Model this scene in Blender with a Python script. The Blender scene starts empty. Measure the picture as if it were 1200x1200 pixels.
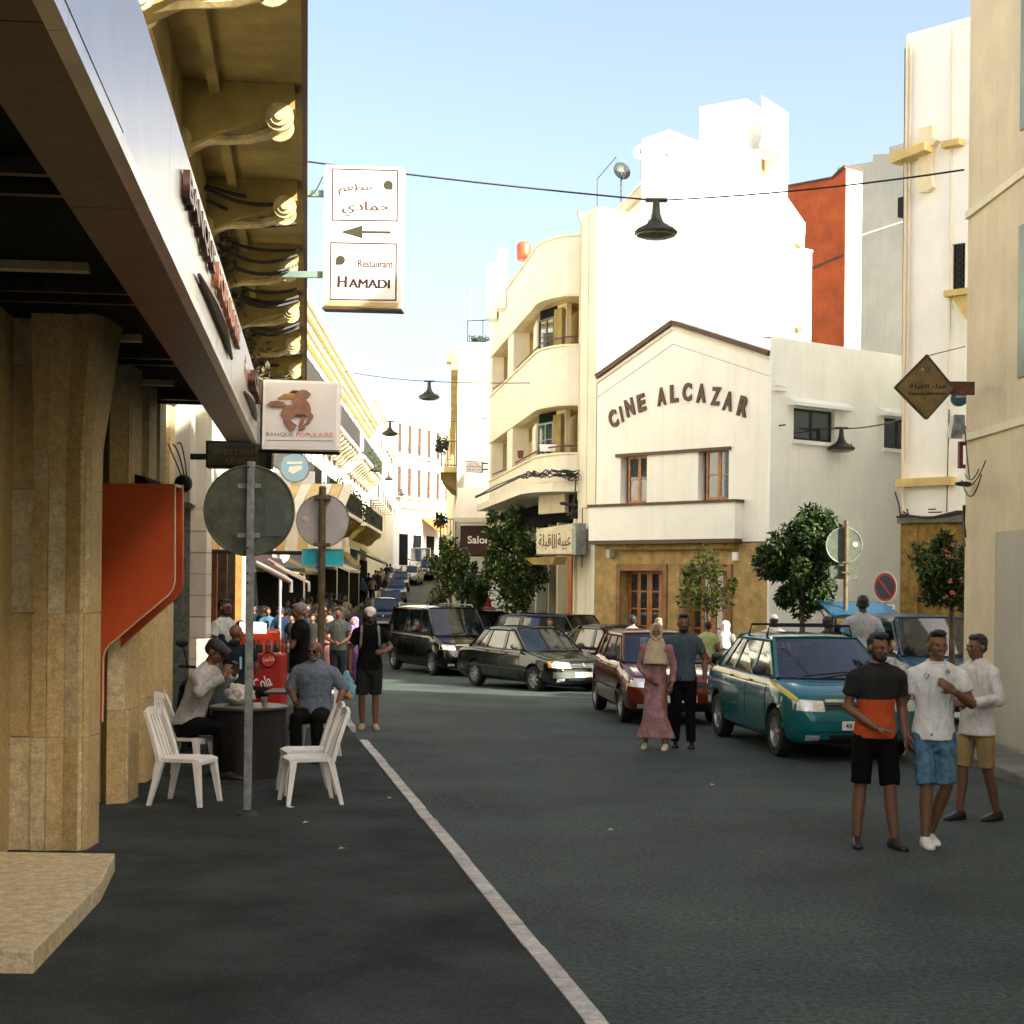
import bpy, bmesh, math, random
import numpy as np
from mathutils import Vector, Matrix, noise
rnd = random.Random(7)
R = math.radians
SC = bpy.context.scene
COL = SC.collection

# ---------------------------------------------------------------- camera
F = 1850.0          # focal length in pixels of the 1200 px picture
CH = 2.17           # camera height above the road
HY = 683.0          # picture row of the horizon
K = math.tan(R(0.6))
cam_d = bpy.data.cameras.new('camera')
cam = bpy.data.objects.new('camera', cam_d)
COL.objects.link(cam)
cam_d.sensor_width = 36.0
cam_d.lens = 36.0 * F / 1200.0
cam_d.shift_y = (HY - 600.0) / 1200.0
cam_d.clip_start = 0.1
cam_d.clip_end = 4000.0
cam.matrix_world = Matrix.Translation((0, 0, CH)) @ Matrix.Rotation(R(90), 4, 'X') @ Matrix.Rotation(R(0.6), 4, 'Z')
SC.camera = cam

# ---------------------------------------------------------------- world and sun
SUN_AZ = R(-38)      # from +X towards -Y
SUN_EL = R(33)
w = bpy.data.worlds.new('World')
SC.world = w
w.use_nodes = True
nt = w.node_tree
nt.nodes.clear()
sky = nt.nodes.new('ShaderNodeTexSky')
sky.sky_type = 'NISHITA'
sky.sun_disc = False
sky.sun_elevation = SUN_EL
sky.sun_rotation = math.pi / 2 - SUN_AZ
sky.air_density = 0.6
sky.dust_density = 4.0
sky.ozone_density = 1.0
sky.altitude = 50
bg = nt.nodes.new('ShaderNodeBackground')
bg.inputs["Strength"].default_value = 0.15
wo = nt.nodes.new('ShaderNodeOutputWorld')
tint = nt.nodes.new('ShaderNodeVectorMath'); tint.operation = 'MULTIPLY'
tint.inputs[1].default_value = (1.06, 0.965, 0.86)      # warm film stock
nt.links.new(sky.outputs[0], tint.inputs[0])
nt.links.new(tint.outputs[0], bg.inputs['Color'])
nt.links.new(bg.outputs[0], wo.inputs['Surface'])
sun_d = bpy.data.lights.new('sun', 'SUN')
sun_d.energy = 4.5
sun_d.angle = R(0.5)
sun_d.color = (1.0, 0.95, 0.80)
sun = bpy.data.objects.new('sun', sun_d)
COL.objects.link(sun)
sdir = Vector((math.cos(SUN_EL) * math.cos(SUN_AZ), math.cos(SUN_EL) * math.sin(SUN_AZ), math.sin(SUN_EL)))
sun.rotation_euler = sdir.to_track_quat('Z', 'Y').to_euler()
sun.location = (20, -15, 30)
SC.view_settings.view_transform = 'Standard'
SC.view_settings.look = 'None'
SC.view_settings.gamma = 1.0
SC.view_settings.use_curve_mapping = False
SC.view_settings.exposure = 1.86
SC.cycles.max_bounces = 8
SC.cycles.diffuse_bounces = 5
SC.cycles.glossy_bounces = 3
SC.cycles.transparent_max_bounces = 8

# ---------------------------------------------------------------- picture -> place
def P(x, y, Y):
    dx = x - 600.0; dy = y - HY
    return Vector(((dx + K * dy) * Y / F, Y, CH - (dy - K * dx) * Y / F))
def G(x, y, z=0.0):
    dx = x - 600.0; dy = y - HY
    return P(x, y, F * (CH - z) / (dy - K * dx))
def ground_z(Y):
    return float(np.interp(Y, [27, 34, 40, 52, 68, 100, 122, 145, 175, 400], [0, -.17, -.28, -.28, -.02, 1.0, 1.95, 3.6, 5.4, 8.0]))

# ---------------------------------------------------------------- mesh helpers
class MB:
    def __init__(s, M=None):
        s.v = []; s.f = []; s.m = []; s.M = M; s.uvp = None
    def add(s, vs, fs, mi=0, M=None):
        o = len(s.v)
        T = s.M
        if M is not None: T = M if T is None else T @ M
        if T is not None: vs = [T @ Vector(p) for p in vs]
        s.v.extend([tuple(p) for p in vs])
        s.f.extend([tuple(i + o for i in f) for f in fs])
        s.m.extend([mi] * len(fs))
        return s
    def box(s, x0, x1, y0, y1, z0, z1, mi=0, M=None):
        return s.add([(x0,y0,z0),(x1,y0,z0),(x1,y1,z0),(x0,y1,z0),(x0,y0,z1),(x1,y0,z1),(x1,y1,z1),(x0,y1,z1)],
                     [(0,3,2,1),(4,5,6,7),(0,1,5,4),(1,2,6,5),(2,3,7,6),(3,0,4,7)], mi, M)
    def poly(s, pts, mi=0, M=None):
        return s.add(pts, [tuple(range(len(pts)))], mi, M)
    def prism(s, pts, a, b, ax='z', mi=0, M=None):
        n = len(pts)
        def mk(p, h):
            return (p[0], p[1], h) if ax == 'z' else ((p[0], h, p[1]) if ax == 'y' else (h, p[0], p[1]))
        vs = [mk(p, a) for p in pts] + [mk(p, b) for p in pts]
        fs = [tuple(range(n))[::-1], tuple(range(n, 2 * n))] + [(i, (i + 1) % n, n + (i + 1) % n, n + i) for i in range(n)]
        return s.add(vs, fs, mi, M)
    def tube(s, path, r, n=8, mi=0, M=None, caps=True):
        path = [Vector(p) for p in path]
        rs = r if isinstance(r, (list, tuple)) else [r] * len(path)
        vs = []; fs = []
        ref = None
        for i, p in enumerate(path):
            d = (path[min(i + 1, len(path) - 1)] - path[max(i - 1, 0)])
            if d.length < 1e-9: d = Vector((0, 0, 1))
            d.normalize()
            if ref is None:
                a = d.orthogonal().normalized()
            else:
                a = (ref - d * ref.dot(d))
                a = a.normalized() if a.length > 1e-6 else d.orthogonal().normalized()
            ref = a
            b = d.cross(a)
            for k in range(n):
                t = 2 * math.pi * k / n
                vs.append(p + (a * math.cos(t) + b * math.sin(t)) * rs[i])
        for i in range(len(path) - 1):
            for k in range(n):
                fs.append((i*n+k, i*n+(k+1)%n, (i+1)*n+(k+1)%n, (i+1)*n+k))
        if caps:
            fs.append(tuple(range(n))[::-1]); fs.append(tuple((len(path)-1)*n + k for k in range(n)))
        return s.add(vs, fs, mi, M)
    def lathe(s, prof, c=(0,0,0), n=20, mi=0, M=None, sx=1, sy=1, caps=True):
        vs = []; fs = []
        for (r, z) in prof:
            for k in range(n):
                t = 2 * math.pi * k / n
                vs.append((c[0] + r * sx * math.cos(t), c[1] + r * sy * math.sin(t), c[2] + z))
        for i in range(len(prof) - 1):
            for k in range(n):
                fs.append((i*n+k, i*n+(k+1)%n, (i+1)*n+(k+1)%n, (i+1)*n+k))
        if caps: fs.append(tuple(range(n))[::-1]); fs.append(tuple((len(prof)-1)*n + k for k in range(n)))
        return s.add(vs, fs, mi, M)
    def ell(s, c, r, rot=None, n=12, mi=0):
        m = max(6, n // 2 + 2); vs = []; fs = []
        c = Vector(c)
        if not isinstance(r, (list, tuple)): r = (r, r, r)
        for i in range(1, m):
            ph = math.pi * i / m
            for k in range(n):
                t = 2 * math.pi * k / n
                vs.append(Vector((r[0]*math.sin(ph)*math.cos(t), r[1]*math.sin(ph)*math.sin(t), r[2]*math.cos(ph))))
        vs.append(Vector((0, 0, r[2]))); vs.append(Vector((0, 0, -r[2])))
        if rot is not None: vs = [rot @ p for p in vs]
        vs = [p + c for p in vs]
        for i in range(m - 2):
            for k in range(n):
                fs.append((i*n+k, (i+1)*n+k, (i+1)*n+(k+1)%n, i*n+(k+1)%n))
        T = len(vs) - 2
        for k in range(n):
            fs.append((T, k, (k+1) % n)); fs.append((T+1, (m-2)*n+(k+1) % n, (m-2)*n+k))
        return s.add(vs, fs, mi)
    def loft(s, rings, mi=0, M=None, caps=True, close=True):
        n = len(rings[0]); vs = [p for r in rings for p in r]; fs = []
        kk = n if close else n - 1
        for i in range(len(rings) - 1):
            for k in range(kk):
                fs.append((i*n+k, i*n+(k+1)%n, (i+1)*n+(k+1)%n, (i+1)*n+k))
        if caps:
            fs.append(tuple(range(n))[::-1]); fs.append(tuple((len(rings)-1)*n + k for k in range(n)))
        return s.add(vs, fs, mi, M)
    def mesh(s, name, mats, smooth=False):
        me = bpy.data.meshes.new(name)
        me.from_pydata(s.v, [], s.f)
        ms = mats if isinstance(mats, (list, tuple)) else [mats]
        for m in ms: me.materials.append(m)
        if len(ms) > 1: me.polygons.foreach_set('material_index', s.m)
        if smooth: me.polygons.foreach_set('use_smooth', [True] * len(s.f))
        me.update()
        return me
    def build(s, name, mats, parent=None, smooth=False, label=None, bevel=0.0, fix=True):
        me = s.mesh(name, mats, smooth)
        if fix:
            bm = bmesh.new(); bm.from_mesh(me)
            bmesh.ops.recalc_face_normals(bm, faces=bm.faces)
            bm.to_mesh(me); bm.free()
        o = bpy.data.objects.new(name, me)
        COL.objects.link(o)
        if parent is not None: o.parent = parent
        if label: o['label'] = label
        if bevel > 0:
            b = o.modifiers.new('bevel', 'BEVEL'); b.width = bevel; b.segments = 2; b.limit_method = 'ANGLE'
            b.angle_limit = R(40)
        if smooth and hasattr(me, 'set_sharp_from_angle'):
            me.set_sharp_from_angle(angle=R(45))
        return o

def tag(o, label=None, cat=None, group=None, kind=None):
    if label: o['label'] = label
    if cat: o['category'] = cat
    if group: o['group'] = group
    if kind: o['kind'] = kind
    return o
def empty(name, label=None, cat=None, loc=(0,0,0), rz=0, group=None):
    o = bpy.data.objects.new(name, None); COL.objects.link(o)
    o.location = loc; o.rotation_euler = (0, 0, rz); o.empty_display_size = 0.2
    return tag(o, label, cat, group)
def copy_tree(o, parent=None):
    c = o.copy(); COL.objects.link(c)
    if parent is not None: c.parent = parent
    for ch in list(o.children): copy_tree(ch, c)
    return c

# ---------------------------------------------------------------- materials
MATS = {}
def mat(name, col, rough=0.7, metal=0.0, var=0.12, scale=2.0, bump=0.15, bscale=60.0, spec=0.5, col2=None,
        streak=0.0, coat=0.0, emit=0.0, alpha=1.0, fine=0.0):
    if name in MATS: return MATS[name]
    m = bpy.data.materials.new(name); m.use_nodes = True
    t = m.node_tree; N = t.nodes; L = t.links
    b = N['Principled BSDF']
    b.inputs['Roughness'].default_value = rough
    b.inputs['Metallic'].default_value = metal
    b.inputs['Specular IOR Level'].default_value = spec
    b.inputs['Coat Weight'].default_value = coat
    b.inputs['Coat Roughness'].default_value = 0.05
    tc = N.new('ShaderNodeTexCoord')
    nz = N.new('ShaderNodeTexNoise'); nz.inputs['Scale'].default_value = scale
    nz.inputs['Detail'].default_value = 6; nz.inputs['Roughness'].default_value = 0.65
    L.new(tc.outputs['Object'], nz.inputs['Vector'])
    c2 = col2 if col2 else tuple(c * (1 - 2.2 * var) for c in col)
    c1 = tuple(min(1, c * (1 + var)) for c in col) if not col2 else col
    rp = N.new('ShaderNodeValToRGB')
    rp.color_ramp.elements[0].position = 0.3; rp.color_ramp.elements[0].color = (*c2, 1)
    rp.color_ramp.elements[1].position = 0.68; rp.color_ramp.elements[1].color = (*c1, 1)
    L.new(nz.outputs['Fac'], rp.inputs['Fac'])
    out = rp.outputs['Color']
    if fine > 0:
        n3 = N.new('ShaderNodeTexNoise'); n3.inputs['Scale'].default_value = bscale
        n3.inputs['Detail'].default_value = 3
        L.new(tc.outputs['Object'], n3.inputs['Vector'])
        mr = N.new('ShaderNodeMapRange')
        mr.inputs['From Min'].default_value = 0.3; mr.inputs['From Max'].default_value = 0.7
        mr.inputs['To Min'].default_value = 1 - fine; mr.inputs['To Max'].default_value = 1 + fine
        L.new(n3.outputs['Fac'], mr.inputs['Value'])
        mm = N.new('ShaderNodeVectorMath'); mm.operation = 'SCALE'
        L.new(out, mm.inputs[0]); L.new(mr.outputs[0], mm.inputs['Scale'])
        out = mm.outputs[0]
    if streak > 0:
        mp = N.new('ShaderNodeMapping'); mp.inputs['Scale'].default_value = (3.5, 3.5, 0.22)
        L.new(tc.outputs['Object'], mp.inputs['Vector'])
        n2 = N.new('ShaderNodeTexNoise'); n2.inputs['Scale'].default_value = 1.6; n2.inputs['Detail'].default_value = 7
        n2.inputs['Roughness'].default_value = 0.7
        L.new(mp.outputs[0], n2.inputs['Vector'])
        r2 = N.new('ShaderNodeMapRange'); r2.inputs['From Min'].default_value = 0.5; r2.inputs['From Max'].default_value = 0.78
        r2.inputs['To Min'].default_value = 0; r2.inputs['To Max'].default_value = streak
        L.new(n2.outputs['Fac'], r2.inputs['Value'])
        mx = N.new('ShaderNodeMix'); mx.data_type = 'RGBA'; mx.blend_type = 'MULTIPLY'
        mx.inputs['B'].default_value = (0.52, 0.47, 0.40, 1)
        L.new(r2.outputs[0], mx.inputs['Factor']); L.new(out, mx.inputs['A'])
        out = mx.outputs['Result']
    L.new(out, b.inputs['Base Color'])
    if bump > 0:
        nb = N.new('ShaderNodeTexNoise'); nb.inputs['Scale'].default_value = bscale; nb.inputs['Detail'].default_value = 4
        L.new(tc.outputs['Object'], nb.inputs['Vector'])
        bp = N.new('ShaderNodeBump'); bp.inputs['Strength'].default_value = bump; bp.inputs['Distance'].default_value = 0.02
        L.new(nb.outputs['Fac'], bp.inputs['Height']); L.new(bp.outputs[0], b.inputs['Normal'])
    if emit > 0:
        L.new(out, b.inputs['Emission Color']); b.inputs['Emission Strength'].default_value = emit
    if alpha < 1: b.inputs['Alpha'].default_value = alpha
    MATS[name] = m
    return m
def glass(name, tint=(0.02, 0.03, 0.035), alpha=0.75, rough=0.03):
    if name in MATS: return MATS[name]
    m = mat(name, tint, rough=rough, var=0.05, bump=0.0, spec=0.9, alpha=alpha, coat=0.6)
    return m
def ramp_z(name, stops, rough=0.8, axis='Z', bump=0.3, bscale=30):
    """flat printed bands: colour by object height; stops = [(z, colour)...] constant steps"""
    if name in MATS: return MATS[name]
    m = mat(name, (0.5, 0.5, 0.5), rough=rough, bump=bump, bscale=bscale)
    t = m.node_tree; N = t.nodes; L = t.links; b = N['Principled BSDF']
    tc = N.new('ShaderNodeTexCoord'); sp = N.new('ShaderNodeSeparateXYZ'); L.new(tc.outputs['Object'], sp.inputs[0])
    lo, hi = stops[0][0] - 0.001, stops[-1][0] + 1.0
    mr = N.new('ShaderNodeMapRange'); mr.inputs['From Min'].default_value = lo; mr.inputs['From Max'].default_value = hi
    L.new(sp.outputs[axis], mr.inputs['Value'])
    rp = N.new('ShaderNodeValToRGB'); rp.color_ramp.interpolation = 'CONSTANT'
    els = rp.color_ramp.elements
    els[0].position = 0; els[0].color = (*stops[0][1], 1)
    els[1].position = (stops[1][0] - lo) / (hi - lo); els[1].color = (*stops[1][1], 1)
    for z, c in stops[2:]:
        e = els.new((z - lo) / (hi - lo)); e.color = (*c, 1)
    L.new(mr.outputs[0], rp.inputs['Fac'])
    L.new(rp.outputs['Color'], b.inputs['Base Color'])
    return m

m_asphalt = mat('asphalt', (0.052, 0.070, 0.064), rough=0.78, var=0.20, scale=0.55, bump=0.6, bscale=26, fine=0.5, spec=0.15)
m_asph2 = mat('pavement_asphalt', (0.046, 0.058, 0.054), rough=0.9, var=0.25, scale=0.9, bump=0.8, bscale=70, fine=0.35, spec=0.1)
m_kerb = mat('kerb_stone', (0.50, 0.49, 0.45), rough=0.85, var=0.2, scale=5, bump=0.5, bscale=40, fine=0.12)
m_white = mat('white_plaster', (0.88, 0.87, 0.78), rough=0.9, var=0.035, scale=0.9, bump=0.3, bscale=30, streak=0.20)
m_whiteclean = mat('white_wall_paint', (0.87, 0.87, 0.80), rough=0.9, var=0.03, scale=1.2, bump=0.2, bscale=30, streak=0.12)
m_cream = mat('cream_plaster', (0.74, 0.66, 0.45), rough=0.9, var=0.06, scale=1.1, bump=0.25, bscale=35, streak=0.35)
m_creamband = mat('pale_cream_plaster', (0.76, 0.71, 0.57), rough=0.9, var=0.05, scale=1.2, bump=0.2, bscale=35, streak=0.25)
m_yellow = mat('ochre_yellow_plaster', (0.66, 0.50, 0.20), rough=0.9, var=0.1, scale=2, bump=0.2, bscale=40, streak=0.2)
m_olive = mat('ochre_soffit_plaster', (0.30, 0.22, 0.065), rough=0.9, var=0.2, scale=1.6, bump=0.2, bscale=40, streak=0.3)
m_grey = mat('grey_render', (0.45, 0.45, 0.38), rough=0.92, var=0.06, scale=0.8, bump=0.25, bscale=35, streak=0.3)
m_beige = mat('beige_render', (0.66, 0.58, 0.42), rough=0.9, var=0.06, scale=1.3, bump=0.3, bscale=40, streak=0.3)
m_brown = mat('dark_brown_paint', (0.085, 0.042, 0.022), rough=0.6, var=0.2, scale=6, bump=0.2)
m_red = mat('terracotta_paint', (0.42, 0.085, 0.02), rough=0.9, var=0.14, scale=1.6, bump=0.3, streak=0.35)
m_redpanel = mat('red_laminate', (0.50, 0.075, 0.014), rough=0.5, var=0.05, scale=9, bump=0.05)
m_stone = mat('sandstone_cladding', (0.42, 0.29, 0.11), rough=0.85, var=0.2, scale=4, bump=0.4, bscale=30, fine=0.15, streak=0.2)
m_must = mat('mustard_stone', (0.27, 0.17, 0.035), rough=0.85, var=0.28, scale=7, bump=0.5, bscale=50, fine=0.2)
m_trav = mat('travertine', (0.58, 0.46, 0.23), rough=0.6, var=0.22, scale=14, bump=0.3, bscale=60, fine=0.22, col2=(0.40, 0.29, 0.12), streak=.3)
m_trav2 = mat('pale_travertine', (0.60, 0.52, 0.32), rough=0.6, var=0.18, scale=14, bump=0.3, bscale=60, fine=0.2, streak=.25)
m_black = mat('black_paint', (0.006, 0.006, 0.006), rough=0.5, spec=.25, var=0.1)
m_rubber = mat('rubber', (0.008, 0.008, 0.008), rough=0.85, var=0.2, bump=0.1)
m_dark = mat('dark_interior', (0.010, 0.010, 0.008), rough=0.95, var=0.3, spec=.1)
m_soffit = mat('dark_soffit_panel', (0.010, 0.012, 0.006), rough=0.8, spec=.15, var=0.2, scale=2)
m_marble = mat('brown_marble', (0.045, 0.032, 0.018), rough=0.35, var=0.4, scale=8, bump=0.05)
m_alu = mat('brushed_aluminium', (0.62, 0.62, 0.60), rough=0.32, metal=0.75, var=0.10, scale=3, bump=0.08, bscale=15)
m_galv = mat('galvanised_steel', (0.30, 0.33, 0.33), rough=0.5, metal=0.7, var=0.25, scale=12, bump=0.2, bscale=60, fine=0.1)
m_signback = mat('sign_back_grey', (0.095, 0.115, 0.082), rough=0.5, metal=0.3, var=0.22, scale=6, bump=0.15, fine=0.15)
m_signback2 = mat('pale_sign_back', (0.45, 0.45, 0.44), rough=0.5, metal=0.2, var=0.08, scale=6, bump=0.1, fine=0.06)
m_polebrown = mat('rusty_pole_paint', (0.12, 0.095, 0.05), rough=0.6, metal=0.3, var=0.25, scale=10, fine=0.1)
m_signwhite = mat('white_sign_face', (0.88, 0.87, 0.84), rough=0.35, var=0.02, bump=0.02)
m_signcream = mat('aged_sign_face', (0.60, 0.54, 0.36), rough=0.6, var=0.12, scale=6)
m_wood = mat('varnished_wood', (0.40, 0.15, 0.035), rough=0.45, var=0.2, scale=6, bump=0.15)
m_green = mat('dark_green_paint', (0.015, 0.03, 0.02), rough=0.5, var=0.1)
m_glass = glass('window_glass', (0.03, 0.045, 0.05), 0.82)
m_carglass = glass('car_glass', (0.004, 0.010, 0.013), 0.72)
m_curtain = mat('curtain', (0.55, 0.50, 0.40), rough=0.9, var=0.15, scale=5)
m_tilew = mat('cream_tile', (0.60, 0.58, 0.50), rough=0.4, var=0.06, scale=5, bump=0.03)
m_wire = mat('black_cable', (0.012, 0.010, 0.009), rough=0.6, var=0.1)
m_lamp = mat('patinated_lamp_metal', (0.045, 0.048, 0.030), rough=0.45, metal=0.4, var=0.3, scale=12)
m_iron = mat('wrought_iron', (0.03, 0.03, 0.028), rough=0.55, metal=0.3)
m_greenmetal = mat('blue_green_metal', (0.16, 0.24, 0.20), rough=0.5, var=0.2)
m_teal = mat('teal_plate', (0.02, 0.50, 0.58), rough=0.4, var=0.1)

# ---------------------------------------------------------------- wall frames
class Wall:
    """vertical plane through plan points a -> b (left to right as seen); local x along, y inwards, z up"""
    def __init__(s, a, b):
        s.a = Vector((a[0], a[1], 0)); d = Vector((b[0] - a[0], b[1] - a[1], 0)); s.L = d.length
        s.u = d.normalized(); s.n = Vector((0, 0, 1)).cross(s.u)
        s.M = Matrix(((s.u.x, s.n.x, 0, s.a.x), (s.u.y, s.n.y, 0, s.a.y), (0, 0, 1, 0), (0, 0, 0, 1)))
    def at(s, x, y):
        dx = x - 600.0; dy = y - HY
        d = Vector(((dx + K * dy) / F, 1.0))
        # a + u t = Y d
        det = s.u.x * (-d.y) - (-d.x) * s.u.y
        t = ((-s.a.x) * (-d.y) - (-d.x) * (-s.a.y)) / det
        Y = s.a.y + s.u.y * t
        return t, CH - (dy - K * dx) * Y / F
    def sx(s, x, y=600): return s.at(x, y)[0]
    def rect(s, x0, y0, x1, y1):
        """picture rectangle -> (s0, s1, z0, z1)"""
        ym = (y0 + y1) / 2; xm = (x0 + x1) / 2
        return s.sx(x0, ym), s.sx(x1, ym), s.at(xm, y1)[1], s.at(xm, y0)[1]
    def p(s, t, y, z): return s.M @ Vector((t, y, z))

def wall_grid(mb, W, s0, s1, z0, z1, holes=(), rev=0.22, mi=0):
    xs = sorted(set([s0, s1] + [h[0] for h in holes] + [h[1] for h in holes]))
    zs = sorted(set([z0, z1] + [h[2] for h in holes] + [h[3] for h in holes]))
    for i in range(len(xs) - 1):
        for j in range(len(zs) - 1):
            cx = (xs[i] + xs[i+1]) / 2; cz = (zs[j] + zs[j+1]) / 2
            if any(h[0] < cx < h[1] and h[2] < cz < h[3] for h in holes): continue
            mb.add([(xs[i],0,zs[j]),(xs[i+1],0,zs[j]),(xs[i+1],0,zs[j+1]),(xs[i],0,zs[j+1])], [(0,1,2,3)], mi, W.M)
    for (a, b, c, d) in holes:
        mb.add([(a,0,c),(b,0,c),(b,0,d),(a,0,d),(a,rev,c),(b,rev,c),(b,rev,d),(a,rev,d)],
               [(0,1,5,4),(1,2,6,5),(2,3,7,6),(3,0,4,7)], mi, W.M)
def shell(mb, pts, z0, z1, holes={}, rev=0.22, mi=0, cap=True):
    """closed footprint (clockwise seen from above so that outside is the viewer's side)"""
    n = len(pts)
    for i in range(n):
        a = pts[i]; b = pts[(i + 1) % n]
        W = Wall(a, b)
        wall_grid(mb, W, 0, W.L, z0, z1, holes.get(i, ()), rev, mi)
    if cap: mb.poly([(p[0], p[1], z1) for p in pts], mi)

def window(parent, W, r, frame=0.05, mull=1, trans=1, dep=0.16, m=None, mg=None, panes=True, name='window', back=True, lab=None):
    """wood/metal frame part with glass panes as sub-parts; r = (s0,s1,z0,z1)"""
    m = m or m_wood; mg = mg or m_glass
    a, b, c, d = r
    mb = MB(W.M)
    t = 0.05
    mb.box(a, a+frame, dep-t, dep, c, d); mb.box(b-frame, b, dep-t, dep, c, d)
    mb.box(a+frame, b-frame, dep-t, dep, c, c+frame); mb.box(a+frame, b-frame, dep-t, dep, d-frame, d)
    iw = (b - a - 2*frame); ih = (d - c - 2*frame); q = frame * 0.5
    for k in range(1, mull + 1):
        x = a + frame + iw * k / (mull + 1); qq = q * (1.3 if (mull % 2 == 1 and k == (mull + 1) // 2) else 0.6)
        mb.box(x-qq, x+qq, dep-t+0.005, dep-0.005, c+frame, d-frame)
    for k in range(1, trans + 1):
        z = c + frame + ih * k / (trans + 1)
        mb.box(a+frame, b-frame, dep-t+0.010, dep-0.010, z-q*0.5, z+q*0.5)
    o = mb.build(name, m, parent, label=lab)
    if panes:
        for i in range(mull + 1):
            for j in range(trans + 1):
                g = MB(W.M)
                x0 = a+frame+iw*i/(mull+1); x1 = a+frame+iw*(i+1)/(mull+1)
                y0 = c+frame+ih*j/(trans+1); y1 = c+frame+ih*(j+1)/(trans+1)
                g.box(x0+0.004, x1-0.004, dep-0.028+rnd.uniform(-.002,.002), dep-0.022, y0+0.004, y1-0.004)
                g.build('pane', mg, o)
    else:
        g = MB(W.M); g.box(a+frame*.8, b-frame*.8, dep-0.028, dep-0.022, c+frame*.8, d-frame*.8); g.build('pane', mg, o)
    return o

# ---------------------------------------------------------------- lettering
def text_obj(name, s, m, parent=None, ext=0.01, off=0.0):
    cu = bpy.data.curves.new(name, 'FONT'); cu.body = s; cu.size = 1.0; cu.extrude = ext; cu.offset = off
    cu.resolution_u = 3
    ob = bpy.data.objects.new(name, cu); COL.objects.link(ob)
    me = bpy.data.meshes.new_from_object(ob)
    COL.objects.unlink(ob); bpy.data.objects.remove(ob); bpy.data.curves.remove(cu)
    me.name = name
    me.materials.clear(); me.materials.append(m)
    o = bpy.data.objects.new(name, me); COL.objects.link(o)
    if parent is not None: o.parent = parent
    return o
def put_text(W, s, x0, y0, x1, y1, hpx, m, parent, y=-0.004, ext=0.003, off=0.0, name='lettering', rot=0.0, capfit=True):
    """lettering on a wall frame; baseline runs from picture point 0 to 1, cap height hpx picture pixels"""
    a = Vector(W.at(x0, y0)); b = Vector(W.at(x1, y1))
    h = abs(W.at(x0, y0 - hpx)[1] - a.y)
    o = text_obj(name, s, m, parent, ext=ext, off=off)
    co = np.array([v.co[:] for v in o.data.vertices]) if len(o.data.vertices) else np.zeros((1, 3))
    mn = co.min(0); mx = co.max(0)
    wx = max(mx[0] - mn[0], 1e-4); wy = max(mx[1] - mn[1], 1e-4)
    d = b - a
    sx = d.length / wx; sy = h / wy
    ang = math.atan2(d.y, d.x)
    L = Matrix.Diagonal((sx, sy, 1, 1)) @ Matrix.Translation((-mn[0], -mn[1], 0))
    # text plane xy -> wall xz
    T = Matrix(((1,0,0,0),(0,0,-1,0),(0,1,0,0),(0,0,0,1)))
    MM = W.M @ Matrix.Translation((a.x, y, a.y)) @ T @ Matrix.Rotation(ang, 4, 'Z') @ L
    o.data.transform(MM)
    if MM.determinant() < 0: o.data.flip_normals()
    return o
def sline(a, b, sag, n=14):
    a = Vector(a); b = Vector(b)
    return [a.lerp(b, i / n) - Vector((0, 0, sag * 4 * (i / n) * (1 - i / n))) for i in range(n + 1)]
# ================================================================ SETTING
# ground sheet that reaches the horizon
mb = MB()
ys = [-60, 0, 27, 34, 40, 52, 60, 68, 80, 90, 100, 110, 122, 145, 175, 400, 1500, 3000]
for i in range(len(ys) - 1):
    y0, y1 = ys[i], ys[i+1]
    mb.poly([(-900, y0, ground_z(y0) - 0.03), (900, y0, ground_z(y0) - 0.03), (900, y1, ground_z(y1) - 0.03), (-900, y1, ground_z(y1) - 0.03)])
tag(mb.build('ground', m_asph2), kind='structure')
# road
mb = MB()
ys = [-30, 5, 20, 27, 34, 40, 46, 52, 60, 68, 80, 90, 100, 110, 122, 145, 160]
xl = lambda y: (0.30 + 0 - 0.178 * (y - 11.65) - 0.3 + 0.0) if y < 27 else (-0.33 - 0.178 * 15.35 if y < 40 else -3.06 - (y - 40) * 0.105 if y < 60 else -5.16 - (y - 60) * 0.045)
def kx(y): return -0.30 - 0.178 * (y - 11.65)
for i in range(len(ys) - 1):
    y0, y1 = ys[i], ys[i+1]
    mb.poly([(-14, y0, ground_z(y0)), (40, y0, ground_z(y0)), (40, y1, ground_z(y1)), (-14, y1, ground_z(y1))])
tag(mb.build('road', m_asphalt), kind='structure')
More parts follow.
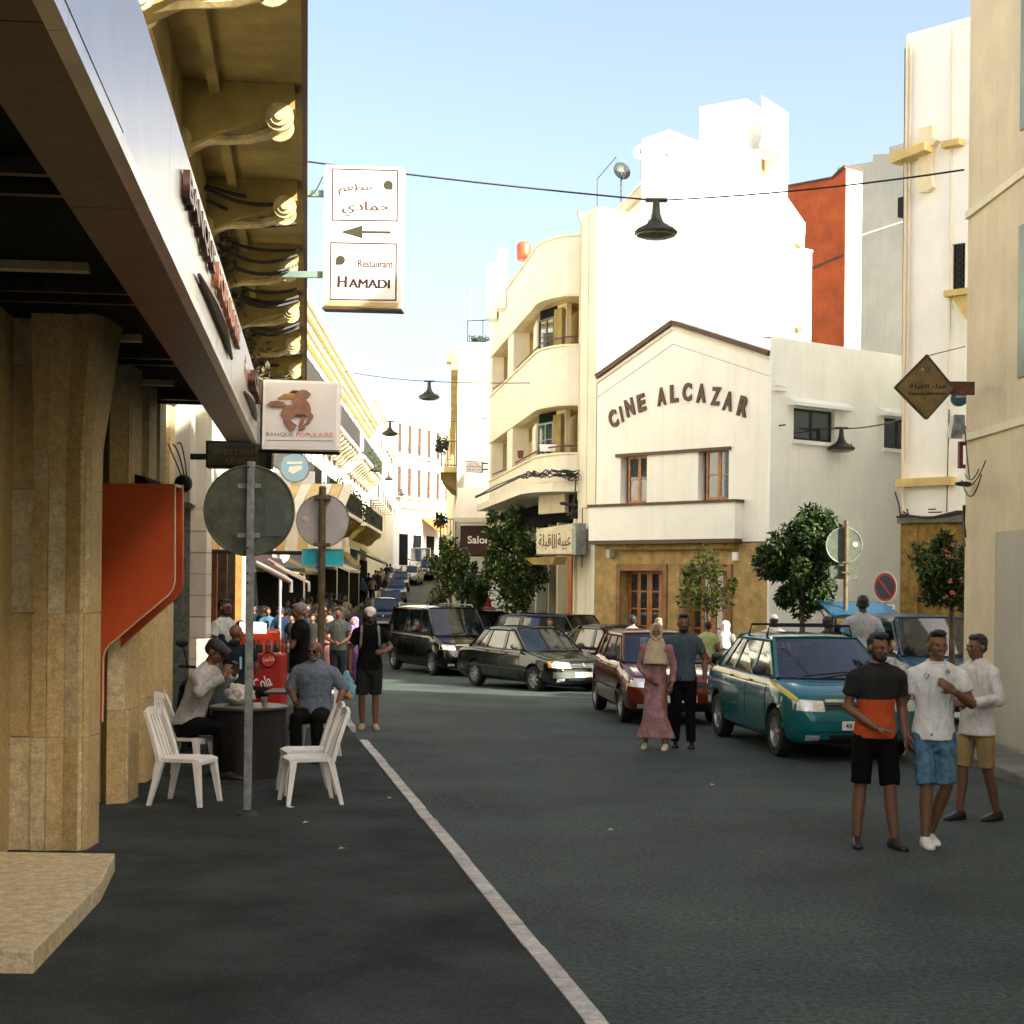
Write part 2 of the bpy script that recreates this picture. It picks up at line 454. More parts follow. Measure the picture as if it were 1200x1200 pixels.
# left pavement: asphalt surface behind a row of kerb stones
mb = MB()
PV = 0.08
ys = [-10, 0, 6, 12, 18, 22, 26.5]
for i in range(len(ys) - 1):
    y0, y1 = ys[i], ys[i+1]
    mb.box(-14, 0, 0, 1, 0, 0) if False else mb.add([(-14,y0,0.004),(kx(y0)-.07,y0,0.004),(kx(y1)-.07,y1,0.004),(-14,y1,0.004),(-14,y0,PV),(kx(y0)-.07,y0,PV),(kx(y1)-.07,y1,PV),(-14,y1,PV)],
        [(4,5,6,7),(1,2,6,5)] + ([(2,3,7,6)] if y1 > 26 else []))
o = tag(mb.build('left_pavement', m_asph2), kind='structure')
kerb = tag(empty('kerb'), kind='structure')
y = 2.0
ln = math.hypot(1, 0.178)
while y < 26.3:
    l = rnd.uniform(0.55, 0.85)
    if 20.6 < y < 22.3: y += l; continue      # patched over with asphalt
    k = MB()
    x0, x1 = kx(y) , kx(y + l / ln - 0.012)
    y1 = y + l / ln - 0.012
    z = PV + 0.012 + rnd.uniform(-.004, .004); dx = rnd.uniform(-.006, .006)
    k.add([(x0-.069+dx,y,0.002),(x0+.045+dx,y,0.002),(x1+.045+dx,y1,0.002),(x1-.069+dx,y1,0.002),
           (x0-.069+dx,y,z),(x0+.040+dx,y,z),(x1+.040+dx,y1,z),(x1-.069+dx,y1,z)],
          [(0,3,2,1),(4,5,6,7),(0,1,5,4),(1,2,6,5),(2,3,7,6),(3,0,4,7)])
    k.build('kerb_stone', m_kerb, kerb)
    y += l / ln
# pale gutter line and joints beside the kerb
mb = MB()
for (y0, y1, d) in ((6, 25, 0.34), (6, 25, 0.62)):
    yy = y0
    while yy < y1:
        mb.add([(kx(yy)+d,yy,.003),(kx(yy)+d+.012,yy,.003),(kx(yy+.45)+d+.012,yy+.45,.003),(kx(yy+.45)+d,yy+.45,.003)], [(0,1,2,3)])
        yy += 0.5
tag(mb.build('gutter_joint', mat('gutter_joint_dark', (0.022,0.022,0.022)), fix=False), kind='structure')
# right pavement in front of the cinema, curved corner
mb = MB()
cpts = [G(705,742), G(800,758), G(905,768), G(960,762)]
ring = [(5.2, 36.4), (6.0, 34.2), (6.9, 31.8), (7.6, 32.2), (13, 37), (13, 60), (-1.2, 60), (-1.2, 54), (-0.4, 47), (0.3, 43.2), (2.2, 41.3), (4.0, 39.2)]
mb.prism(ring, -0.5, -0.02, 'z')
tag(mb.build('right_pavement', mat('pavement_concrete', (0.17,0.165,0.14), rough=.85, var=.2, bump=.4, fine=.15), bevel=.02), kind='structure')
mb = MB(); mb.prism([(6.0, -8), (12, -8), (12, 22.4), (6.0, 22.4), (5.7, 21.8), (5.6, 20), (5.6, -8)], -0.02, 0.12, 'z')
tag(mb.build('right_near_pavement', MATS['pavement_concrete'], bevel=.02), kind='structure')
# far pavements along the climbing street
mb = MB()
for side in (0, 1):
    ys = [52, 60, 68, 84, 100, 122, 145]
    for i in range(len(ys) - 1):
        y0, y1 = ys[i], ys[i+1]
        f = (lambda y: (-9.8 - .03*(y-57), -7.4 - .035*(y-57))) if side == 0 else (lambda y: (-3.1 - .040*(y-57), -1.6 - .04*(y-57)))
        if side == 1 and y0 < 58: continue
        a0, b0 = f(y0); a1, b1 = f(y1); z0 = ground_z(y0); z1 = ground_z(y1)
        mb.add([(a0,y0,z0+.005),(b0,y0,z0+.005),(b1,y1,z1+.005),(a1,y1,z1+.005),(a0,y0,z0+.14),(b0,y0,z0+.14),(b1,y1,z1+.14),(a1,y1,z1+.14)],
               [(4,5,6,7),(1,2,6,5),(0,1,5,4),(3,0,4,7)])
tag(mb.build('far_pavement', mat('sunlit_pavement', (0.30,0.27,0.22), rough=.9, var=.12)), kind='structure')
# stone step at the near corner of the bank
st = empty('stone_step', 'worn pale stone doorstep at the foot of the nearest travertine column', 'step')
mb = MB(); a = G(135,1000,.2); b = G(118,1034,.2)
mb.prism([(a.x-1.6, b.y-1.9), (b.x+.14, b.y-1.9), (b.x, b.y), (a.x, a.y), (a.x-1.7, a.y+.05)], 0.005, 0.20, 'z')
mb.build('slab', m_trav2, st, bevel=.01)

# ================================================================ CINEMA
CR = P(900, 740, 37.0); CL = P(697, 740, 41.0)
Wf = Wall((CL.x, CL.y), (CR.x, CR.y))          # gable front
sd = Vector((0.79, 0.61)).normalized()
Ws = Wall((CR.x, CR.y), (CR.x + sd.x*12, CR.y + sd.y*12))
cin = empty('cinema', 'small white gabled cinema with brown trim and raised lettering on its front', 'building', (CR.x, CR.y, 0))
cin.location = (0, 0, 0)
L = Wf.L
ez0 = Wf.at(697, 441)[1]; ez1 = Wf.at(897, 414)[1]
apx = Wf.at(789, 377)
zb = Wf.at(785, 636)[1]                           # underside of projecting band
holes_up = [Wf.rect(727, 534, 758, 589), Wf.rect(818, 526, 854, 586)]
hz = [(h[0], h[1], zb + 1.02, h[3]) for h in holes_up]
mb = MB()
wall_grid(mb, Wf, 0, L, zb, 7.3, hz, 0.26)
mb.poly([Wf.p(0,0,7.3), Wf.p(L,0,7.3), Wf.p(L,0,ez1-.08), Wf.p(apx[0],0,apx[1]-.08), Wf.p(0,0,ez0-.08)])
mb.prism([(0,7.3),(L,7.3),(L,ez1-.1),(apx[0],apx[1]-.1),(0,ez0-.1)], 0.26, 0.32, 'y', M=Wf.M)
o = mb.build('wall', m_white, cin, fix=False)
# side wall, parapet and flat roofs
ztop = 8.0
sh = [Ws.rect(930, 480, 978, 517), Ws.rect(1036, 492, 1062, 525)]
hs = [(sh[0][0], sh[0][1], sh[0][2], sh[0][3]), (sh[1][0], sh[1][0]+1.25, sh[0][2]+.0, sh[0][3]), (5.3, 6.3, 2.3, 3.0)]
mb = MB()
wall_grid(mb, Ws, 0.0, 12, 0, ztop, hs, 0.2)
mb.box(-0.05, 12, 0.0, 0.28, ztop, ztop+0.02, M=Ws.M)
bk = Vector((CL.x, CL.y, 0)) + Vector((sd.x, sd.y, 0)) * 12
mb.add([(CR.x+sd.x*12, CR.y+sd.y*12, 0), (CR.x+sd.x*12, CR.y+sd.y*12, ztop), (bk.x, bk.y, ztop), (bk.x, bk.y, 0)], [(0,1,2,3)])
mb.build('wall', m_white, cin, fix=False, label='long pale side wall with two small windows')
mb = MB()
mb.poly([(CL.x+.4*sd.x, CL.y+.4*sd.y, 7.2), (CR.x+.1*sd.x, CR.y+.1*sd.y, 7.2), (CR.x+sd.x*12, CR.y+sd.y*12, 7.2), (bk.x, bk.y, 7.2)])
mb.build('roof', m_grey, cin, fix=False)
# gable coping boards
for (p, q) in (((0, ez0), apx), (apx, (L - .02, ez1))):
    mb = MB(Wf.M)
    d = Vector((q[0]-p[0], q[1]-p[1])).normalized(); n2 = Vector((-d.y, d.x))
    ex = 0.06
    mb.prism([(p[0]-n2.x*.08, p[1]-n2.y*.08), (q[0]-n2.x*.08, q[1]-n2.y*.08), (q[0]+n2.x*.04, q[1]+n2.y*.04), (p[0]+n2.x*.04, p[1]+n2.y*.04)], -0.10, 0.34, 'y')
    mb.build('gable_coping', m_brown, cin)
for (dz0, dz1, y0_, m_) in ((.14, .20, -.045, m_creamband), (.55, .567, -.010, m_grey)):
    m2 = MB(Wf.M)
    m2.prism([(0, ez0-dz1), (apx[0], apx[1]-dz1), (L, ez1-dz1), (L, ez1-dz0), (apx[0], apx[1]-dz0), (0, ez0-dz0)], y0_, -.002, 'y')
    m2.build('moulding', m_, cin)
# corner pier between front and side with little ledges
mb = MB(Ws.M); mb.box(-.04, .62, -.05, -.002, 0.0, ztop)
mb.build('corner_pier', m_whiteclean, cin)
mb = MB(Ws.M); zz = Ws.at(905, 458)[1]
mb.box(.02, .42, -.14, -.002, zz, zz+.05); mb.box(.05, .45, -.09, -.002, zz+.12, zz+.24)
mb.build('ledge', m_white, cin)
# window lintel bar, projecting band, sills
r = Wf.rect(723, 532, 857, 527); zl = Wf.at(790, 530)[1]
mb = MB(Wf.M); mb.box(r[0], r[1], -.07, -.002, zl-.035, zl+.045); mb.build('window_lintel', m_brown, cin)
a0 = 0.03; a1 = Wf.sx(870, 610)
mb = MB(Wf.M); mb.box(a0, a1, -.30, -.001, zb+.07, zb+.93); mb.build('projecting_band', m_whiteclean, cin)
mb = MB(Wf.M); mb.box(a0-.03, a1+.05, -.34, -.0, zb+.931, zb+1.0); mb.build('band_cap', m_brown, cin)
mb = MB(Wf.M); mb.box(a0, a1, -.32, -.0, zb-.03, zb+.069); mb.build('band_foot', m_brown, cin)
for i, h in enumerate(hz):
    window(cin, Wf, (h[0]+.13, h[1], h[2], h[3]), frame=.07, mull=1, trans=2 if False else 1, dep=.2, m=m_wood)
    mb = MB(Wf.M); mb.box(h[0], h[1], 0.27, 0.30, h[2], h[3]); mb.build('blind', m_dark, cin)  # near-black backing that stands for the dark interior behind the glass
    mb = MB(Wf.M); mb.box(h[0]+.38, h[1]-.12, 0.23, 0.235, h[2]+.22, h[2]+.85); mb.build('curtain', m_curtain, cin)
# ground floor: ochre stone front with two glazed doorways
drs = [Wf.rect(723, 661, 782, 760), Wf.rect(797, 661, 858, 760)]
dz = drs[0][3]
mb = MB()
hd = [(d[0]+.12, d[1]-.12, 0.13, dz-.16) for d in drs]
wall_grid(mb, Wf, 0, L, 0, zb-.03, hd, 0.42)
mb.build('stone_front', m_stone, cin, fix=False)
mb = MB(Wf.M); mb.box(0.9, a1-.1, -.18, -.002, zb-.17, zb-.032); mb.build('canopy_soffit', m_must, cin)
for d in drs:
    mb = MB(Wf.M)
    mb.box(d[0], d[0]+.13, -.05, -.002, .13, dz); mb.box(d[1]-.13, d[1], -.05, -.002, .13, dz); mb.box(d[0]+.13, d[1]-.13, -.05, -.002, dz-.17, dz)
    mb.build('door_surround', mat('brown_stone', (0.27,0.14,0.05), var=.2, bump=.2), cin)
    w2 = (d[1] - d[0] - .26) / 2
    for k in range(2):
        x0 = d[0]+.13+k*w2
        window(cin, Wf, (x0+.004, x0+w2-.004, .14, dz-.17), frame=.08, mull=1, trans=4, dep=.34, m=m_wood, name='glazed_door')
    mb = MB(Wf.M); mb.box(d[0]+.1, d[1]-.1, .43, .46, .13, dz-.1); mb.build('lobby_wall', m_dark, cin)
mb = MB(Ws.M); mb.box(.63, 12, -.02, -.001, 0, .9); mb.build('skirting', m_grey, cin)
# small wall box and lamp left of the doors
mb = MB(Wf.M); t = Wf.at(863, 652); mb.box(t[0]-.07, t[0]+.07, -.08, -.002, t[1]-.1, t[1]+.1); mb.build('meter_box', m_signwhite, cin)
mb = MB(Wf.M); t = Wf.at(719, 648); mb.box(t[0]-.06, t[0]+.06, -.22, -.002, t[1]-.12, t[1]+.08); mb.build('alarm_box', m_grey, cin)
# side windows with hood and sill
for i, h in enumerate(hs[:2]):
    window(cin, Ws, (h[0]+.02, h[1]-.02, h[2], h[3]), frame=.06, mull=1, trans=0, dep=.14, m=m_iron)
    mb = MB(Ws.M); mb.box(h[0], h[1], .21, .24, h[2], h[3]); mb.build('curtain', mat('greenish_blind', (.16,.18,.12)), cin)
    mb = MB(Ws.M); mb.prism([(0-.30, h[3]+.02), (-.002, h[3]+.02), (-.002, h[3]+.24), (-.30, h[3]+.10)], h[0]-.28, h[1]+.40, 'x')
    mb.build('window_hood', m_whiteclean, cin)
    mb = MB(Ws.M); mb.box(h[0]-.05, h[1]+.10, -.09, -.002, h[2]-.10, h[2]-.01); mb.build('window_sill', m_whiteclean, cin)
window(cin, Ws, (5.32, 6.28, 2.3, 3.0), frame=.05, mull=0, trans=0, dep=.14, m=m_iron)
mb = MB(Ws.M); mb.box(5.15, 6.45, -.15, -.002, 3.02, 3.12); mb.build('window_hood', m_whiteclean, cin)
# raised letters, each one placed on its arc
lets = [('C',160,714,-21,62,118),('I',212,684,-16,18,108),('N',265,641,-15,60,118),('E',340,611,-11,50,118),
        ('A',468,571,-5,62,122),('L',549,552,-3,48,118),('C',632,543,0,62,122),('A',722,550,3,62,124),
        ('Z',815,569,7,62,118),('A',895,601,12,62,122),('R',992,635,16,62,125)]
for (ch, cx, cy, rot, wd, ht) in lets:
    px = 690 + cx / 5.4545; py = 360 + cy / 5.4545
    t, z = Wf.at(px, py)
    hh = ht / 5.4545 * 39 / F / math.cos(R(rot)) * .97
    ww = wd / 5.4545 * 39 / F / 0.74
    o = text_obj('letter', ch, m_brown, cin, ext=.02, off=0.045)
    co = np.array([v.co[:] for v in o.data.vertices]); mn = co.min(0); mx = co.max(0)
    ww = min(ww, hh * .62) if ch != 'I' else hh * .14
    Lm = Matrix.Diagonal((ww/(mx[0]-mn[0]), hh/(mx[1]-mn[1]), 1, 1)) @ Matrix.Translation((-(mn[0]+mx[0])/2, -(mn[1]+mx[1])/2, 0))
    T = Matrix(((1,0,0,0),(0,0,-1,0),(0,1,0,0),(0,0,0,1)))
    o.data.transform(Wf.M @ Matrix.Translation((t, -.022, z)) @ T @ Matrix.Rotation(R(-rot), 4, 'Z') @ Lm)

# ================================================================ APARTMENT HOUSE with loggias
apt = empty('apartment_house', 'cream apartment house with curved corner balconies beside the gabled cinema', 'building')
Dp = (CL.x - .02, CL.y + .05)                   # corner shared with the cinema
pil = P(677, 600, 42.2)
Wbig = Wall(Dp, (Dp[0] + sd.x*9.0, Dp[1] + sd.y*9.0)); BL = Wbig.at(951, 340)[0]
Wbig = Wall(Dp, (Dp[0] + sd.x*BL, Dp[1] + sd.y*BL))
zt = 11.9
e1 = P(630, 600, 43.2); sdir2 = Vector((-0.135, 1.0)).normalized()
e2 = P(597, 600, 48.6)
e2 = Vector((e1.x + sdir2.x*5.4, e1.y + sdir2.y*5.4, 0)); e3 = Vector((e1.x + sdir2.x*11.2, e1.y + sdir2.y*11.2, 0))
e0 = P(655, 600, 42.3)
Wp = Wall((pil.x, pil.y), Dp)                  # pilaster
back = Dp[0] + sd.x*BL, Dp[1] + sd.y*BL
# outline of street side bands (left to right as seen)
band = [(e3.x, e3.y), (e2.x, e2.y), (e1.x, e1.y), (e0.x, e0.y), (pil.x, pil.y)]
# smooth the corner
def arc_pts(a, b, c, n=5):
    out = []
    for i in range(n + 1):
        t = i / n
        out.append(((1-t)**2*a[0]+2*t*(1-t)*b[0]+t*t*c[0], (1-t)**2*a[1]+2*t*(1-t)*b[1]+t*t*c[1]))
    return out
cstart = (e1.x + sdir2.x*.5, e1.y + sdir2.y*.5)
corner = arc_pts(cstart, (e1.x, e1.y), ((e1.x+e0.x)/2, (e1.y+e0.y)/2)) + arc_pts(((e1.x+e0.x)/2, (e1.y+e0.y)/2), (e0.x, e0.y), ((e0.x*.6+pil.x*.4), (e0.y*.6+pil.y*.4)))
bandp = [(e3.x, e3.y), (e2.x, e2.y)] + corner + [(pil.x, pil.y)]
def inset(pts, d):
    # move the street line inwards (to the right/back)
    return [(p[0] + d * .93, p[1] + d * .55) for p in pts]
# main side wall and penthouse
mb = MB()
wall_grid(mb, Wbig, 0, Wbig.L, 0, zt, [], .2)
mb.build('side_wall', m_whiteclean, apt, fix=False)
mb = MB(Wbig.M); mb.box(0, Wbig.L, -.04, .25, zt, zt+.07); mb.build('parapet_cap', m_white, apt)
mb = MB(); wall_grid(mb, Wp, 0, Wp.L, 0, zt+.1, [], .2)
mb.build('pilaster', m_creamband, apt, fix=False)
mb = MB(Wp.M); mb.box(Wp.L*.5-.01, Wp.L*.5+.01, -.015, -.001, .2, zt); mb.box(.02, .06, -.03, -.001, 4.4, zt-.1); mb.build('downpipe', m_cream, apt)
# body core behind the loggias
core = inset(bandp, 1.0)
def band_mesh(name, z0, z1, m, off=0.0, th=.22, ps=bandp, lab=None):
    o_ = [(p[0]-off*.93, p[1]-off*.3) for p in ps]; i_ = [(p[0]+th*.93, p[1]+th*.3) for p in ps]
    mb = MB(); n = len(o_)
    ring0 = [(*p, z0) for p in o_] + [(*p, z0) for p in reversed(i_)]
    ring1 = [(*p, z1) for p in o_] + [(*p, z1) for p in reversed(i_)]
    N = 2 * n; vs = ring0 + ring1; fs = []
    for k in range(N): fs.append((k, (k+1) % N, N+(k+1) % N, N+k))
    for k in range(n - 1):
        fs.append((k, k+1, N-2-k, N-1-k)); fs.append((N+k, N+k+1, 2*N-2-k, 2*N-1-k))
    mb.add(vs, fs)
    return mb.build(name, m, apt, label=lab)
lv = [(9.93, 11.45), (7.0, 8.52), (4.92, 5.62)]
for (a, b) in lv:
    band_mesh('balcony_parapet' if b < 11 else 'roof_parapet', a, b, m_creamband)
    band_mesh('moulding', b+.003, b+.06, m_cream, off=.05, th=.26)
    band_mesh('moulding', a-.07, a-.003, m_cream, off=.04, th=.25)
# slabs
def slab(z0, z1, m, pts, depth=1.5):
    mb = MB(); o_ = pts; i_ = [(p[0]+depth*.93, p[1]+depth*.55) for p in pts]; n = len(o_); N = 2*n
    ring = list(o_) + list(reversed(i_))
    vs = [(*p, z0) for p in ring] + [(*p, z1) for p in ring]; fs = [(k, (k+1) % N, N+(k+1) % N, N+k) for k in range(N)]
    for k in range(n - 1):
        fs.append((k, k+1, N-2-k, N-1-k)); fs.append((N+k, N+k+1, 2*N-2-k, 2*N-1-k))
    mb.add(vs, fs); return mb.build('balcony_slab', m, apt)
inn = [(p[0]+.24, p[1]+.08) for p in bandp]
slab(9.86, 9.92, m_yellow, inn); slab(6.94, 6.99, m_yellow, inn)
low = [(p[0]-.42 if i < 3 else p[0]-.36, p[1]-.12 if i > 2 else p[1]) for i, p in enumerate(bandp[:-1])] + [(pil.x-.02, pil.y-.12)]
slab(4.62, 4.84, m_creamband, low, 2.2)
# loggia back walls with window + shutters
bw = inset(bandp, 1.25)
for (z0, z1) in ((7.0, 9.9), (4.86, 6.95)):
    mb = MB()
    for i in range(len(bw) - 1):
        mb.add([(*bw[i], z0), (*bw[i+1], z0), (*bw[i+1], z1), (*bw[i], z1)], [(0,1,2,3)])
    mb.build('loggia_wall', m_yellow if z0 > 5 else m_cream, apt, fix=False)
# right cheek (next to the pilaster), light cream like in the picture
for (z0, z1) in ((8.52, 9.86), (5.62, 6.94)):
    cx = Wall(inset([(pil.x, pil.y)], .02)[0], inset([(pil.x, pil.y)], 1.3)[0])
    mb = MB(); mb.box(0, 1.35, -.16, -.02, z0-1.4, z1, M=cx.M); mb.build('loggia_cheek', m_cream, apt)
    # bay window between the balcony and the room
    q0 = P(626, 600, 44.6); q1 = P(645, 600, 43.7)
    Wb = Wall((q0.x, q0.y), (q1.x, q1.y))
    mb = MB(Wb.M); mb.box(-.05, Wb.L+.55, .16, .3, z0-1.5, z1); mb.build('bay_wall', m_cream, apt)
    window(apt, Wb, (.02, Wb.L*.95, z0-.35, z1-.28), frame=.05, mull=1, trans=2, dep=.12, m=m_greenmetal if z0 < 7 else m_green)
    mb = MB(Wb.M); mb.box(0, Wb.L, .125, .15, z0-.9, z1); mb.build('curtain', m_dark, apt)  # near-black sheet in place of the dark room behind the bay
    q2 = P(613, 600, 46.0); Wc = Wall((q2.x+.25, q2.y+.2), (q0.x+.02, q0.y))
    mb = MB(Wc.M)
    for k in range(7): mb.box(Wc.L*k/7+.02, Wc.L*(k+1)/7-.02, .0, .05, z0-.9, z1-.25)
    mb.build('shutter', m_creamband, apt)
    mb = MB(Wb.M); mb.box(Wb.L+.04, Wb.L+.50, .03, .10, z0-1.0, z1-.12); mb.build('shutter', m_olive, apt)
# intermediate pier dividing the two openings
t1 = P(597, 600, 1).x; 
for (z0, z1) in ((8.58, 9.86), (5.68, 6.93)):
    mb = MB()
    a = Vector((e2.x, e2.y, 0)) - Vector((sdir2.x, sdir2.y, 0)) * .1
    d = Vector((sdir2.x, sdir2.y, 0)); n_ = Vector((sdir2.y, -sdir2.x, 0))
    c = [a - d*.0, a + d*1.3, a + d*1.3 + n_*.5, a + n_*.5]
    mb.prism([(p.x, p.y) for p in c], z0-.05, z1+.06, 'z'); mb.build('loggia_pier', m_creamband, apt)
    mb = MB(); c = [Vector((e3.x, e3.y, 0)), Vector((e3.x, e3.y, 0)) - d*.5]
    mb.prism([(c[0].x, c[0].y), (c[1].x, c[1].y), (c[1].x+.4, c[1].y), (c[0].x+.4, c[0].y)], z0-.05, z1+.06, 'z'); mb.build('loggia_pier', m_creamband, apt)
# rails on the parapets
for z in (8.78, 5.86):
    pts = [(p[0]+.1, p[1]+.04, z) for p in bandp[1:]]
    mb = MB(); mb.tube(pts, .022, 6); mb.build('balcony_rail', m_brown, apt)
    pts = [(p[0]+.1, p[1]+.04, z) for p in [(e3.x, e3.y-.5), (e2.x, e2.y+1.3)]]
    mb = MB(); mb.tube(pts, .022, 6); mb.build('balcony_rail', m_brown, apt)
# back, roof and rooftop blocks
mb = MB()
foot = [(Dp[0], Dp[1]), (back[0], back[1]), (back[0]-3.5, back[1]+6), (e3.x+1.5, e3.y+.2), (e3.x, e3.y)] + bandp[1:]
mb.poly([(p[0], p[1], 10.9) for p in foot]); mb.build('roof', m_grey, apt, fix=False)
mb = MB(); Wk = Wall((back[0], back[1]), (back[0]-3.5, back[1]+6)); wall_grid(mb, Wk, 0, Wk.L, 0, zt)
Wk = Wall((back[0]-3.5, back[1]+6), (e3.x, e3.y)); wall_grid(mb, Wk, 0, Wk.L, 0, 11.4)
mb.build('wall', m_white, apt, fix=False)
# stepped gable wall at the far end of the roof parapet and the red tank behind it
for (x0, y0, x1, y1, Y) in ((571, 307, 583, 330, 52.5), (583, 290, 594, 330, 50.5)):
    a = P(x0, y1, Y); b = P(x1, y0, Y-.6)
    mb = MB(); mb.box(a.x, b.x, Y-.4, Y+.4, 10.9, b.z); mb.build('chimney', m_whiteclean, apt)
# penthouse: big white volume to the right with sloping edge
q = P(728, 240, 43.5)
Wq = Wall((Dp[0]+sd.x*1.6, Dp[1]+sd.y*1.6+.35), (back[0]-.2, back[1]+.1))
mb = MB()
zA = 12.0; t0 = 0; 
pz = [Wq.at(700, 246), Wq.at(779, 184), Wq.at(783, 168), Wq.at(869, 182), Wq.at(922, 224), Wq.at(950, 268), Wq.at(951, 300)]
prof = [(0, 11), (Wq.L, 11), (Wq.L, 12.6), pz[5], pz[4], (Wq.at(905, 214)[0], Wq.at(905, 214)[1]), pz[3], (Wq.at(830, 172)[0], Wq.at(830, 160)[1]), (Wq.at(783, 150)[0], Wq.at(783, 150)[1]), (0, 12.1)]
s7 = Wq.at(783, 200)[0]
prof = [(s7, 11), (Wq.L, 11), (Wq.L, 12.3), Wq.at(944,262), Wq.at(919,226), Wq.at(868,184), Wq.at(850,178), (s7, Wq.at(783,152)[1])]
mb.prism(prof, 0, 1.1, 'y', M=Wq.M); mb.build('penthouse', m_whiteclean, apt)
# shaded left flank of the penthouse with its sloping stair coping
fa = P(721, 250, 45.0); fb_ = P(783.5, 200, 43.55)
Wfk = Wall((fa.x, fa.y), (fb_.x, fb_.y))
pa, pb = Wfk.at(721, 252), Wfk.at(783.5, 186)
mb = MB(Wfk.M); mb.prism([(0, 11), (Wfk.L, 11), (Wfk.L, pb[1]), (0, pa[1])], 0, .2, 'y'); mb.build('stair_flank', m_white, apt)
mb = MB(Wfk.M); mb.prism([(-.05, pa[1]-.30), (Wfk.L, pb[1]-.42), (Wfk.L, pb[1]-.16), (-.05, pa[1]-.06)], -.16, -.002, 'y'); mb.build('stair_coping', m_cream, apt)
mb = MB(Wfk.M); mb.prism([(-.05, pa[1]+.001), (Wfk.L, pb[1]+.001), (Wfk.L, pb[1]+.10), (-.05, pa[1]+.06)], -.10, .25, 'y'); mb.build('stair_coping', m_white, apt)
# rooftop doorway block
a = P(889, 262, 46); b = P(932, 158, 46)
mb = MB()
Wd = Wall((a.x, 45.6), (b.x, 47.2))
mb.box(0, Wd.L, 0, .25, 12.2, Wd.at(900, 178)[1], M=Wd.M) if False else None
hdw = (Wd.at(891, 200)[0]+.05, Wd.at(913, 200)[0], Wd.at(905, 222)[1]-.4, Wd.at(905, 181)[1])
wall_grid(mb, Wd, 0, Wd.L, 12.0, Wd.at(905, 120)[1], [hdw], .5)
mb.box(0, Wd.L, .5, 2.0, 12.0, Wd.at(905, 120)[1], M=Wd.M)
mb.build('rooftop_block', m_whiteclean, apt, fix=False)
mb = MB(Wd.M); mb.box(hdw[0]-.15, hdw[1]+.1, -.08, -.002, hdw[3]+.01, hdw[3]+.12); mb.box(hdw[0], hdw[1], .46, .49, hdw[2], hdw[3], mi=1)
mb.build('rooftop_doorway', [m_cream, m_must], apt)
for (x, y) in ((934, 288), (934, 386)):
    t = Wbig.at(x, y); mb = MB(Wbig.M); mb.box(t[0]-.1, t[0]+.1, -.12, -.002, t[1]-.05, t[1]+.05); mb.build('vent_hood', m_olive, apt)
# ground floor shops under the overhang
g0 = (pil.x-.02, pil.y+.02); g1 = (e2.x+1.0, e2.y+.4)
Wg = Wall((e3.x+.9, e3.y), (pil.x-.05, pil.y-.02))
mb = MB(Wg.M)
mb.box(0, Wg.L, .0, .2, 3.9, 4.6, mi=0)
mb.build('shop_wall', m_dark, apt)
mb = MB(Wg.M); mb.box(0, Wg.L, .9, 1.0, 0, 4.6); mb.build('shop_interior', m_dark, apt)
for x in (0.05, 2.6, 5.2, 7.6, 9.2, Wg.L-.25):
    mb = MB(Wg.M); mb.box(x, x+.22, -.02, .3, 0, 3.9); mb.build('shop_pier', m_cream if x > 7 else m_grey, apt)
mb = MB(Wg.M); x = Wg.L; mb.box(x-1.1, x-.26, .25, .3, .1, 3.6); mb.build('roller_shutter', mat('dark_shutter', (.05,.05,.035), var=.2), apt)
mb = MB(Wg.M); mb.box(x-1.75, x-1.15, .1, .16, .1, 3.2); mb.build('door', mat('orange_door', (.40,.13,.04), var=.15), apt)
# mess of cables and lamp bracket under the balcony
mb = MB()
for k in range(5):
    pts = [(p[0]-.04+rnd.uniform(-.02,.02), p[1]-.03, 5.08 + rnd.uniform(-.05,.07) - .06*math.sin(i*1.3+k)) for i, p in enumerate(low)]
    mb.tube(pts, .016+.008*rnd.random(), 5)
pts = [P(675, 560, 42.0), P(674, 575, 42.0), P(671, 592, 42.0), P(670, 608, 42.0)]
mb.tube(pts, .02, 5)
for k in range(9):
    q_ = P(664 + rnd.uniform(-9,9), 557 + rnd.uniform(-3,4), 41.9); mb.tube([q_ + Vector((.16*math.cos(t_*.8+k), .05*math.sin(t_), .09*math.sin(t_*.8+k*2))) for t_ in range(9)], .012, 5)

mb.build('cable_bundle', m_wire, apt)
mb = MB(); mb.tube([P(675, 592, 42), P(662, 591, 41.6)], .03, 6); mb.ell(P(660, 590, 41.5), (.10,.12,.05)); mb.tube([P(676, 598, 42), P(664, 603, 41.8)], .04, 6); mb.build('wall_lamp', m_iron, apt)
mb = MB(Wp.M); t = Wp.at(688, 626); mb.box(t[0]-.12, t[0]+.1, -.16, -.002, t[1]-.2, t[1]+.12); mb.tube([(t[0]+.06, -.08, t[1]-.2), (t[0]+.12, -.08, t[1]-.4)], .03); mb.build('meter_box', m_galv, apt)
mb = MB(Wp.M); t = Wp.at(683, 596); mb.box(t[0]-.01, t[0]+.01, -.02, -.001, 2.6, t[1]); mb.box(t[0]+.0, Wp.L-.02, -.02, -.001, t[1], t[1]+.015); mb.build('conduit', m_brown, apt)
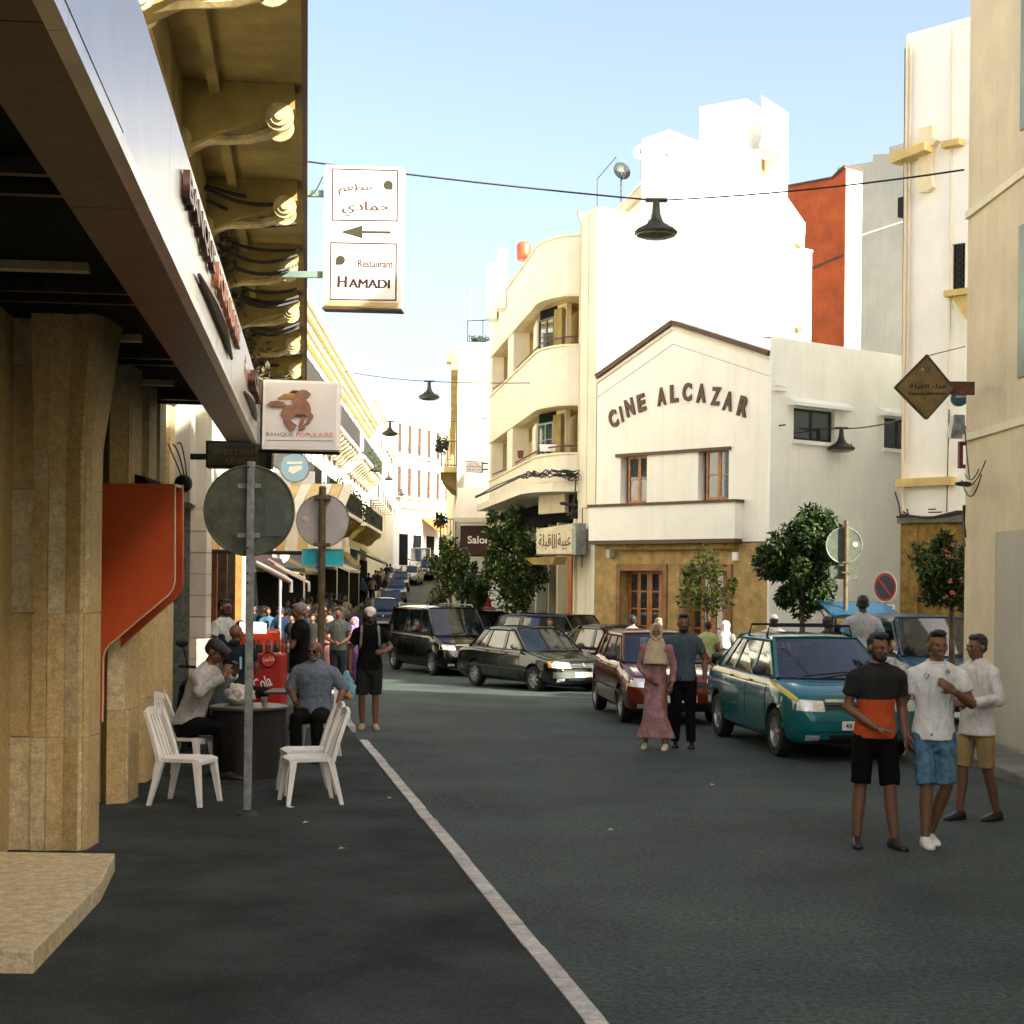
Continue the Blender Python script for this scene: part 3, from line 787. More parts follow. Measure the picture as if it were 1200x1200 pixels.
# white planter box and flower pot on the lower balcony
for (x, y, wd, ht, mm, nm, lb) in ((642, 525, 20, 8, m_signwhite, 'planter_box', 'long white planter box on the first floor balcony rail'), (610, 533, 8, 8, mat('terracotta_pot', (.16,.035,.02)), 'flower_pot', 'dark red flower pot on the balcony rail left of the white planter')):
    a = P(x-wd/2, y+ht/2, 43.05 if nm[0]=='p' else 45.6); b = P(x+wd/2, y-ht/2, a.y)
    po = empty(nm, lb, nm.replace('_', ' '), (a.x, a.y, a.z)); po.location = (0,0,0)
    mb = MB(); mb.prism([(a.x+.03, a.z), (b.x-.03, a.z), (b.x, b.z), (a.x, b.z)], a.y-.1, a.y+.1, 'y'); mb.build('container', mm, po, bevel=.01)
    mb = MB(); mb.box(a.x+.02, b.x-.02, a.y-.08, a.y+.08, b.z+.001, b.z+.02); mb.build('soil', m_dark, po)

# ---------------------------------------------------------------- wear on the road
m_tar = mat('fresh_tar_patch', (0.026,0.030,0.029), rough=.8, var=.2, scale=2, bump=.6, bscale=50, fine=.3)
m_patch = mat('pale_asphalt_patch', (0.062,0.066,0.060), rough=.85, var=.2, scale=2, bump=.6, bscale=50, fine=.3)
def blob(cx, cy, rx, ry, rot, z, sd_, n=18):
    g = random.Random(sd_); return [(cx + (rx*math.cos(a)*math.cos(rot) - ry*math.sin(a)*math.sin(rot))*k_, cy + (rx*math.cos(a)*math.sin(rot) + ry*math.sin(a)*math.cos(rot))*k_, z) for a, k_ in [(2*math.pi*i/n, g.uniform(.82, 1.15)) for i in range(n)]]
g = random.Random(5)
for i in range(9):
    x, y = g.uniform(-.2, 5), g.uniform(9.5, 25); a = g.uniform(-.5, .5) + (1.57 if i % 3 == 0 else 0)
    pts = []; 
    for k in range(14): pts.append((x, y)); a += g.uniform(-.45, .45); x += .22*math.cos(a); y += .22*math.sin(a)
    mb = MB(); vs = []
    for k, p_ in enumerate(pts): w_ = .007*math.sin(math.pi*(k+.3)/14)+.002; vs += [(p_[0], p_[1]-w_, .009+.0002*i), (p_[0]+.004, p_[1]+w_, .009+.0002*i)]
    mb.add(vs, [(2*k, 2*k+2, 2*k+3, 2*k+1) for k in range(13)]); tag(mb.build('road_crack', MATS['gutter_joint_dark'], fix=False), kind='structure')
for (x, y, c_) in ((-1.75,13.6,(.5,.48,.42)),(-1.3,12.3,(.45,.3,.1)),(.9,13.9,(.5,.5,.48)),(2.2,17.1,(.5,.45,.4)),(-2.0,14.5,(.6,.6,.6)),(-1.15,15.2,(.35,.34,.3)),(4.9,18.2,(.5,.5,.5))):
    z_ = PV if x < kx(y) else 0
    li = empty('litter', 'scrap of pale paper lying on the %s about %d paces out' % ('pavement near the chairs' if z_ else 'road surface', int(y)), 'litter', (x, y, z_+.004)); mb = MB(); mb.add([(-.03,-.02,0),(.03,-.024,.012),(.026,.02,.003),(-.02,.024,.014)], [(0,1,2,3)]); mb.build('paper', mat('scrap%d' % int(c_[0]*100), c_), li, fix=False)
# ================================================================ LEFT: BANK with travertine fins and canopy
bank = empty('bank_building', 'near bank front with travertine fins and a long metal-edged canopy', 'building')
BX = lambda Y: -3.21 - 0.1217 * (Y - 12.08)        # line of the fin tips
CX = lambda Y: -1.40 - 0.1217 * (Y - 5.59)         # outer edge of the canopy
bd = Vector((-0.1217, 1.0, 0)).normalized()
bn = Vector((bd.y, -bd.x, 0))                      # towards the street
def bpt(Y, out=0.0, z=0.0):
    return Vector((BX(Y), Y, z)) + bn * out
WR = .62                                           # recess of the wall behind the fin tips
mb = MB()
a = bpt(1.0, -WR); b = bpt(19.6, -WR)
mb.add([(a.x, a.y, 0), (b.x, b.y, 0), (b.x, b.y, 4.2), (a.x, a.y, 4.2), (a.x-4, a.y, 0), (b.x-4, b.y, 0), (b.x-4, b.y, 4.2), (a.x-4, a.y, 4.2)],
       [(0,1,2,3),(1,5,6,2),(0,3,7,4)])
mb.build('wall', m_trav, bank, fix=False)
# wall slabs between the fins
zr = [PV, 0.95, 1.9, 2.85, 3.8, 4.2]
def fin(Yf, wid, dep, kind):
    """fin standing out of the wall; front (camera side) face at Y=Yf"""
    tip = bpt(Yf, -.04)
    # front face polygon in plan: zigzag facets
    if kind == 0:
        pts = [(-wid, 0), (-wid*.72, 0.0), (-wid*.42, .035), (-wid*.14, 0.0), (-.03, .03), (0, .09), (0, dep), (-wid, dep)]
    elif kind == 1:
        pts = [(-wid, 0.10), (-wid*.75, .16), (-wid*.48, -.02), (-.02, .06), (0, .1), (0, dep), (-wid, dep)]
    else:
        pts = [(-wid, .12), (-wid*.5, -.02), (0, .10), (0, dep), (-wid, dep)]
    pl = [(tip.x + p[0], tip.y + p[1]) for p in pts]
    f = empty('fin', parent := None) if False else bpy.data.objects.new('column', None)
    COL.objects.link(f); f.parent = bank; f['label'] = 'faceted travertine column under the canopy'
    n = len(pl)
    for j in range(len(zr) - 1):
        z0, z1 = zr[j], zr[j+1]
        for i in range(n - 3 if kind else n - 3):
            a, b = pl[i], pl[i+1]
            W = Wall(a, b)
            off = rnd.uniform(-.0015, .0015)
            m = MB(W.M); m.box(.003, W.L-.003, off, .03, z0+.003, z1-.003)
            m.build('stone_panel', m_trav if (i + j) % 3 else m_trav2, f)
        a, b = pl[n-3], pl[n-2]
        W = Wall(a, b); m = MB(W.M); m.box(.003, W.L, 0, .03, z0+.003, z1-.003); m.build('stone_panel', m_trav, f)
    ins = [(p[0], p[1]) for p in pl]
    c = Vector((sum(p[0] for p in ins)/n, sum(p[1] for p in ins)/n))
    ins = [(c.x + (p[0]-c.x)*.93, c.y + (p[1]-c.y)*.9) for p in ins]
    m = MB(); m.prism(ins, 0.0, 4.19, 'z'); m.build('core', m_trav, f)
    # flared head
    m = MB()
    r0 = [(p[0], p[1], 3.15) for p in pl]; r1 = [(c.x+(p[0]-c.x)*1.25+.1, c.y+(p[1]-c.y)*1.6-.15, 4.19) for p in pl]
    if kind == 0: m.loft([r0, r1]); m.build('flared_head', m_trav, f)
fin(12.08, .42, .42, 0)
fin(14.62, .36, .5, 1)
fin(16.1, .30, .45, 2)
fin(17.2, .26, .40, 2)
fin(18.3, .26, .40, 2)
# extra width left of the first fin: wall seen frontally
mb = MB()
c = bpt(12.10)
for j in range(5):
    for i in range(5):
        m = MB(); x1 = c.x - .425 - i*.45
        m.box(x1-.444, x1, c.y+.0, c.y+.35, zr[j]+.003, zr[j+1]-.003); m.build('stone_panel', m_trav if (i+j) % 2 else m_trav2, bank)
# recessed wall slabs between fin 1 and fin 2, seen obliquely
Wr = Wall((bpt(14.6, -.36).x, bpt(14.6, -.36).y), (bpt(12.4, -.36).x, bpt(12.4, -.36).y))
Wr = Wall((bpt(12.5, -.10).x, 12.5), (bpt(14.9, -.30).x, 14.9))
for j in range(5):
    for i in range(3):
        W0 = Wall((bpt(12.5, -.12).x, bpt(12.5, -.12).y), (bpt(14.6, -.30).x, bpt(14.6, -.30).y))
        m = MB(W0.M); m.box(W0.L*i/3+.003, W0.L*(i+1)/3-.003, .0, .03, zr[j]+.003, zr[j+1]-.003); m.build('stone_panel', m_trav2 if (i+j) % 2 else m_trav, bank)
# red privacy fin (flat screen standing off the wall, facing the camera)
scr = empty('red_screen', 'red chamfered privacy screen with white outline between the travertine columns', 'privacy screen')
Ys = 14.35
def sp(x, y, Y=Ys): 
    v = P(x, y, Y); return (v.x, v.z)
A = [sp(120,566), sp(205,567), sp(205,683), sp(202,692), sp(195,701), sp(152,741), sp(146,750), sp(144,758), sp(123,848), sp(117,848)]
A = [sp(117,566), sp(205,567), sp(205,680), sp(203,690), sp(197,698), sp(128,756), sp(123,763), sp(121,772), sp(120,846), sp(114,846)]
mb = MB(); mb.prism(A, Ys, Ys+.05, 'y'); mb.build('front_panel', m_redpanel, scr, bevel=.004)
B = [sp(120,566,Ys+.3), sp(214,568,Ys+.3), sp(214,686,Ys+.3), sp(209,698,Ys+.3), sp(150,750,Ys+.3), sp(141,760,Ys+.3), sp(139,772,Ys+.3), sp(139,832,Ys+.3), sp(121,832,Ys+.3)]
mb = MB(); mb.prism(B, Ys+.30, Ys+.36, 'y'); mb.build('back_panel', m_redpanel, scr, bevel=.004)
mb = MB()
ol = A[1:9]
mb.tube([(p[0], Ys-.002, p[1]) for p in ol], .008, 5); mb.build('white_outline', m_signcream, scr)
mb = MB(); mb.box(sp(117,566)[0], sp(205,567)[0], Ys+.051, Ys+.299, sp(200,566)[1]-.03, sp(200,566)[1]-.005)
mb.build('top_shelf', m_signcream, scr)
mb = MB(); mb.prism([sp(119,559), sp(135,548), sp(155,556), sp(163,565), sp(119,565)], Ys+.5, Ys+1.2, 'y'); mb.build('roof_lining', m_soffit, scr)
# canopy
ya, yb = 2.2, 17.7
def cpt(Y, out, z): 
    v = Vector((CX(Y), Y, z)) + bn * out; return (v.x, v.y, v.z)
def cslab(name, o0, o1, z0, z1, m, y0=ya, y1=yb, par=bank, **kw):
    mb = MB()
    vs = [cpt(y0,o0,z0), cpt(y0,o1,z0), cpt(y1,o1,z0), cpt(y1,o0,z0), cpt(y0,o0,z1), cpt(y0,o1,z1), cpt(y1,o1,z1), cpt(y1,o0,z1)]
    mb.add(vs, [(0,3,2,1),(4,5,6,7),(0,1,5,4),(1,2,6,5),(2,3,7,6),(3,0,4,7)])
    return mb.build(name, m, par, **kw)
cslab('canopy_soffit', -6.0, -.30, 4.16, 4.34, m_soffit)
cslab('canopy_roof', -6.0, -.02, 4.35, 4.42, m_grey)
for k in range(7):
    y0 = ya + (yb-ya)*k/7; y1 = ya + (yb-ya)*(k+1)/7
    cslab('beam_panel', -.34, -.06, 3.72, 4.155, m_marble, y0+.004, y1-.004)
    cslab('lip_panel', -.058, .0, 3.70, 3.76, m_alu, y0+.003, y1-.003)
for k in range(9):
    y0 = ya + (yb-ya)*k/9; y1 = ya + (yb-ya)*(k+1)/9
    cslab('fascia_panel', -.05, rnd.uniform(-.003,.003), 3.763, 4.40, mat('silver_fascia', (0.45,0.45,0.44), rough=.28, metal=.55, var=.06, scale=2, bump=.03, bscale=8), y0+.003, y1-.003)
cslab('end_cap', -.34, .03, 3.70, 4.42, m_galv, yb+.002, yb+.05)
for k in range(5):
    yy = 4.2 + 2.9*k
    cslab('tube_light', -1.35, -.75, 4.10, 4.155, m_signcream, yy, yy+.10)
# ribs of the canopy soffit
for k in range(4):
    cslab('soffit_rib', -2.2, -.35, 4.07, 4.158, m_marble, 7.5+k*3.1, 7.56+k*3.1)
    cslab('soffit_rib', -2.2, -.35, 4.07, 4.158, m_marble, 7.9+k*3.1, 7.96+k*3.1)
# lettering on the fascia (seen at a grazing angle)
def fasc(s, Y0, Y1, z, h, m, ext=.035, nm='raised_lettering'):
    p0 = cpt(Y0, .004, 0); p1 = cpt(Y1, .004, 0)
    Wt = Wall(p0[:2], p1[:2])
    o = text_obj(nm, s, m, bank, ext=ext, off=.02)
    co = np.array([v.co[:] for v in o.data.vertices]); mn = co.min(0); mx = co.max(0)
    T = Matrix(((1,0,0,0),(0,0,-1,0),(0,1,0,0),(0,0,0,1)))
    o.data.transform(Wt.M @ Matrix.Translation((0, -ext, z)) @ T @ Matrix.Diagonal((Wt.L/(mx[0]-mn[0]), h/(mx[1]-mn[1]), 1, 1)) @ Matrix.Translation((-mn[0], -mn[1], 0)))
# the street face is read walking from the far end to the near end when seen from the road
m_let1 = mat('orange_letters', (.55,.20,.10), rough=.4); m_let2 = mat('brown_letters', (.13,.06,.035), rough=.4)
fasc('BANQUE', 8.0, 10.0, 4.08, .17, m_let2, ext=.018); fasc('POPULAIRE', 10.3, 13.1, 4.08, .17, m_let1, ext=.018)
fasc('\ufeb2\ufbe8\ufecc\ufeb7', 16.4, 14.6, 4.0, .28, m_let1); fasc('\ufeda\ufee8\ufe92\ufedf\ufe8d', 15.3, 16.9, 4.0, .28, m_let2)
mb = MB()
for (y0, y1) in ((12.2, 8.9), (16.9, 14.4)):
    pts = [cpt(y0 + (y1-y0)*t, .02, 3.88 + .05*math.sin(t*3)) for t in [i/10 for i in range(11)]]
    mb.tube(pts, [.012 + .03*math.sin(i/10*3.14) for i in range(11)], 6)
tag(mb.build('swoosh', m_let2, bank), kind='stuff')
# conduit clutter under the canopy
mb = MB()
a = Vector(cpt(17.4, -.9, 3.5))
for k in range(3): mb.tube(sline(a + Vector((-.05+.05*k,0,.15)), a + Vector((.12,.1*k,-.25)), -.08*k, 9), .008, 5)
mb.ell(a + Vector((.12,0,-.28)), (.10,.14,.10)); mb.build('security_camera', m_black, bank)

# ================================================================ LEFT: balcony house beyond the bank
m_yel2 = mat('worn_ornament_plaster', (.52,.42,.22), rough=.9, var=.25, scale=6, bump=.4, bscale=30)
bh = empty('balcony_house', 'old ochre balcony house beyond the bank canopy with deep scrolled brackets', 'building')
FX = lambda Y: -3.72 - 0.13 * (Y - 17.7)
hd_ = Vector((-0.13, 1, 0)).normalized(); hn = Vector((hd_.y, -hd_.x, 0))
def hpt(Y, out, z): 
    v = Vector((FX(Y), Y, z)) + hn * out; return (v.x, v.y, v.z)
def hbox(name, Y0, Y1, o0, o1, z0, z1, m, par=None, **kw):
    vs = [hpt(Y0,o0,z0), hpt(Y0,o1,z0), hpt(Y1,o1,z0), hpt(Y1,o0,z0), hpt(Y0,o0,z1), hpt(Y0,o1,z1), hpt(Y1,o1,z1), hpt(Y1,o0,z1)]
    mb = MB(); mb.add(vs, [(0,3,2,1),(4,5,6,7),(0,1,5,4),(1,2,6,5),(2,3,7,6),(3,0,4,7)])
    return mb.build(name, m, par or bh, **kw)
Wh = Wall(hpt(3.0, 0, 0)[:2], hpt(36, 0, 0)[:2])
def hs_(Y): return (Vector(hpt(3.0, 0, 0)) - Vector(hpt(Y, 0, 0))).length
holes = []
for z0 in (6.75, 10.3):
    for Yc in (32.5, 29.3, 26.1, 22.9, 19.7, 16.5, 13.3, 10.1, 6.9):
        holes.append((hs_(Yc)-.5, hs_(Yc)+.5, z0, z0+2.3))
mb = MB(); wall_grid(mb, Wh, 0, Wh.L, 4.42, 14.0, holes, .25)
mb.build('wall', m_creamband, bh, fix=False)
mb = MB(); mb.add([hpt(36,0,0), hpt(36,-6,0), hpt(36,-6,14), hpt(36,0,14), hpt(3,0,14), hpt(3,-6,14)], [(0,1,2,3),(3,2,5,4)]); mb.build('roof', m_creamband, bh, fix=False)
for h in holes:
    m = MB(Wh.M)
    m.box(h[0]+.01, (h[0]+h[1])/2-.01, .03, .07, h[2], h[3]-.02); m.box((h[0]+h[1])/2+.01, h[1]-.01, .05, .09, h[2], h[3]-.02)
    m.build('shutter', m_greenmetal, bh)
for (z, outw, e0, e1) in ((6.50, 1.32, 10.1, 34.5), (10.1, 1.25, 5.0, 34.5)):
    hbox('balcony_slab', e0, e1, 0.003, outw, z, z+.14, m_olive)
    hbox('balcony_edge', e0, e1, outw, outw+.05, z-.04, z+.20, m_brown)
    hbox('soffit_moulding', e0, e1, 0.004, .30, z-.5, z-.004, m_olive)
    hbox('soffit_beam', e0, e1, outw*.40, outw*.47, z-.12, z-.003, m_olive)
    Y = e0 + .2
    while Y < e1:
        # corbel: profile in (out, z), swept along the street
        pr = [(0.0, z-.62), (.30, z-.60), (.62, z-.44), (.95, z-.34), (1.12, z-.30), (outw-.06, z-.22), (outw-.06, z-.005), (0, z-.005)]
        mb = MB()
        v0 = [hpt(Y, p[0], p[1]) for p in pr]; v1 = [hpt(Y+.30, p[0], p[1]) for p in pr]
        n = len(pr)
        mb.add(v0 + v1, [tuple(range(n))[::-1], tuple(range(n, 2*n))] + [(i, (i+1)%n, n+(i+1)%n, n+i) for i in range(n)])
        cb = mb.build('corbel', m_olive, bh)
        mb = MB()
        # volutes at the outer end, stepped discs with a rolled band beneath
        for (oc, zc, rr) in ((outw-.19, z-.30, .125), (.28, z-.52, .10)):
            for stp, (fr_, ex) in enumerate(((1, .03), (.68, .055), (.34, .08))):
                for (ya_, yb_) in ((Y-ex, Y+.0), (Y+.30, Y+.30+ex)):
                    v = []; n_ = 16
                    for yy in (ya_, yb_):
                        for k in range(n_): v.append(hpt(yy, oc + rr*fr_*math.cos(2*math.pi*k/n_), zc + rr*fr_*math.sin(2*math.pi*k/n_)))
                    mb.add(v, [tuple(range(n_))[::-1], tuple(range(n_, 2*n_))] + [(k, (k+1) % n_, n_+(k+1) % n_, n_+k) for k in range(n_)])
        mb.tube([hpt(Y+.15, .12+.15*k, z-.63+.045*k+.05*math.sin(k*.9)) for k in range(8)], [.05,.06,.055,.05,.045,.05,.06,.05], 7)
        mb.build('scroll_ornament', m_yel2, cb)
        Y += 3.3 if z < 8 else 3.0
    # iron railing
    mb = MB(); yy = e0 + .05
    for zz in (z+.20, z+1.1): mb.tube([hpt(e0, outw-.03, zz), hpt(e1, outw-.03, zz)], .02, 5)
    while yy < e1:
        mb.tube([hpt(yy, outw-.03, z+.20), hpt(yy, outw-.03, z+1.1)], .010, 4, caps=False); yy += .13
    tag(mb.build('balcony_railing', m_iron, bh), kind='stuff')
# dark bundles of foliage and cables under the slab
mb = MB()
for k in range(900):
    t = rnd.random()
    Y = 15.5 + rnd.choice((1.9, 3.9, 6.0, 8.2, 10.2)) + rnd.uniform(-.1, 1.1)
    o = rnd.uniform(.10, .50); z = 6.4 - rnd.random()*.5
    if t > .55: Y = rnd.uniform(25.5, 31); o = rnd.uniform(.25, .75); z = rnd.uniform(4.9, 6.4)
    c = Vector(hpt(Y, o, z)); a = Vector((rnd.gauss(0,1), rnd.gauss(0,1), rnd.gauss(0,1))).normalized()*.07; b = a.orthogonal().normalized()*.035
    mb.add([c-a, c+b, c+a, c-b], [(0,1,2,3)])
tag(mb.build('dry_vine', mat('dry_vine', (.10,.085,.04), var=.4, scale=8), bh, fix=False), kind='stuff')
mb = MB()
for k in range(6):
    Y0 = 16.4 + k*2.6
    for j in range(4):
        u0 = rnd.uniform(0,.6); am = rnd.uniform(.04,.2)
        pts = [hpt(Y0 + u0 + .05*i, .2+.08*i, 6.34 - .05*j - am*math.sin(i/13*math.pi)) for i in range(14)]
        mb.tube(pts, .022, 5)
tag(mb.build('cable_bundle', m_wire, bh), kind='stuff')
mb = MB(); mb.tube([hpt(21.9, 1.22, 6.66), hpt(21.9, 1.22, 9.9)], .05, 8); mb.build('drainpipe', m_greenmetal, bh)
# ground floor : tiled pier, shop front
wt = P(222, 740, 20.0); wt2 = P(241, 740, 20.0)
for j in range(11):
    mb = MB(); z0 = PV + j*.27
    mb.box(wt.x, wt2.x, 20.0 + rnd.uniform(-.004,.004), 20.35, z0+.006, z0+.264); mb.build('wall_tile', m_tilew, bh)
mb = MB(); mb.box(wt.x-.01, wt2.x-.01, 20.02, 20.34, 0.0, 4.4); mb.build('pier', m_grey, bh)
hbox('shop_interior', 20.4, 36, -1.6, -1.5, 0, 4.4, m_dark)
hbox('shop_head', 19.0, 36, -.4, .0, 3.1, 4.42, m_grey)
for (Y, w_, m) in ((20.7,.2,m_galv),(22.2,.3,m_wood),(24.0,.22,m_wood),(27,.3,m_marble),(30,.3,m_marble),(33,.3,m_wood),(35.6,.4,m_grey)):
    hbox('shop_pier', Y, Y+w_, -.35, .05, 0, 3.1, m)
hbox('shop_panel', 24.3, 26.8, -.30, -.25, 0.1, 3.0, m_wood)

# ================================================================ LEFT: long pale facade with yellow cornices
lf = empty('cornice_house', 'long sunlit white facade with yellow cornice lines and shutters on the left of the street', 'building')
def lx(Y): return -7.9 - 0.0279 * (Y - 57)
lp0 = (lx(37), 37); lp1 = (lx(100), 100)
Wl = Wall(lp0, lp1)
def ls(Y): return (Y - 37) * math.hypot(1, .0279)
holes = []
Y = 40
while Y < 99:
    holes.append((ls(Y)-.55, ls(Y)+.55, 9.0, 10.9)); holes.append((ls(Y)-.55, ls(Y)+.55, 5.6, 7.9)); Y += 2.6
mb = MB(); wall_grid(mb, Wl, 0, Wl.L, 0, 12.6, holes, .25)
a = Vector((lp0[0], lp0[1], 0)); b = Vector((lp1[0], lp1[1], 0))
mb.add([a, a+Vector((-8,0,0)), a+Vector((-8,0,12.6)), a+Vector((0,0,12.6)), b+Vector((-8,0,12.6)), b+Vector((0,0,12.6))], [(0,1,2,3),(3,2,4,5)])
mb.build('wall', m_white, lf, fix=False)
for h in holes:
    m = MB(Wl.M)
    m.box(h[0]+.01, (h[0]+h[1])/2-.01, .04, .08, h[2], h[3]-.01); m.box((h[0]+h[1])/2+.01, h[1]-.01, .06, .10, h[2], h[3]-.01)
    m.build('shutter', m_green if h[2] < 6 else m_brown, lf)
def lbox(name, Y0, Y1, o0, o1, z0, z1, m, **kw):
    mb = MB(Wl.M); mb.box(ls(Y0), ls(Y1), -o1, -o0, z0, z1); return mb.build(name, m, lf, **kw)
lbox('cornice', 37, 100, .002, .62, 12.0, 12.25, m_white); lbox('cornice', 37, 100, .002, .50, 11.70, 11.998, m_yellow)
lbox('cornice', 37, 100, .002, .34, 11.5, 11.698, m_white); lbox('cornice', 37, 100, .002, .20, 11.2, 11.498, m_yellow)
lbox('parapet', 37, 100, -.3, -.002, 12.6, 13.2, m_white); lbox('parapet_cap', 37, 100, -.32, .06, 13.202, 13.32, m_cream)
lbox('string_course', 37, 100, .002, .12, 8.3, 8.45, m_yellow)
for (z, seg) in ((8.5-.02, ((44, 60), (62, 78), (81, 98))), (5.1, ((40, 58), (60, 80), (83, 99)))):
    for (y0, y1) in seg:
        lbox('balcony_slab', y0, y1, .002, .95, z, z+.16, m_white)
        Y = y0 + .3
        while Y < y1:
            pr = [(-.004, z-.75), (-.25, z-.7), (-.5, z-.4), (-.85, z-.2), (-.85, z-.004), (-.004, z-.004)]
            mb = MB(Wl.M); mb.prism([(p[0], p[1]) for p in pr], ls(Y)-.13, ls(Y)+.13, 'x')
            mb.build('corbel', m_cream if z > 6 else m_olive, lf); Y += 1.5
        mb = MB(Wl.M)
        for zz in (z+.25, z+1.1): mb.tube([(ls(y1), -.9, zz), (ls(y0), -.9, zz)], .02, 4)
        yy = y0
        while yy < y1: mb.tube([(ls(yy), -.9, z+.16), (ls(yy), -.9, z+1.1)], .012, 3, caps=False); yy += .16
        tag(mb.build('balcony_railing', m_iron, lf), kind='stuff')
# roof aerials on this house
for (x, y0, y1, Y) in ((376, 396, 371, 62), (364, 392, 370, 60), (432, 440, 455, 80)):
    b_ = P(x, 400, Y); t = P(x, min(y0, y1), Y)
    an = empty('roof_aerial', ('thin roof aerial with several rungs at the near end of the cornice roof' if x == 376 else 'short plain roof aerial beside the runged one' if x == 364 else 'tiny aerial far along the cornice roof'), 'aerial', group='aerials on the long cornice roof')
    mb = MB(); mb.tube([(b_.x-.3, Y, 13.2), (b_.x-.3, Y, max(t.z, 14.4))], .03, 5)
    mb.build('mast', m_galv, an)
    mb = MB()
    for k in range(5): mb.tube([(b_.x-.62+.05*k, Y, max(t.z,14.4)-.22*k), (b_.x+.02-.05*k, Y, max(t.z,14.4)-.22*k)], .018, 4)
    mb.build('rungs', m_galv, an)
# ground floor shops and awnings along this facade
for k in range(8):
    y0 = 38 + k*7.6; z = ground_z(y0)
    lbox('shop_front', y0+.4, y0+6.8, .002, .05, z+.1, z+2.7, m_dark)
    mb = MB(Wl.M); mb.prism([(-.01, z+3.35), (-.01, z+3.45), (-1.7 + .5*(k % 3), z+2.75), (-1.7 + .5*(k % 3), z+2.65)], ls(y0+.6), ls(y0+6.6), 'x')
    mb.build('awning', [m_black, m_olive, m_green, m_cream][k % 4], lf)
# plants on the balconies
def leaf_cloud(mb, c, r, n, size, mi=0, rr=rnd):
    for _ in range(n):
        v = Vector((rr.gauss(0,1), rr.gauss(0,1), rr.gauss(0,1)))
        v = v.normalized() * (rr.random() ** .4)
        p = Vector(c) + Vector((v.x*r[0], v.y*r[1], v.z*r[2]))
        a = Vector((rr.gauss(0,1), rr.gauss(0,1), rr.gauss(0,1))).normalized(); b = a.orthogonal().normalized()
        s_ = size * rr.uniform(.6, 1.3)
        mb.add([p - a*s_, p + b*s_*.42, p + a*s_, p - b*s_*.42], [(0,1,2,3)], mi)
m_leafd = mat('dark_leaves', (0.022,0.046,0.010), rough=.6, spec=.2, var=.35, scale=9, bump=0)
m_leafm = mat('mid_leaves', (0.045,0.085,0.016), rough=.55, spec=.25, var=.35, scale=9, bump=0)
m_leafl = mat('light_leaves', (0.17,0.21,0.03), rough=.5, var=.3, scale=9, bump=0)
m_bark = mat('bark', (0.13,0.10,0.07), rough=.9, var=.3, scale=8, bump=.5)
mb = MB()
for k in range(12):
    Y = 62 + k*2.6; p = Wl.p(ls(Y), -.8, 5.7 + rnd.uniform(-.2,.5)); leaf_cloud(mb, p, (.35,.8,.5), 70, .10)
for k in range(5):
    Y = 84 + k*2.6; p = Wl.p(ls(Y), -.8, 9.0); leaf_cloud(mb, p, (.35,.8,.4), 60, .10)
tag(mb.build('balcony_plants', m_leafd, None, fix=False), 'dark potted plants crowding the iron balconies of the long sunlit facade', 'plants', kind='stuff')

# ================================================================ far houses
def simple_house(name, label, a, b, z0, z1, deep, wallm, rows, cols, win=(0.8, 1.7), wm=None, cat='building', balc=(), corn=True, group=None, gap=0.0):
    """a,b plan points left->right of the street face; openings in rows (z list) x cols"""
    h = empty(name, label, cat, group=group)
    W = Wall(a, b)
    holes = []
    st = W.L / cols
    for z in rows:
        for c in range(cols):
            x = st*(c+.5); holes.append((x-win[0]/2, x+win[0]/2, z, z+win[1]))
    mb = MB(); wall_grid(mb, W, 0, W.L, z0, z1, holes, .2)
    mb.box(0, W.L, .3, .31, z0, z1, M=W.M)
    mb.add([(0,0,z1),(W.L,0,z1),(W.L,deep,z1),(0,deep,z1)], [(0,1,2,3)], 0, W.M)
    mb.add([(0,0,z0),(0,deep,z0),(0,deep,z1),(0,0,z1)], [(0,1,2,3)], 0, W.M)
    mb.add([(W.L,0,z0),(W.L,deep,z0),(W.L,deep,z1),(W.L,0,z1)], [(0,1,2,3)], 0, W.M)
    mb.build('wall', wallm, h, fix=False)
    me = {}
    for i, ho in enumerate(holes):
        m = MB(W.M); m.box(ho[0]+.01, (ho[0]+ho[1])/2-.01, .06, .1, ho[2], ho[3]-.01); m.box((ho[0]+ho[1])/2+.01, ho[1]-.01, .07, .11, ho[2], ho[3]-.01)
        m.build('shutter', wm or m_brown, h)
    if corn:
        m = MB(W.M); m.box(-.1, W.L+.1, -.3, -.002, z1-.35, z1-.12); m.build('cornice', m_cream, h)
        m = MB(W.M); m.box(-.05, W.L+.05, -.15, -.002, z1-.6, z1-.352); m.build('cornice', wallm, h)
    for z in balc:
        for c in range(cols):
            x = st*(c+.5)
            m = MB(W.M); m.box(x-win[0]*.8, x+win[0]*.8, -.55, -.002, z-.16, z-.02); s_ = m.build('balcony_slab', wallm, h)
            m = MB(W.M)
            m.tube([(x-win[0]*.8, -.5, z+.85), (x+win[0]*.8, -.5, z+.85)], .03, 4)
            for k in range(9): m.tube([(x-win[0]*.8+win[0]*1.6*k/8, -.5, z-.02), (x-win[0]*.8+win[0]*1.6*k/8, -.5, z+.85)], .014, 3, caps=False)
            m.build('balcony_railing', m_iron, s_)
    return h, W
z = 2.0
h1, W1 = simple_house('white_town_house', 'tall white town house on the left where the street begins to climb', (-9.1, 100.02), (-10.0, 124), 1.5, 14.2, 8, m_white, (10.9, 7.6, 4.4+1), 7, win=(.9, 2.0), balc=(10.85, 7.55))
h2, W2 = simple_house('white_town_house', 'second white town house up the climbing street, left of the bend', (-10.0, 124.02), (-10.6, 141), 3, 13.1, 8, m_white, (12.0, 8.8), 5, win=(.9, 2.0), balc=(8.75,))
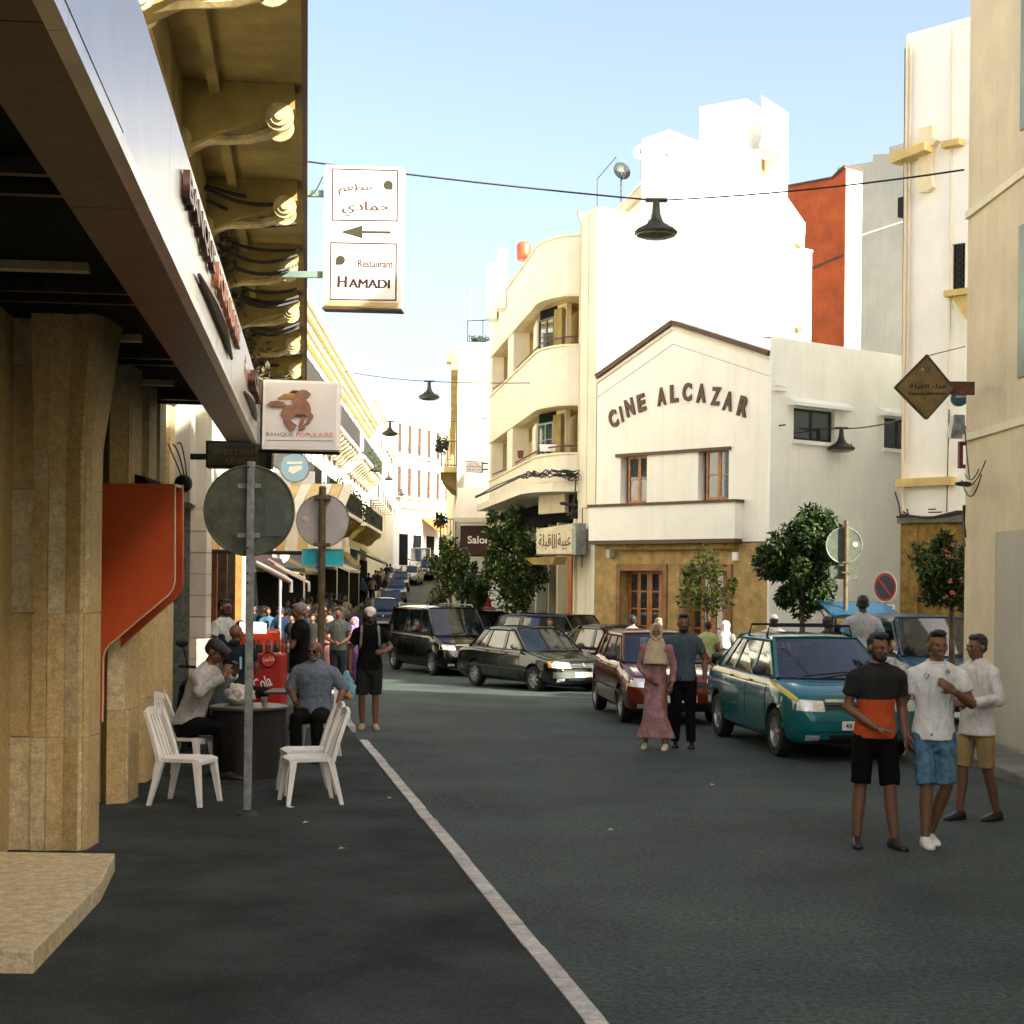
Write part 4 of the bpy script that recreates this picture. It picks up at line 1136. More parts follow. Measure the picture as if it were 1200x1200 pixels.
# end building turning across the view
ea = P(462, 600, 140); eb = P(548, 600, 158)
gz = ground_z(146)
h3, W3 = simple_house('end_house', 'bright white house with rows of tall brown shutters closing the far end of the street', (ea.x, ea.y), (eb.x, eb.y), gz-1, 17.0, 9, m_white, (14.0-.3, 10.2-.3), 8, win=(1.0, 2.6), balc=(13.68, 9.88))
mb = MB(W3.M); mb.box(0, W3.L, -.2, -.002, 8.8, 9.1); mb.build('string_course', m_yellow, h3)
for k, m in enumerate((m_dark, mat('orange_awning', (.62,.20,.05)), m_dark, m_grey, m_dark)):
    mb = MB(W3.M); x = 1.2 + k*3.3; mb.box(x, x+2.0, -.03, -.002, gz, gz+2.8); mb.build('shop_front', m_dark, h3)
for (x0, x1, m) in ((6.5, 10.6, MATS['orange_awning']), (10.8, 14.0, m_creamband)):
    mb = MB(W3.M); mb.prism([(-.01, gz+4.4), (-.01, gz+4.5), (-2.0, gz+3.2), (-2.0, gz+2.9)], x0, x1, 'x'); mb.build('awning', m, h3)
a = P(452, 600, 163); b = P(556, 600, 176)
h4, W4 = simple_house('upper_white_house', 'plain white house rising above the end of the street', (a.x, a.y), (b.x, b.y), 0, 21.2, 9, m_whiteclean, (), 1)
a = P(500, 600, 190); b = P(560, 600, 190)
# right side of the far street
a = P(535, 600, 57.5)
bx = lambda Y: a.x - 0.040*(Y - 57.5)
rh = empty('grey_party_wall_house', 'grey blank end wall house with hotel sign right of the climbing street', 'building')
We = Wall((a.x, 57.5), (a.x+3.2, 57.3)); Wss = Wall((bx(96), 96), (a.x, 57.5))
mb = MB(); zt5 = We.at(540, 401)[1]
wall_grid(mb, We, 0, 3.2, 0, zt5); mb.build('end_wall', m_grey, rh, fix=False)
holes = []; Y = 60
def rs(Y): return (96 - Y)
while Y < 95:
    holes.append((rs(Y)-.5, rs(Y)+.5, 8.2, 10.3)); holes.append((rs(Y)-.5, rs(Y)+.5, 4.8, 6.9)); Y += 3
mb = MB(); wall_grid(mb, Wss, 0, Wss.L, 0, zt5-.1, holes, .25)
mb.add([(bx(96),96,zt5-.1),(a.x,57.5,zt5-.1),(a.x+6,57.5,zt5-.1),(bx(96)+6,96,zt5-.1)], [(0,1,2,3)])
mb.build('wall', m_cream, rh, fix=False)
for h in holes:
    m = MB(Wss.M); m.box(h[0]+.01, h[1]-.01, .05, .09, h[2], h[3]-.01); m.build('shutter', m_green, rh)
# end pilaster / cornice return seen as the yellow curve
mb = MB(Wss.M); mb.box(Wss.L-.9, Wss.L-.003, -.42, -.002, zt5-.7, zt5-.15); mb.box(0, Wss.L-.003, -.25, -.003, zt5-1.0, zt5-.72); mb.build('cornice', m_yellow, rh)
for (zz, zs) in ((We.at(533, 553)[1], 1.1), (We.at(533, 625)[1], 1.1), (We.at(533, 530)[1]+.9, 1.0)):
    pass
for (yb_, yt_) in ((548, 523), (640, 612), (598, 578)):
    zz = We.at(530, yb_)[1]
    if yb_ == 598: continue
    mb = MB(Wss.M); mb.box(Wss.L-5.2, Wss.L-.4, -.62, -.002, zz-.14, zz+.05); mb.build('balcony_slab', m_yellow, rh)
    for k in range(3):
        mb = MB(Wss.M); mb.prism([(-.004, zz-.8), (-.2, zz-.7), (-.55, zz-.3), (-.58, zz-.145), (-.004, zz-.145)], Wss.L-1.0-1.8*k, Wss.L-.7-1.8*k, 'x'); mb.build('corbel', m_olive, rh)
    mb = MB(Wss.M)
    for z_ in (zz+.12, zz+1.0): mb.tube([(Wss.L-5.2, -.58, z_), (Wss.L-.42, -.58, z_), (Wss.L-.42, -.02, z_)], .02, 4)
    for k in range(40): mb.tube([(Wss.L-5.2+.12*k, -.58, zz+.05), (Wss.L-5.2+.12*k, -.58, zz+1.0)], .014, 3, caps=False)
    for k in range(5): mb.tube([(Wss.L-.42, -.58+.12*k, zz+.05), (Wss.L-.42, -.58+.12*k, zz+1.0)], .014, 3, caps=False)
    tag(mb.build('balcony_railing', m_iron, rh), kind='stuff')
    mb = MB()
    for k in range(7): leaf_cloud(mb, Wss.p(Wss.L-.8-.5*k, -.6, zz+1.0), (.3,.35,.3), 60, .07)
    tag(mb.build('balcony_plants', m_leafd, rh, fix=False), kind='stuff')
    mb = MB(Wss.M); mb.box(Wss.L-3.0, Wss.L-1.0, -.03, -.002, zz+.05, zz+2.4); mb.build('balcony_door', m_green, rh)
# neighbouring house further up on the right
h5, W5 = simple_house('ochre_house', 'ochre house further up on the right of the climbing street', (bx(96)-2.2, 138), (bx(96), 96.1), 1, 12.0, 8, m_cream, (8.6, 5.2), 9, win=(.9,1.9))
# shop at the foot of the party wall
shp = empty('salon_shop', 'small salon shop front with a sloping canvas hood and dark glass', 'shop')
Wsh = Wall((a.x-.02, 56.6), (a.x+2.4, 56.4))
mb = MB(Wsh.M); mb.box(.2, 2.4, 0, .1, 3.15, 4.2); mb.build('sign_board', mat('dark_maroon', (.05,.014,.012)), shp)
put_text(Wsh, 'Salon', 548, 637, 574, 637, 9, m_signwhite, shp, y=-.01, ext=.01, off=.02)
mb = MB(Wsh.M); mb.box(.2, 2.4, -.02, .1, 4.201, 4.27); mb.build('sign_trim', m_signwhite, shp)
mb = MB(Wsh.M); mb.prism([(.0, 5.5), (-.02, 5.55), (-1.2, 4.45), (-1.2, 4.3)], .1, 2.4, 'x')
mb.prism([(.1, 4.3), (2.6, 4.3), (2.6, 5.6), (2.3, 5.7)], -.02, .2, 'y'); mb.build('canvas_hood', m_creamband, shp)
mb = MB(Wsh.M); mb.box(.2, 2.4, 0.02, .1, 2.55, 3.1); mb.build('roller_box', m_grey, shp)
window(shp, Wsh, (.35, 2.3, .3, 2.5), frame=.06, mull=1, trans=0, dep=.1, m=m_galv, name='shop_window')
mb = MB(Wsh.M); mb.box(.2, 2.4, .3, .35, 0, 4.2); mb.box(.2, 2.4, 0.0, .3, 0.0, .28); mb.build('shop_interior', m_dark, shp)

# ================================================================ RIGHT: red house and grey houses behind the cinema
c0 = P(936, 300, 60.5); c1 = P(990, 300, 58.6)
Wrd = Wall((c0.x-1.0, 61.6), (c1.x, 58.6))
red = empty('red_house', 'terracotta red rendered house wall rising behind the white cinema', 'building')
tz = [Wrd.at(936, 215), Wrd.at(975, 210), Wrd.at(984, 202), Wrd.at(987, 198)]
pr = [(0, 0), (Wrd.L, 0), (Wrd.L, tz[3][1]), (Wrd.L-.25, tz[2][1]+.0), (Wrd.L-.6, tz[1][1]), (0, tz[0][1])]
mb = MB(Wrd.M); mb.prism(pr, 0, .04, 'y'); mb.build('wall', m_red, red)
mb = MB(Wrd.M); mb.prism(pr, .041, .95, 'y'); mb.build('side_wall', m_whiteclean, red)
mb = MB(Wrd.M); mb.prism([(0, tz[0][1]+.001), (Wrd.L-.6, tz[1][1]+.001), (Wrd.L-.25, tz[2][1]+.001), (Wrd.L, tz[3][1]+.001), (Wrd.L, tz[3][1]+.12), (Wrd.L-.3, tz[2][1]+.08), (Wrd.L-.6, tz[1][1]+.08), (0, tz[0][1]+.08)], -.08, 1.0, 'y')
mb.build('coping', m_brown, red)
z_ = Wrd.at(960, 313)[1]; mb = MB(Wrd.M); mb.prism([(.6, z_-.35), (Wrd.L, z_+.25), (Wrd.L, z_+.33), (.6, z_-.25)], -.03, -.002, 'y'); mb.build('flashing', m_brown, red)
gh = empty('grey_rear_house', 'tall pale grey rendered house behind the red wall, with a stepped top', 'building')
g0 = P(1000, 300, 66); g1 = P(1070, 300, 63)
Wq2 = Wall((g0.x-.6, 66.6), (g1.x, 63))
mb = MB(Wq2.M)
pf = [(0, 0), (Wq2.L, 0), (Wq2.L, Wq2.at(1060, 168)[1]), (Wq2.at(1042,175)[0], Wq2.at(1042,172)[1]), (Wq2.at(1042,175)[0], Wq2.at(1042,180)[1]), (Wq2.at(1023,175)[0], Wq2.at(1023,181)[1]), (Wq2.at(1023,175)[0], Wq2.at(1023,189)[1]), (0, Wq2.at(1000,191)[1])]
mb.prism(pf, 0, 5, 'y'); mb.build('wall', m_grey, gh)
zz = Wq2.at(1030, 270)[1]; mb = MB(Wq2.M); mb.prism([(0.0, zz-.16), (Wq2.L, zz+.1), (Wq2.L, zz+.18), (0, zz-.08)], -.05, -.002, 'y'); mb.build('moulding', m_white, gh)
# white house on the right
wh = empty('white_corner_house', 'tall white corner house with mustard stone base, drainpipe and yellow plaster trim', 'building')
v0 = P(1057, 600, 31.5); v1 = P(1128, 600, 31.0)
Ww = Wall((v0.x, v0.y), (v0.x+2.07, v0.y-2.16))
v2 = (v0.x+2.07, v0.y-2.16)
Wws = Wall((v0.x+3.2, 40), (v0.x, v0.y))
zw = Ww.at(1090, 611)[1]
mb = MB(); hw = [(Ww.at(1115,310)[0]+.02, Ww.at(1131,310)[0], Ww.at(1120,340)[1], Ww.at(1120,286)[1])]
wall_grid(mb, Ww, 0, Ww.L, zw, 13.2, hw, .25); wall_grid(mb, Wws, 0, Wws.L, 0, 13.2, [], .2)
Wk = Wall((v0.x+12, 40), (v0.x+3.2, 40)); wall_grid(mb, Wk, 0, Wk.L, 0, 13.2); Wk = Wall((v0.x+12, v0.y-2.2), (v0.x+12, 40)); wall_grid(mb, Wk, 0, Wk.L, 0, 13.2); Wk = Wall(v2, (v0.x+12, v0.y-2.2)); wall_grid(mb, Wk, 0, Wk.L, 0, 13.2)
mb.add([(v0.x,v0.y,13.2),(v0.x+3.2,40,13.2),(v0.x+12,40,13.2),(v0.x+12,v0.y-2.2,13.2),(v2[0],v2[1],13.2)], [(0,1,2,3,4)])
mb.build('wall', m_whiteclean, wh, fix=False)
rows = 5
for j in range(rows):
    for i in range(5):
        z0 = zw*j/rows; z1 = zw*(j+1)/rows; x0 = Ww.L*i/5; x1 = Ww.L*(i+1)/5
        mb = MB(Ww.M); mb.box(x0+.003, x1-.003, -.02+rnd.uniform(-.002,.002), .02, z0+.003, z1-.003); mb.build('stone_panel', m_must, wh)
mb = MB(Ww.M); mb.box(0.002, .38, -.05, -.024, .0, zw-.02); mb.build('base_pilaster', m_must, wh)
mb = MB(Ww.M); z_ = Ww.at(1090, 703)[1]; mb.box(.4, 1.4, -.035, -.024, z_-.04, z_+.04); mb.build('slot', m_dark, wh)
mb = MB(Ww.M); z_ = Ww.at(1090, 565)[1]; mb.box(-.06, Ww.at(1120, 565)[0], -.16, -.002, z_-.08, z_+.08); mb.build('yellow_ledge', m_yellow, wh)
mb = MB(Ww.M); z_ = zw; mb.box(-.04, Ww.L, -.12, -.03, z_-.03, z_+.10); mb.build('cable_ledge', mat('dirty_ledge', (.14,.13,.10), var=.3), wh)
# capital ornament at the top
mb = MB(Ww.M); z_ = Ww.at(1060, 187)[1]
mb.prism([(-.12, z_-.12), (.65, z_+.0), (.65, z_+.16), (-.12, z_+.08)], -.35, -.002, 'y'); mb.box(.9, 1.3, -.2, -.002, z_+.02, z_+.14)
mb.build('ledge', m_yellow, wh)
mb = MB(Ww.M); xa = Ww.at(1086, 190)[0]
mb.box(xa-.13, xa+.17, -.10, -.002, Ww.at(1086,215)[1], Ww.at(1086,150)[1]); mb.prism([(xa-.15, Ww.at(1086,212)[1]), (xa+.2, Ww.at(1086,212)[1]), (xa+.2, Ww.at(1086,222)[1]), (xa+.1, Ww.at(1086,227)[1]), (xa-.08, Ww.at(1086,226)[1]), (xa-.15, Ww.at(1086,220)[1])], -.13, -.001, 'y')
mb.prism([(xa-.28, z_+.18), (xa, z_-.02), (xa+.32, z_+.2), (xa, z_+.42)], -.16, -.001, 'y')
mb.build('plaster_pendant', m_cream, wh)
mb = MB(Ww.M); mb.tube([(.06, -.08, 13.1), (.06, -.08, Ww.at(1060, 612)[1])], .035, 6); mb.tube([(.14, -.08, 13.1), (.14, -.08, Ww.at(1060, 540)[1])], .02, 6); mb.build('drainpipe', m_beige, wh)
mb = MB(Ww.M); mb.tube([(.0, -.05, 12.9), (.02, -.06, Ww.at(1060, 430)[1])], .018, 5); mb.tube([(1.05, -.03, Ww.at(1110, 480)[1]), (1.02, -.03, Ww.at(1110, 600)[1])], .012, 4)
for k in range(4): mb.tube([(-.05+.08*k, -.12, zw+.1+.05*k), (.25, -.15, zw+.12), (.7, -.14, zw+.06), (1.3, -.13, zw+.12+.02*k), (Ww.L-.2, -.1, zw+.1)], .018, 5)
mb.tube([(-.1, -.1, zw+.6), (.0, -.12, zw+.35), (.05, -.12, zw+.05)], .016, 5); mb.build('cables', m_wire, wh)
mb = MB(Ww.M); xs = Ww.at(-60+1057, 230)[0]; mb.box(-.16, -.005, -.02, .12, Ww.at(1052,255)[1], Ww.at(1052,232)[1]); mb.build('vent_slot', m_black, wh)
mb = MB(Ww.M); h = hw[0]; mb.box(h[0], h[1], .1, .13, h[2], h[3]); g_ = mb.build('window', m_dark, wh)
mb = MB(Ww.M)
for k in range(5): mb.box(h[0]+(h[1]-h[0])*(k+.4)/5, h[0]+(h[1]-h[0])*(k+.4)/5+.015, .02, .04, h[2], h[3])
for k in range(7):
    for q in range(2):
        c = (h[0]+(h[1]-h[0])*(.25+.5*q), .03, h[2]+(h[3]-h[2])*(k+.5)/7)
        mb.tube([(c[0]+.045*math.cos(t*.7), .03, c[2]+.06*math.sin(t*.7)) for t in range(10)], .008, 4)
mb.build('window_grille', m_iron, g_)
mb = MB(Ww.M); mb.box(h[0]-.07, h[1]+.3, -.2, -.002, h[2]-.14, h[2]-.02); mb.prism([(h[0]+.05, h[2]-.142), (h[1]+.2, h[2]-.142), (h[1]+.2, h[2]-.75)], -.12, -.003, 'y'); mb.build('window_sill', m_yellow, wh)
mb = MB(Ww.M); mb.box(Ww.at(1113,300)[0], Ww.at(1115,300)[0], -.03, -.002, zw, 13.1); mb.build('moulding', m_creamband, wh)
# near beige house on the right edge
nb = empty('beige_near_house', 'near beige house filling the right edge of the view, cables hanging on it', 'building')
n0 = P(1131, 600, 22.0)
Wn1 = Wall((n0.x, 22.0), (6.75, 10.0)); Wn1 = Wall((n0.x, 22.0), (n0.x+.30, 6.0))
mb = MB()
foot = [(n0.x, 22.0), (n0.x+.2, 4.0), (n0.x+6.7, 4.0), (n0.x+6.7, 22.0)]
shell(mb, foot, 0, 12.6, {}, .2); shell(mb, [(n0.x+.2, 3.99), (n0.x+.3, -14), (n0.x+6.7, -14), (n0.x+6.7, 3.99)], 0, 12.3); mb.build('wall', m_beige, nb, fix=False)  # second shell: unseen rear block invented to keep the near street shaded
for j in range(3): 
    mb = MB(Wn1.M); mb.box(0, 16, -.05, -.002, 4.2+3.1*j, 4.3+3.1*j); mb.build('string_course', m_creamband, nb)
for k in range(4):
    for j in range(3):
        mb = MB(Wn1.M); x = 2.2+3.6*k; mb.box(x, x+1.0, -.04, -.002, 4.8+3.1*j, 6.7+3.1*j); mb.build('shutter', m_greenmetal, nb)
for k in range(4):
    mb = MB(Wn1.M); x = 1.4+3.8*k; mb.box(x, x+2.6, -.03, -.002, .15, 2.9); mb.build('shop_shutter', m_grey, nb)
mb = MB()
for (p, q, s_) in (((1131,556),(1147,550),.1), ((1127,563),(1150,556),.25), ((1131,570),(1155,540),.1), ((1128,600),(1131,640),.02), ((1131,505),(1136,560),.05)):
    a_ = P(*p, 21.6); b_ = P(*q, 20.2); mb.tube(sline(a_, b_, s_, 10), .009, 5)
mb.ell(P(1129, 567, 21.6), (.12,.08,.035)); mb.tube([P(1131,630,21.6), P(1129,612,21.6), P(1130,592,21.6)], .022, 6)
mb.build('cable_bundle', m_wire, nb)
# unseen house added further right, shaped to shade the street beside the sun strip
fr = empty('unseen_shade_house', 'unseen cream house added behind the near beige house to shade the street', 'building')
mb = MB(); shell(mb, [(14, 24.3), (30, 24.3), (30, 60), (20, 60), (20, 40.5), (14, 40.5)], 0, 13.5); mb.build('wall', m_cream, fr, fix=False)
# ================================================================ CARS
BAKE = []; CUT = []
def bake_all():
    if not BAKE: return
    bpy.context.view_layer.update()
    dg = bpy.context.evaluated_depsgraph_get()
    res = []
    for o in BAKE:
        me = bpy.data.meshes.new_from_object(o.evaluated_get(dg)); res.append(me)
    for o, me in zip(BAKE, res):
        o.modifiers.clear(); o.data = me
    BAKE.clear()
    for c in CUT: bpy.data.objects.remove(c)
    CUT.clear()
def paint(name, col, metal=.0, rough=.20, coat=.55):
    return mat(name, col, rough=rough, metal=metal, var=.10, scale=3, bump=0.0, coat=coat, spec=.15, fine=0.05, bscale=20)
m_chrome = mat('chrome', (.7,.7,.7), rough=.12, metal=1.0, var=.03, bump=0)
m_lens = mat('headlamp_lens', (.75,.77,.75), rough=.08, metal=.5, var=.15, scale=25, bump=.3, bscale=40, coat=1)
m_amber = mat('amber_lens', (.75,.28,.02), rough=.15, coat=1)
m_redlens = mat('red_lens', (.45,.01,.01), rough=.15, coat=1)
m_plate = mat('number_plate', (.80,.78,.70), rough=.4, var=.02)
m_rim = mat('alloy_rim', (.45,.45,.44), rough=.3, metal=.8, var=.1)
m_seat = mat('seat_fabric', (.035,.033,.03), rough=.95, var=.2)
m_plastic = mat('grey_plastic', (.035,.036,.036), rough=.6, var=.15)
SEC = [(0,0),(.78,0),(.90,.025),(.965,.12),(.99,.28),(1.0,.50),(.995,.70),(.975,.84),(.945,.93),(.90,.975),(.82,1.0),(.5,1.01),(0,1.015)]
def smooth_fn(pts, w=.02):
    xs = [p[0] for p in pts]; ys = [p[1] for p in pts]
    k = np.linspace(-1, 1, 9)
    def f(t): return float(np.mean(np.interp(t + k*w, xs, ys)))
    return f
def wheel(par, x, y, r, wd, rimm, spokes=9, side=1):
    wl = bpy.data.objects.new('wheel', None); COL.objects.link(wl); wl.parent = par; wl.location = (x, y, r)
    MX = Matrix.Rotation(R(90), 4, 'Y')
    h = wd/2
    mb = MB(MX); mb.lathe([(r*.62,-h*.9),(r*.80,-h),(r*.94,-h*.92),(r,-h*.6),(r,h*.6),(r*.94,h*.92),(r*.80,h),(r*.62,h*.9)], n=28, caps=False)
    mb.build('tyre', m_rubber, wl, smooth=True)
    mb = MB(MX); o = h*.86*side
    mb.lathe([(r*.60, o*.2),(r*.66,o*.98),(r*.60,o*1.02),(r*.585,o*.8),(r*.56,o*.45)], n=24, mi=0, caps=False)
    mb.lathe([(0.001,o*.30),(r*.56,o*.30),(r*.56,o*.34),(0.001,o*.34)], n=20, mi=1)
    for k in range(spokes):
        a = 2*math.pi*k/spokes
        c, s_ = math.cos(a), math.sin(a)
        pts = []
        for rr, ww in ((r*.10, r*.055), (r*.59, r*.07)):
            for sg in (-1, 1): pts.append((rr*c - sg*ww*s_, rr*s_ + sg*ww*c))
        q = [pts[0], pts[2], pts[3], pts[1]]
        lo, hi = sorted((o*.5, o*.82)); mb.prism(q, lo, hi, 'z', mi=0)
    mb.lathe([(0.001,o*.5),(r*.14,o*.5),(r*.12,o*.95),(0.001,o*.98)], n=12, mi=0)
    mb.build('rim', [rimm, m_plastic], wl, smooth=False)
    return wl
def make_car(name, label, cat, S, group=None):
    L, Wd, H = S['L'], S['W'], S['H']; hw0 = Wd/2
    pm = S['paint']
    root = empty(name, label, cat, group=group)
    top = smooth_fn(S['top'], .012); bot = smooth_fn(S.get('bot', [(0,.30),(.03,.22),(.1,.19),(.9,.20),(.97,.25),(1,.34)]), .01)
    hwf = smooth_fn(S.get('hw', [(0,.70),(.012,.82),(.03,.90),(.07,.955),(.16,.99),(.3,1),(.75,1),(.9,.975),(.97,.93),(.99,.87),(1,.78)]), .006)
    def sec(t, k, off=0.0):
        fx, fz = SEC[k]; b = bot(t); tp = top(t); h = hwf(t)*hw0
        return (fx*h + (off if fx > .8 else 0), -L/2 + L*t, b + fz*(tp-b) + (off if k > 9 else 0))
    ts = sorted(set([0,.004,.012,.025,.045,.07,.1,.13,.16] + [i/36 for i in range(6, 34)] + [.94,.96,.975,.988,.996,1]))
    A0, A1, C1, C0 = S['gh']
    rings = []
    for t in ts:
        half = [sec(t, k) for k in range(len(SEC))]
        ring = half + [(-p[0], p[1], p[2]) for p in reversed(half[1:-1])]
        rings.append(ring)
    mb = MB(); n = len(rings[0]); nS = len(SEC)
    vs = [p for r in rings for p in r]
    base = 0
    for i in range(len(rings)-1):
        tm = (ts[i]+ts[i+1])/2
        for k in range(n):
            q = (i*n+k, i*n+(k+1)%n, (i+1)*n+(k+1)%n, (i+1)*n+k)
            kk = k if k < nS-1 else n-1-k
            dark = (kk >= 10 and A0+.02 < tm < C0-.02) or (kk == 0) 
            mb.f.append(q); mb.m.append(1 if dark else 0)
    mb.v = list(vs); mb.f.append(tuple(range(n))[::-1]); mb.m.append(0); mb.f.append(tuple((len(rings)-1)*n+k for k in range(n))); mb.m.append(0)
    body = mb.build('body', [pm, m_plastic], root, smooth=True)
    r = S.get('wr', .30); wy = [-L/2 + S['fo'], -L/2 + S['fo'] + S['wb']]
    cb = MB(Matrix.Rotation(R(90), 4, 'Y'))
    for y in wy:
        for sx in (-1, 1):
            cb.lathe([(r+.055, sx*(hw0-.24)), (r+.055, sx*(hw0+.2))], c=(-r-.01, y, 0), n=28, mi=1)
    cut = cb.build('cutter', [pm, m_plastic]); CUT.append(cut)
    # cut from both sides
    bo = body.modifiers.new('arches', 'BOOLEAN'); bo.operation = 'DIFFERENCE'; bo.object = cut; bo.solver = 'EXACT'
    cut.parent = root; cut.hide_render = True
    BAKE.append(body)
    for y in wy:
        for sx in (-1, 1): wheel(root, sx*(hw0-S.get('wd',.19)/2-.02), y, r, S.get('wd',.19), S.get('rim', m_rim), S.get('spokes', 9), sx)
    # surface patches on the side
    def side_patch(nm, t0, t1, k0, k1, off, m, sides=(-1,1), nt=6, par=root, fr0=0., fr1=0.):
        out = []
        for sx in sides:
            mb = MB(); vs = []; fs = []
            ks = list(range(k0, k1+1))
            for i in range(nt+1):
                t = t0+(t1-t0)*i/nt
                for j, k in enumerate(ks):
                    p = list(sec(t, k, off))
                    if fr0 and j == 0: q = sec(t, k+1, off); p = [p[a]*(1-fr0)+q[a]*fr0 for a in range(3)]
                    if fr1 and j == len(ks)-1: q = sec(t, k-1, off); p = [p[a]*(1-fr1)+q[a]*fr1 for a in range(3)]
                    vs.append((p[0]*sx, p[1], p[2]))
            m_ = len(ks)
            for i in range(nt):
                for j in range(m_-1): fs.append((i*m_+j, i*m_+j+1, (i+1)*m_+j+1, (i+1)*m_+j))
            mb.add(vs, fs); out.append(mb.build(nm, m, par, smooth=True))
        return out
    # skin depth for front / rear patches
    fzs = [s_[1] for s_ in SEC[2:11]]; fxs = [s_[0] for s_ in SEC[2:11]]
    def hw_at(t, z):
        b, tp = bot(t), top(t)
        f = (z-b)/(tp-b)
        if f < 0 or f > 1.0: return -1
        return hwf(t)*hw0*float(np.interp(f, fzs, fxs))
    def skin(x, z, rear=False):
        for i in range(120):
            t = i*.002
            tt = 1-t if rear else t
            if hw_at(tt, z) >= abs(x): return -L/2 + L*tt
        return -L/2 + L*(1-.24 if rear else .24)
    def end_patch(nm, c, off, m, rear=False, par=root, nx=8, nz=3, mirror=False, th=.02):
        """c = four (x,z) corners: bl, br, tr, tl"""
        outs = []
        for sg in ((1, -1) if mirror else (1,)):
            vs = []; fs = []
            for j in range(nz+1):
                v = j/nz
                for i in range(nx+1):
                    u = i/nx
                    x = (c[0][0]*(1-u)+c[1][0]*u)*(1-v) + (c[3][0]*(1-u)+c[2][0]*u)*v
                    z = (c[0][1]*(1-u)+c[1][1]*u)*(1-v) + (c[3][1]*(1-u)+c[2][1]*u)*v
                    vs.append((sg*x, skin(x, z, rear) + (off if rear else -off), z))
            M_ = nx+1; N_ = len(vs)
            back = [(p[0], p[1] + (-th-off if rear else th+off), p[2]) for p in vs]
            for j in range(nz):
                for i in range(nx):
                    q = (j*M_+i, j*M_+i+1, (j+1)*M_+i+1, (j+1)*M_+i); fs.append(q); fs.append(tuple(a+N_ for a in q[::-1]))
            edge = [i for i in range(M_)] + [j*M_+nx for j in range(1, nz+1)] + [nz*M_+i for i in range(nx-1, -1, -1)] + [j*M_ for j in range(nz-1, 0, -1)]
            for a in range(len(edge)):
                b = (a+1) % len(edge); fs.append((edge[a], edge[b], edge[b]+N_, edge[a]+N_))
            mb = MB(); mb.add(vs+back, fs); outs.append(mb.build(nm, m, par, smooth=True))
        return outs
    # doors
    for (t0, t1) in S['doors']:
        side_patch('door_gap', t0-.0022, t1+.0022, 3, 9, .0015, m_black, nt=6)
        ds = side_patch('door', t0+.0012, t1-.0012, 3, 9, .005, pm, nt=6)
        for d, sx in zip(ds, (-1, 1)):
            t = t1 - .028; p = sec(t, 8); q = sec(t-.03, 8)
            mb = MB(); mb.tube([(sx*(p[0]+.022), p[1], p[2]-.03), (sx*(q[0]+.026), q[1], q[2]-.03)], .013, 6); mb.build('handle', S.get('handlem', m_plastic), d)
    if S.get('rub'): side_patch('side_moulding', .17, .83, 4, 5, .012, m_plastic, fr0=.55, fr1=.25)
    if S.get('stripe'): side_patch('yellow_stripe', .045, .90, 7, 9, .009, S['stripe'], nt=20, fr0=.45, fr1=.35)
    # bonnet gap line
    # greenhouse
    zb0 = lambda t: top(t) - .012
    wb = S.get('wbelt', .90)*hw0; wr = S.get('wroof', .72)*hw0; zr = H - .07
    def gx(t, z):
        zb_ = zb0(t); f = max(0, min(1, (z-zb_)/(zr-zb_))); return (wb+(wr-wb)*(f**1.1))*(1-.10*max(0, (t-.72))*2)
    def yt(t): return -L/2 + L*t
    def gpoly(nm, pts, th, m, par=root, inset_=0.0):
        o_ = []
        for sx in (-1, 1):
            vs = [(sx*(gx(t, z)-inset_), yt(t), z) for t, z in pts]; vb = [(sx*(gx(t, z)-inset_-th), yt(t), z) for t, z in pts]
            n_ = len(pts); mb = MB(); mb.add(vs+vb, [tuple(range(n_)), tuple(range(n_, 2*n_))[::-1]] + [(i, (i+1)%n_, n_+(i+1)%n_, n_+i) for i in range(n_)])
            o_.append(mb.build(nm, m, par))
        return o_
    P_ = S['pillars']          # list of (t_bottom, t_top, width_bottom, width_top) from A to last
    rail = .045
    zt = zr - rail
    for (tb, tt, w0, w1) in P_:
        gpoly('pillar', [(tb-w0/2, zb0(tb)), (tb+w0/2, zb0(tb)), (tt+w1/2, zt+.002), (tt-w1/2, zt+.002)], .045, S.get('pilm', pm))
    for i in range(len(P_)-1):
        a, b = P_[i], P_[i+1]
        g0, g1, g2, g3 = a[0]+a[2]/2-.002, b[0]-b[2]/2+.002, b[1]-b[3]/2+.002, a[1]+a[3]/2-.002
        z_b = (zb0((g0+g1)/2))
        gpoly('side_window', [(g0, zb0(g0)+.005), (g1, zb0(g1)+.005), (g2, zt), (g3, zt)], .006, m_carglass, inset_=.014)
        gpoly('window_seal', [(g0, zb0(g0)-.002), (g1, zb0(g1)-.002), (g1, zb0(g1)+.018), (g0, zb0(g0)+.018)], .02, S.get('seal', m_black), inset_=-.004)
    # roof with rails
    rg = []
    N_ = 12
    for i in range(N_+1):
        t = A1 + (C1-A1)*i/N_ ; e = min(i, N_-i)/N_
        dz = -.035*(1-min(1, e*5))**2 ; fr = .02*(1-min(1, e*6))
        wr_ = gx(t, zr) + .004
        half = [(0, H+dz), (wr_*.5, H-.008+dz), (wr_*.82, H-.028+dz), (wr_*.96, H-.05+dz*.8), (wr_+.004, zr-.012), (wr_+.002, zt), (wr_-.04, zt)]
        sec_ = half + [(0, zt+.0)] + [(-p[0], p[1]) for p in reversed(half[1:])]
        rg.append([(p[0], yt(t), p[1]) for p in sec_])
    mb = MB(); mb.loft(rg); mb.build('roof', S.get('roofm', pm), root, smooth=True)
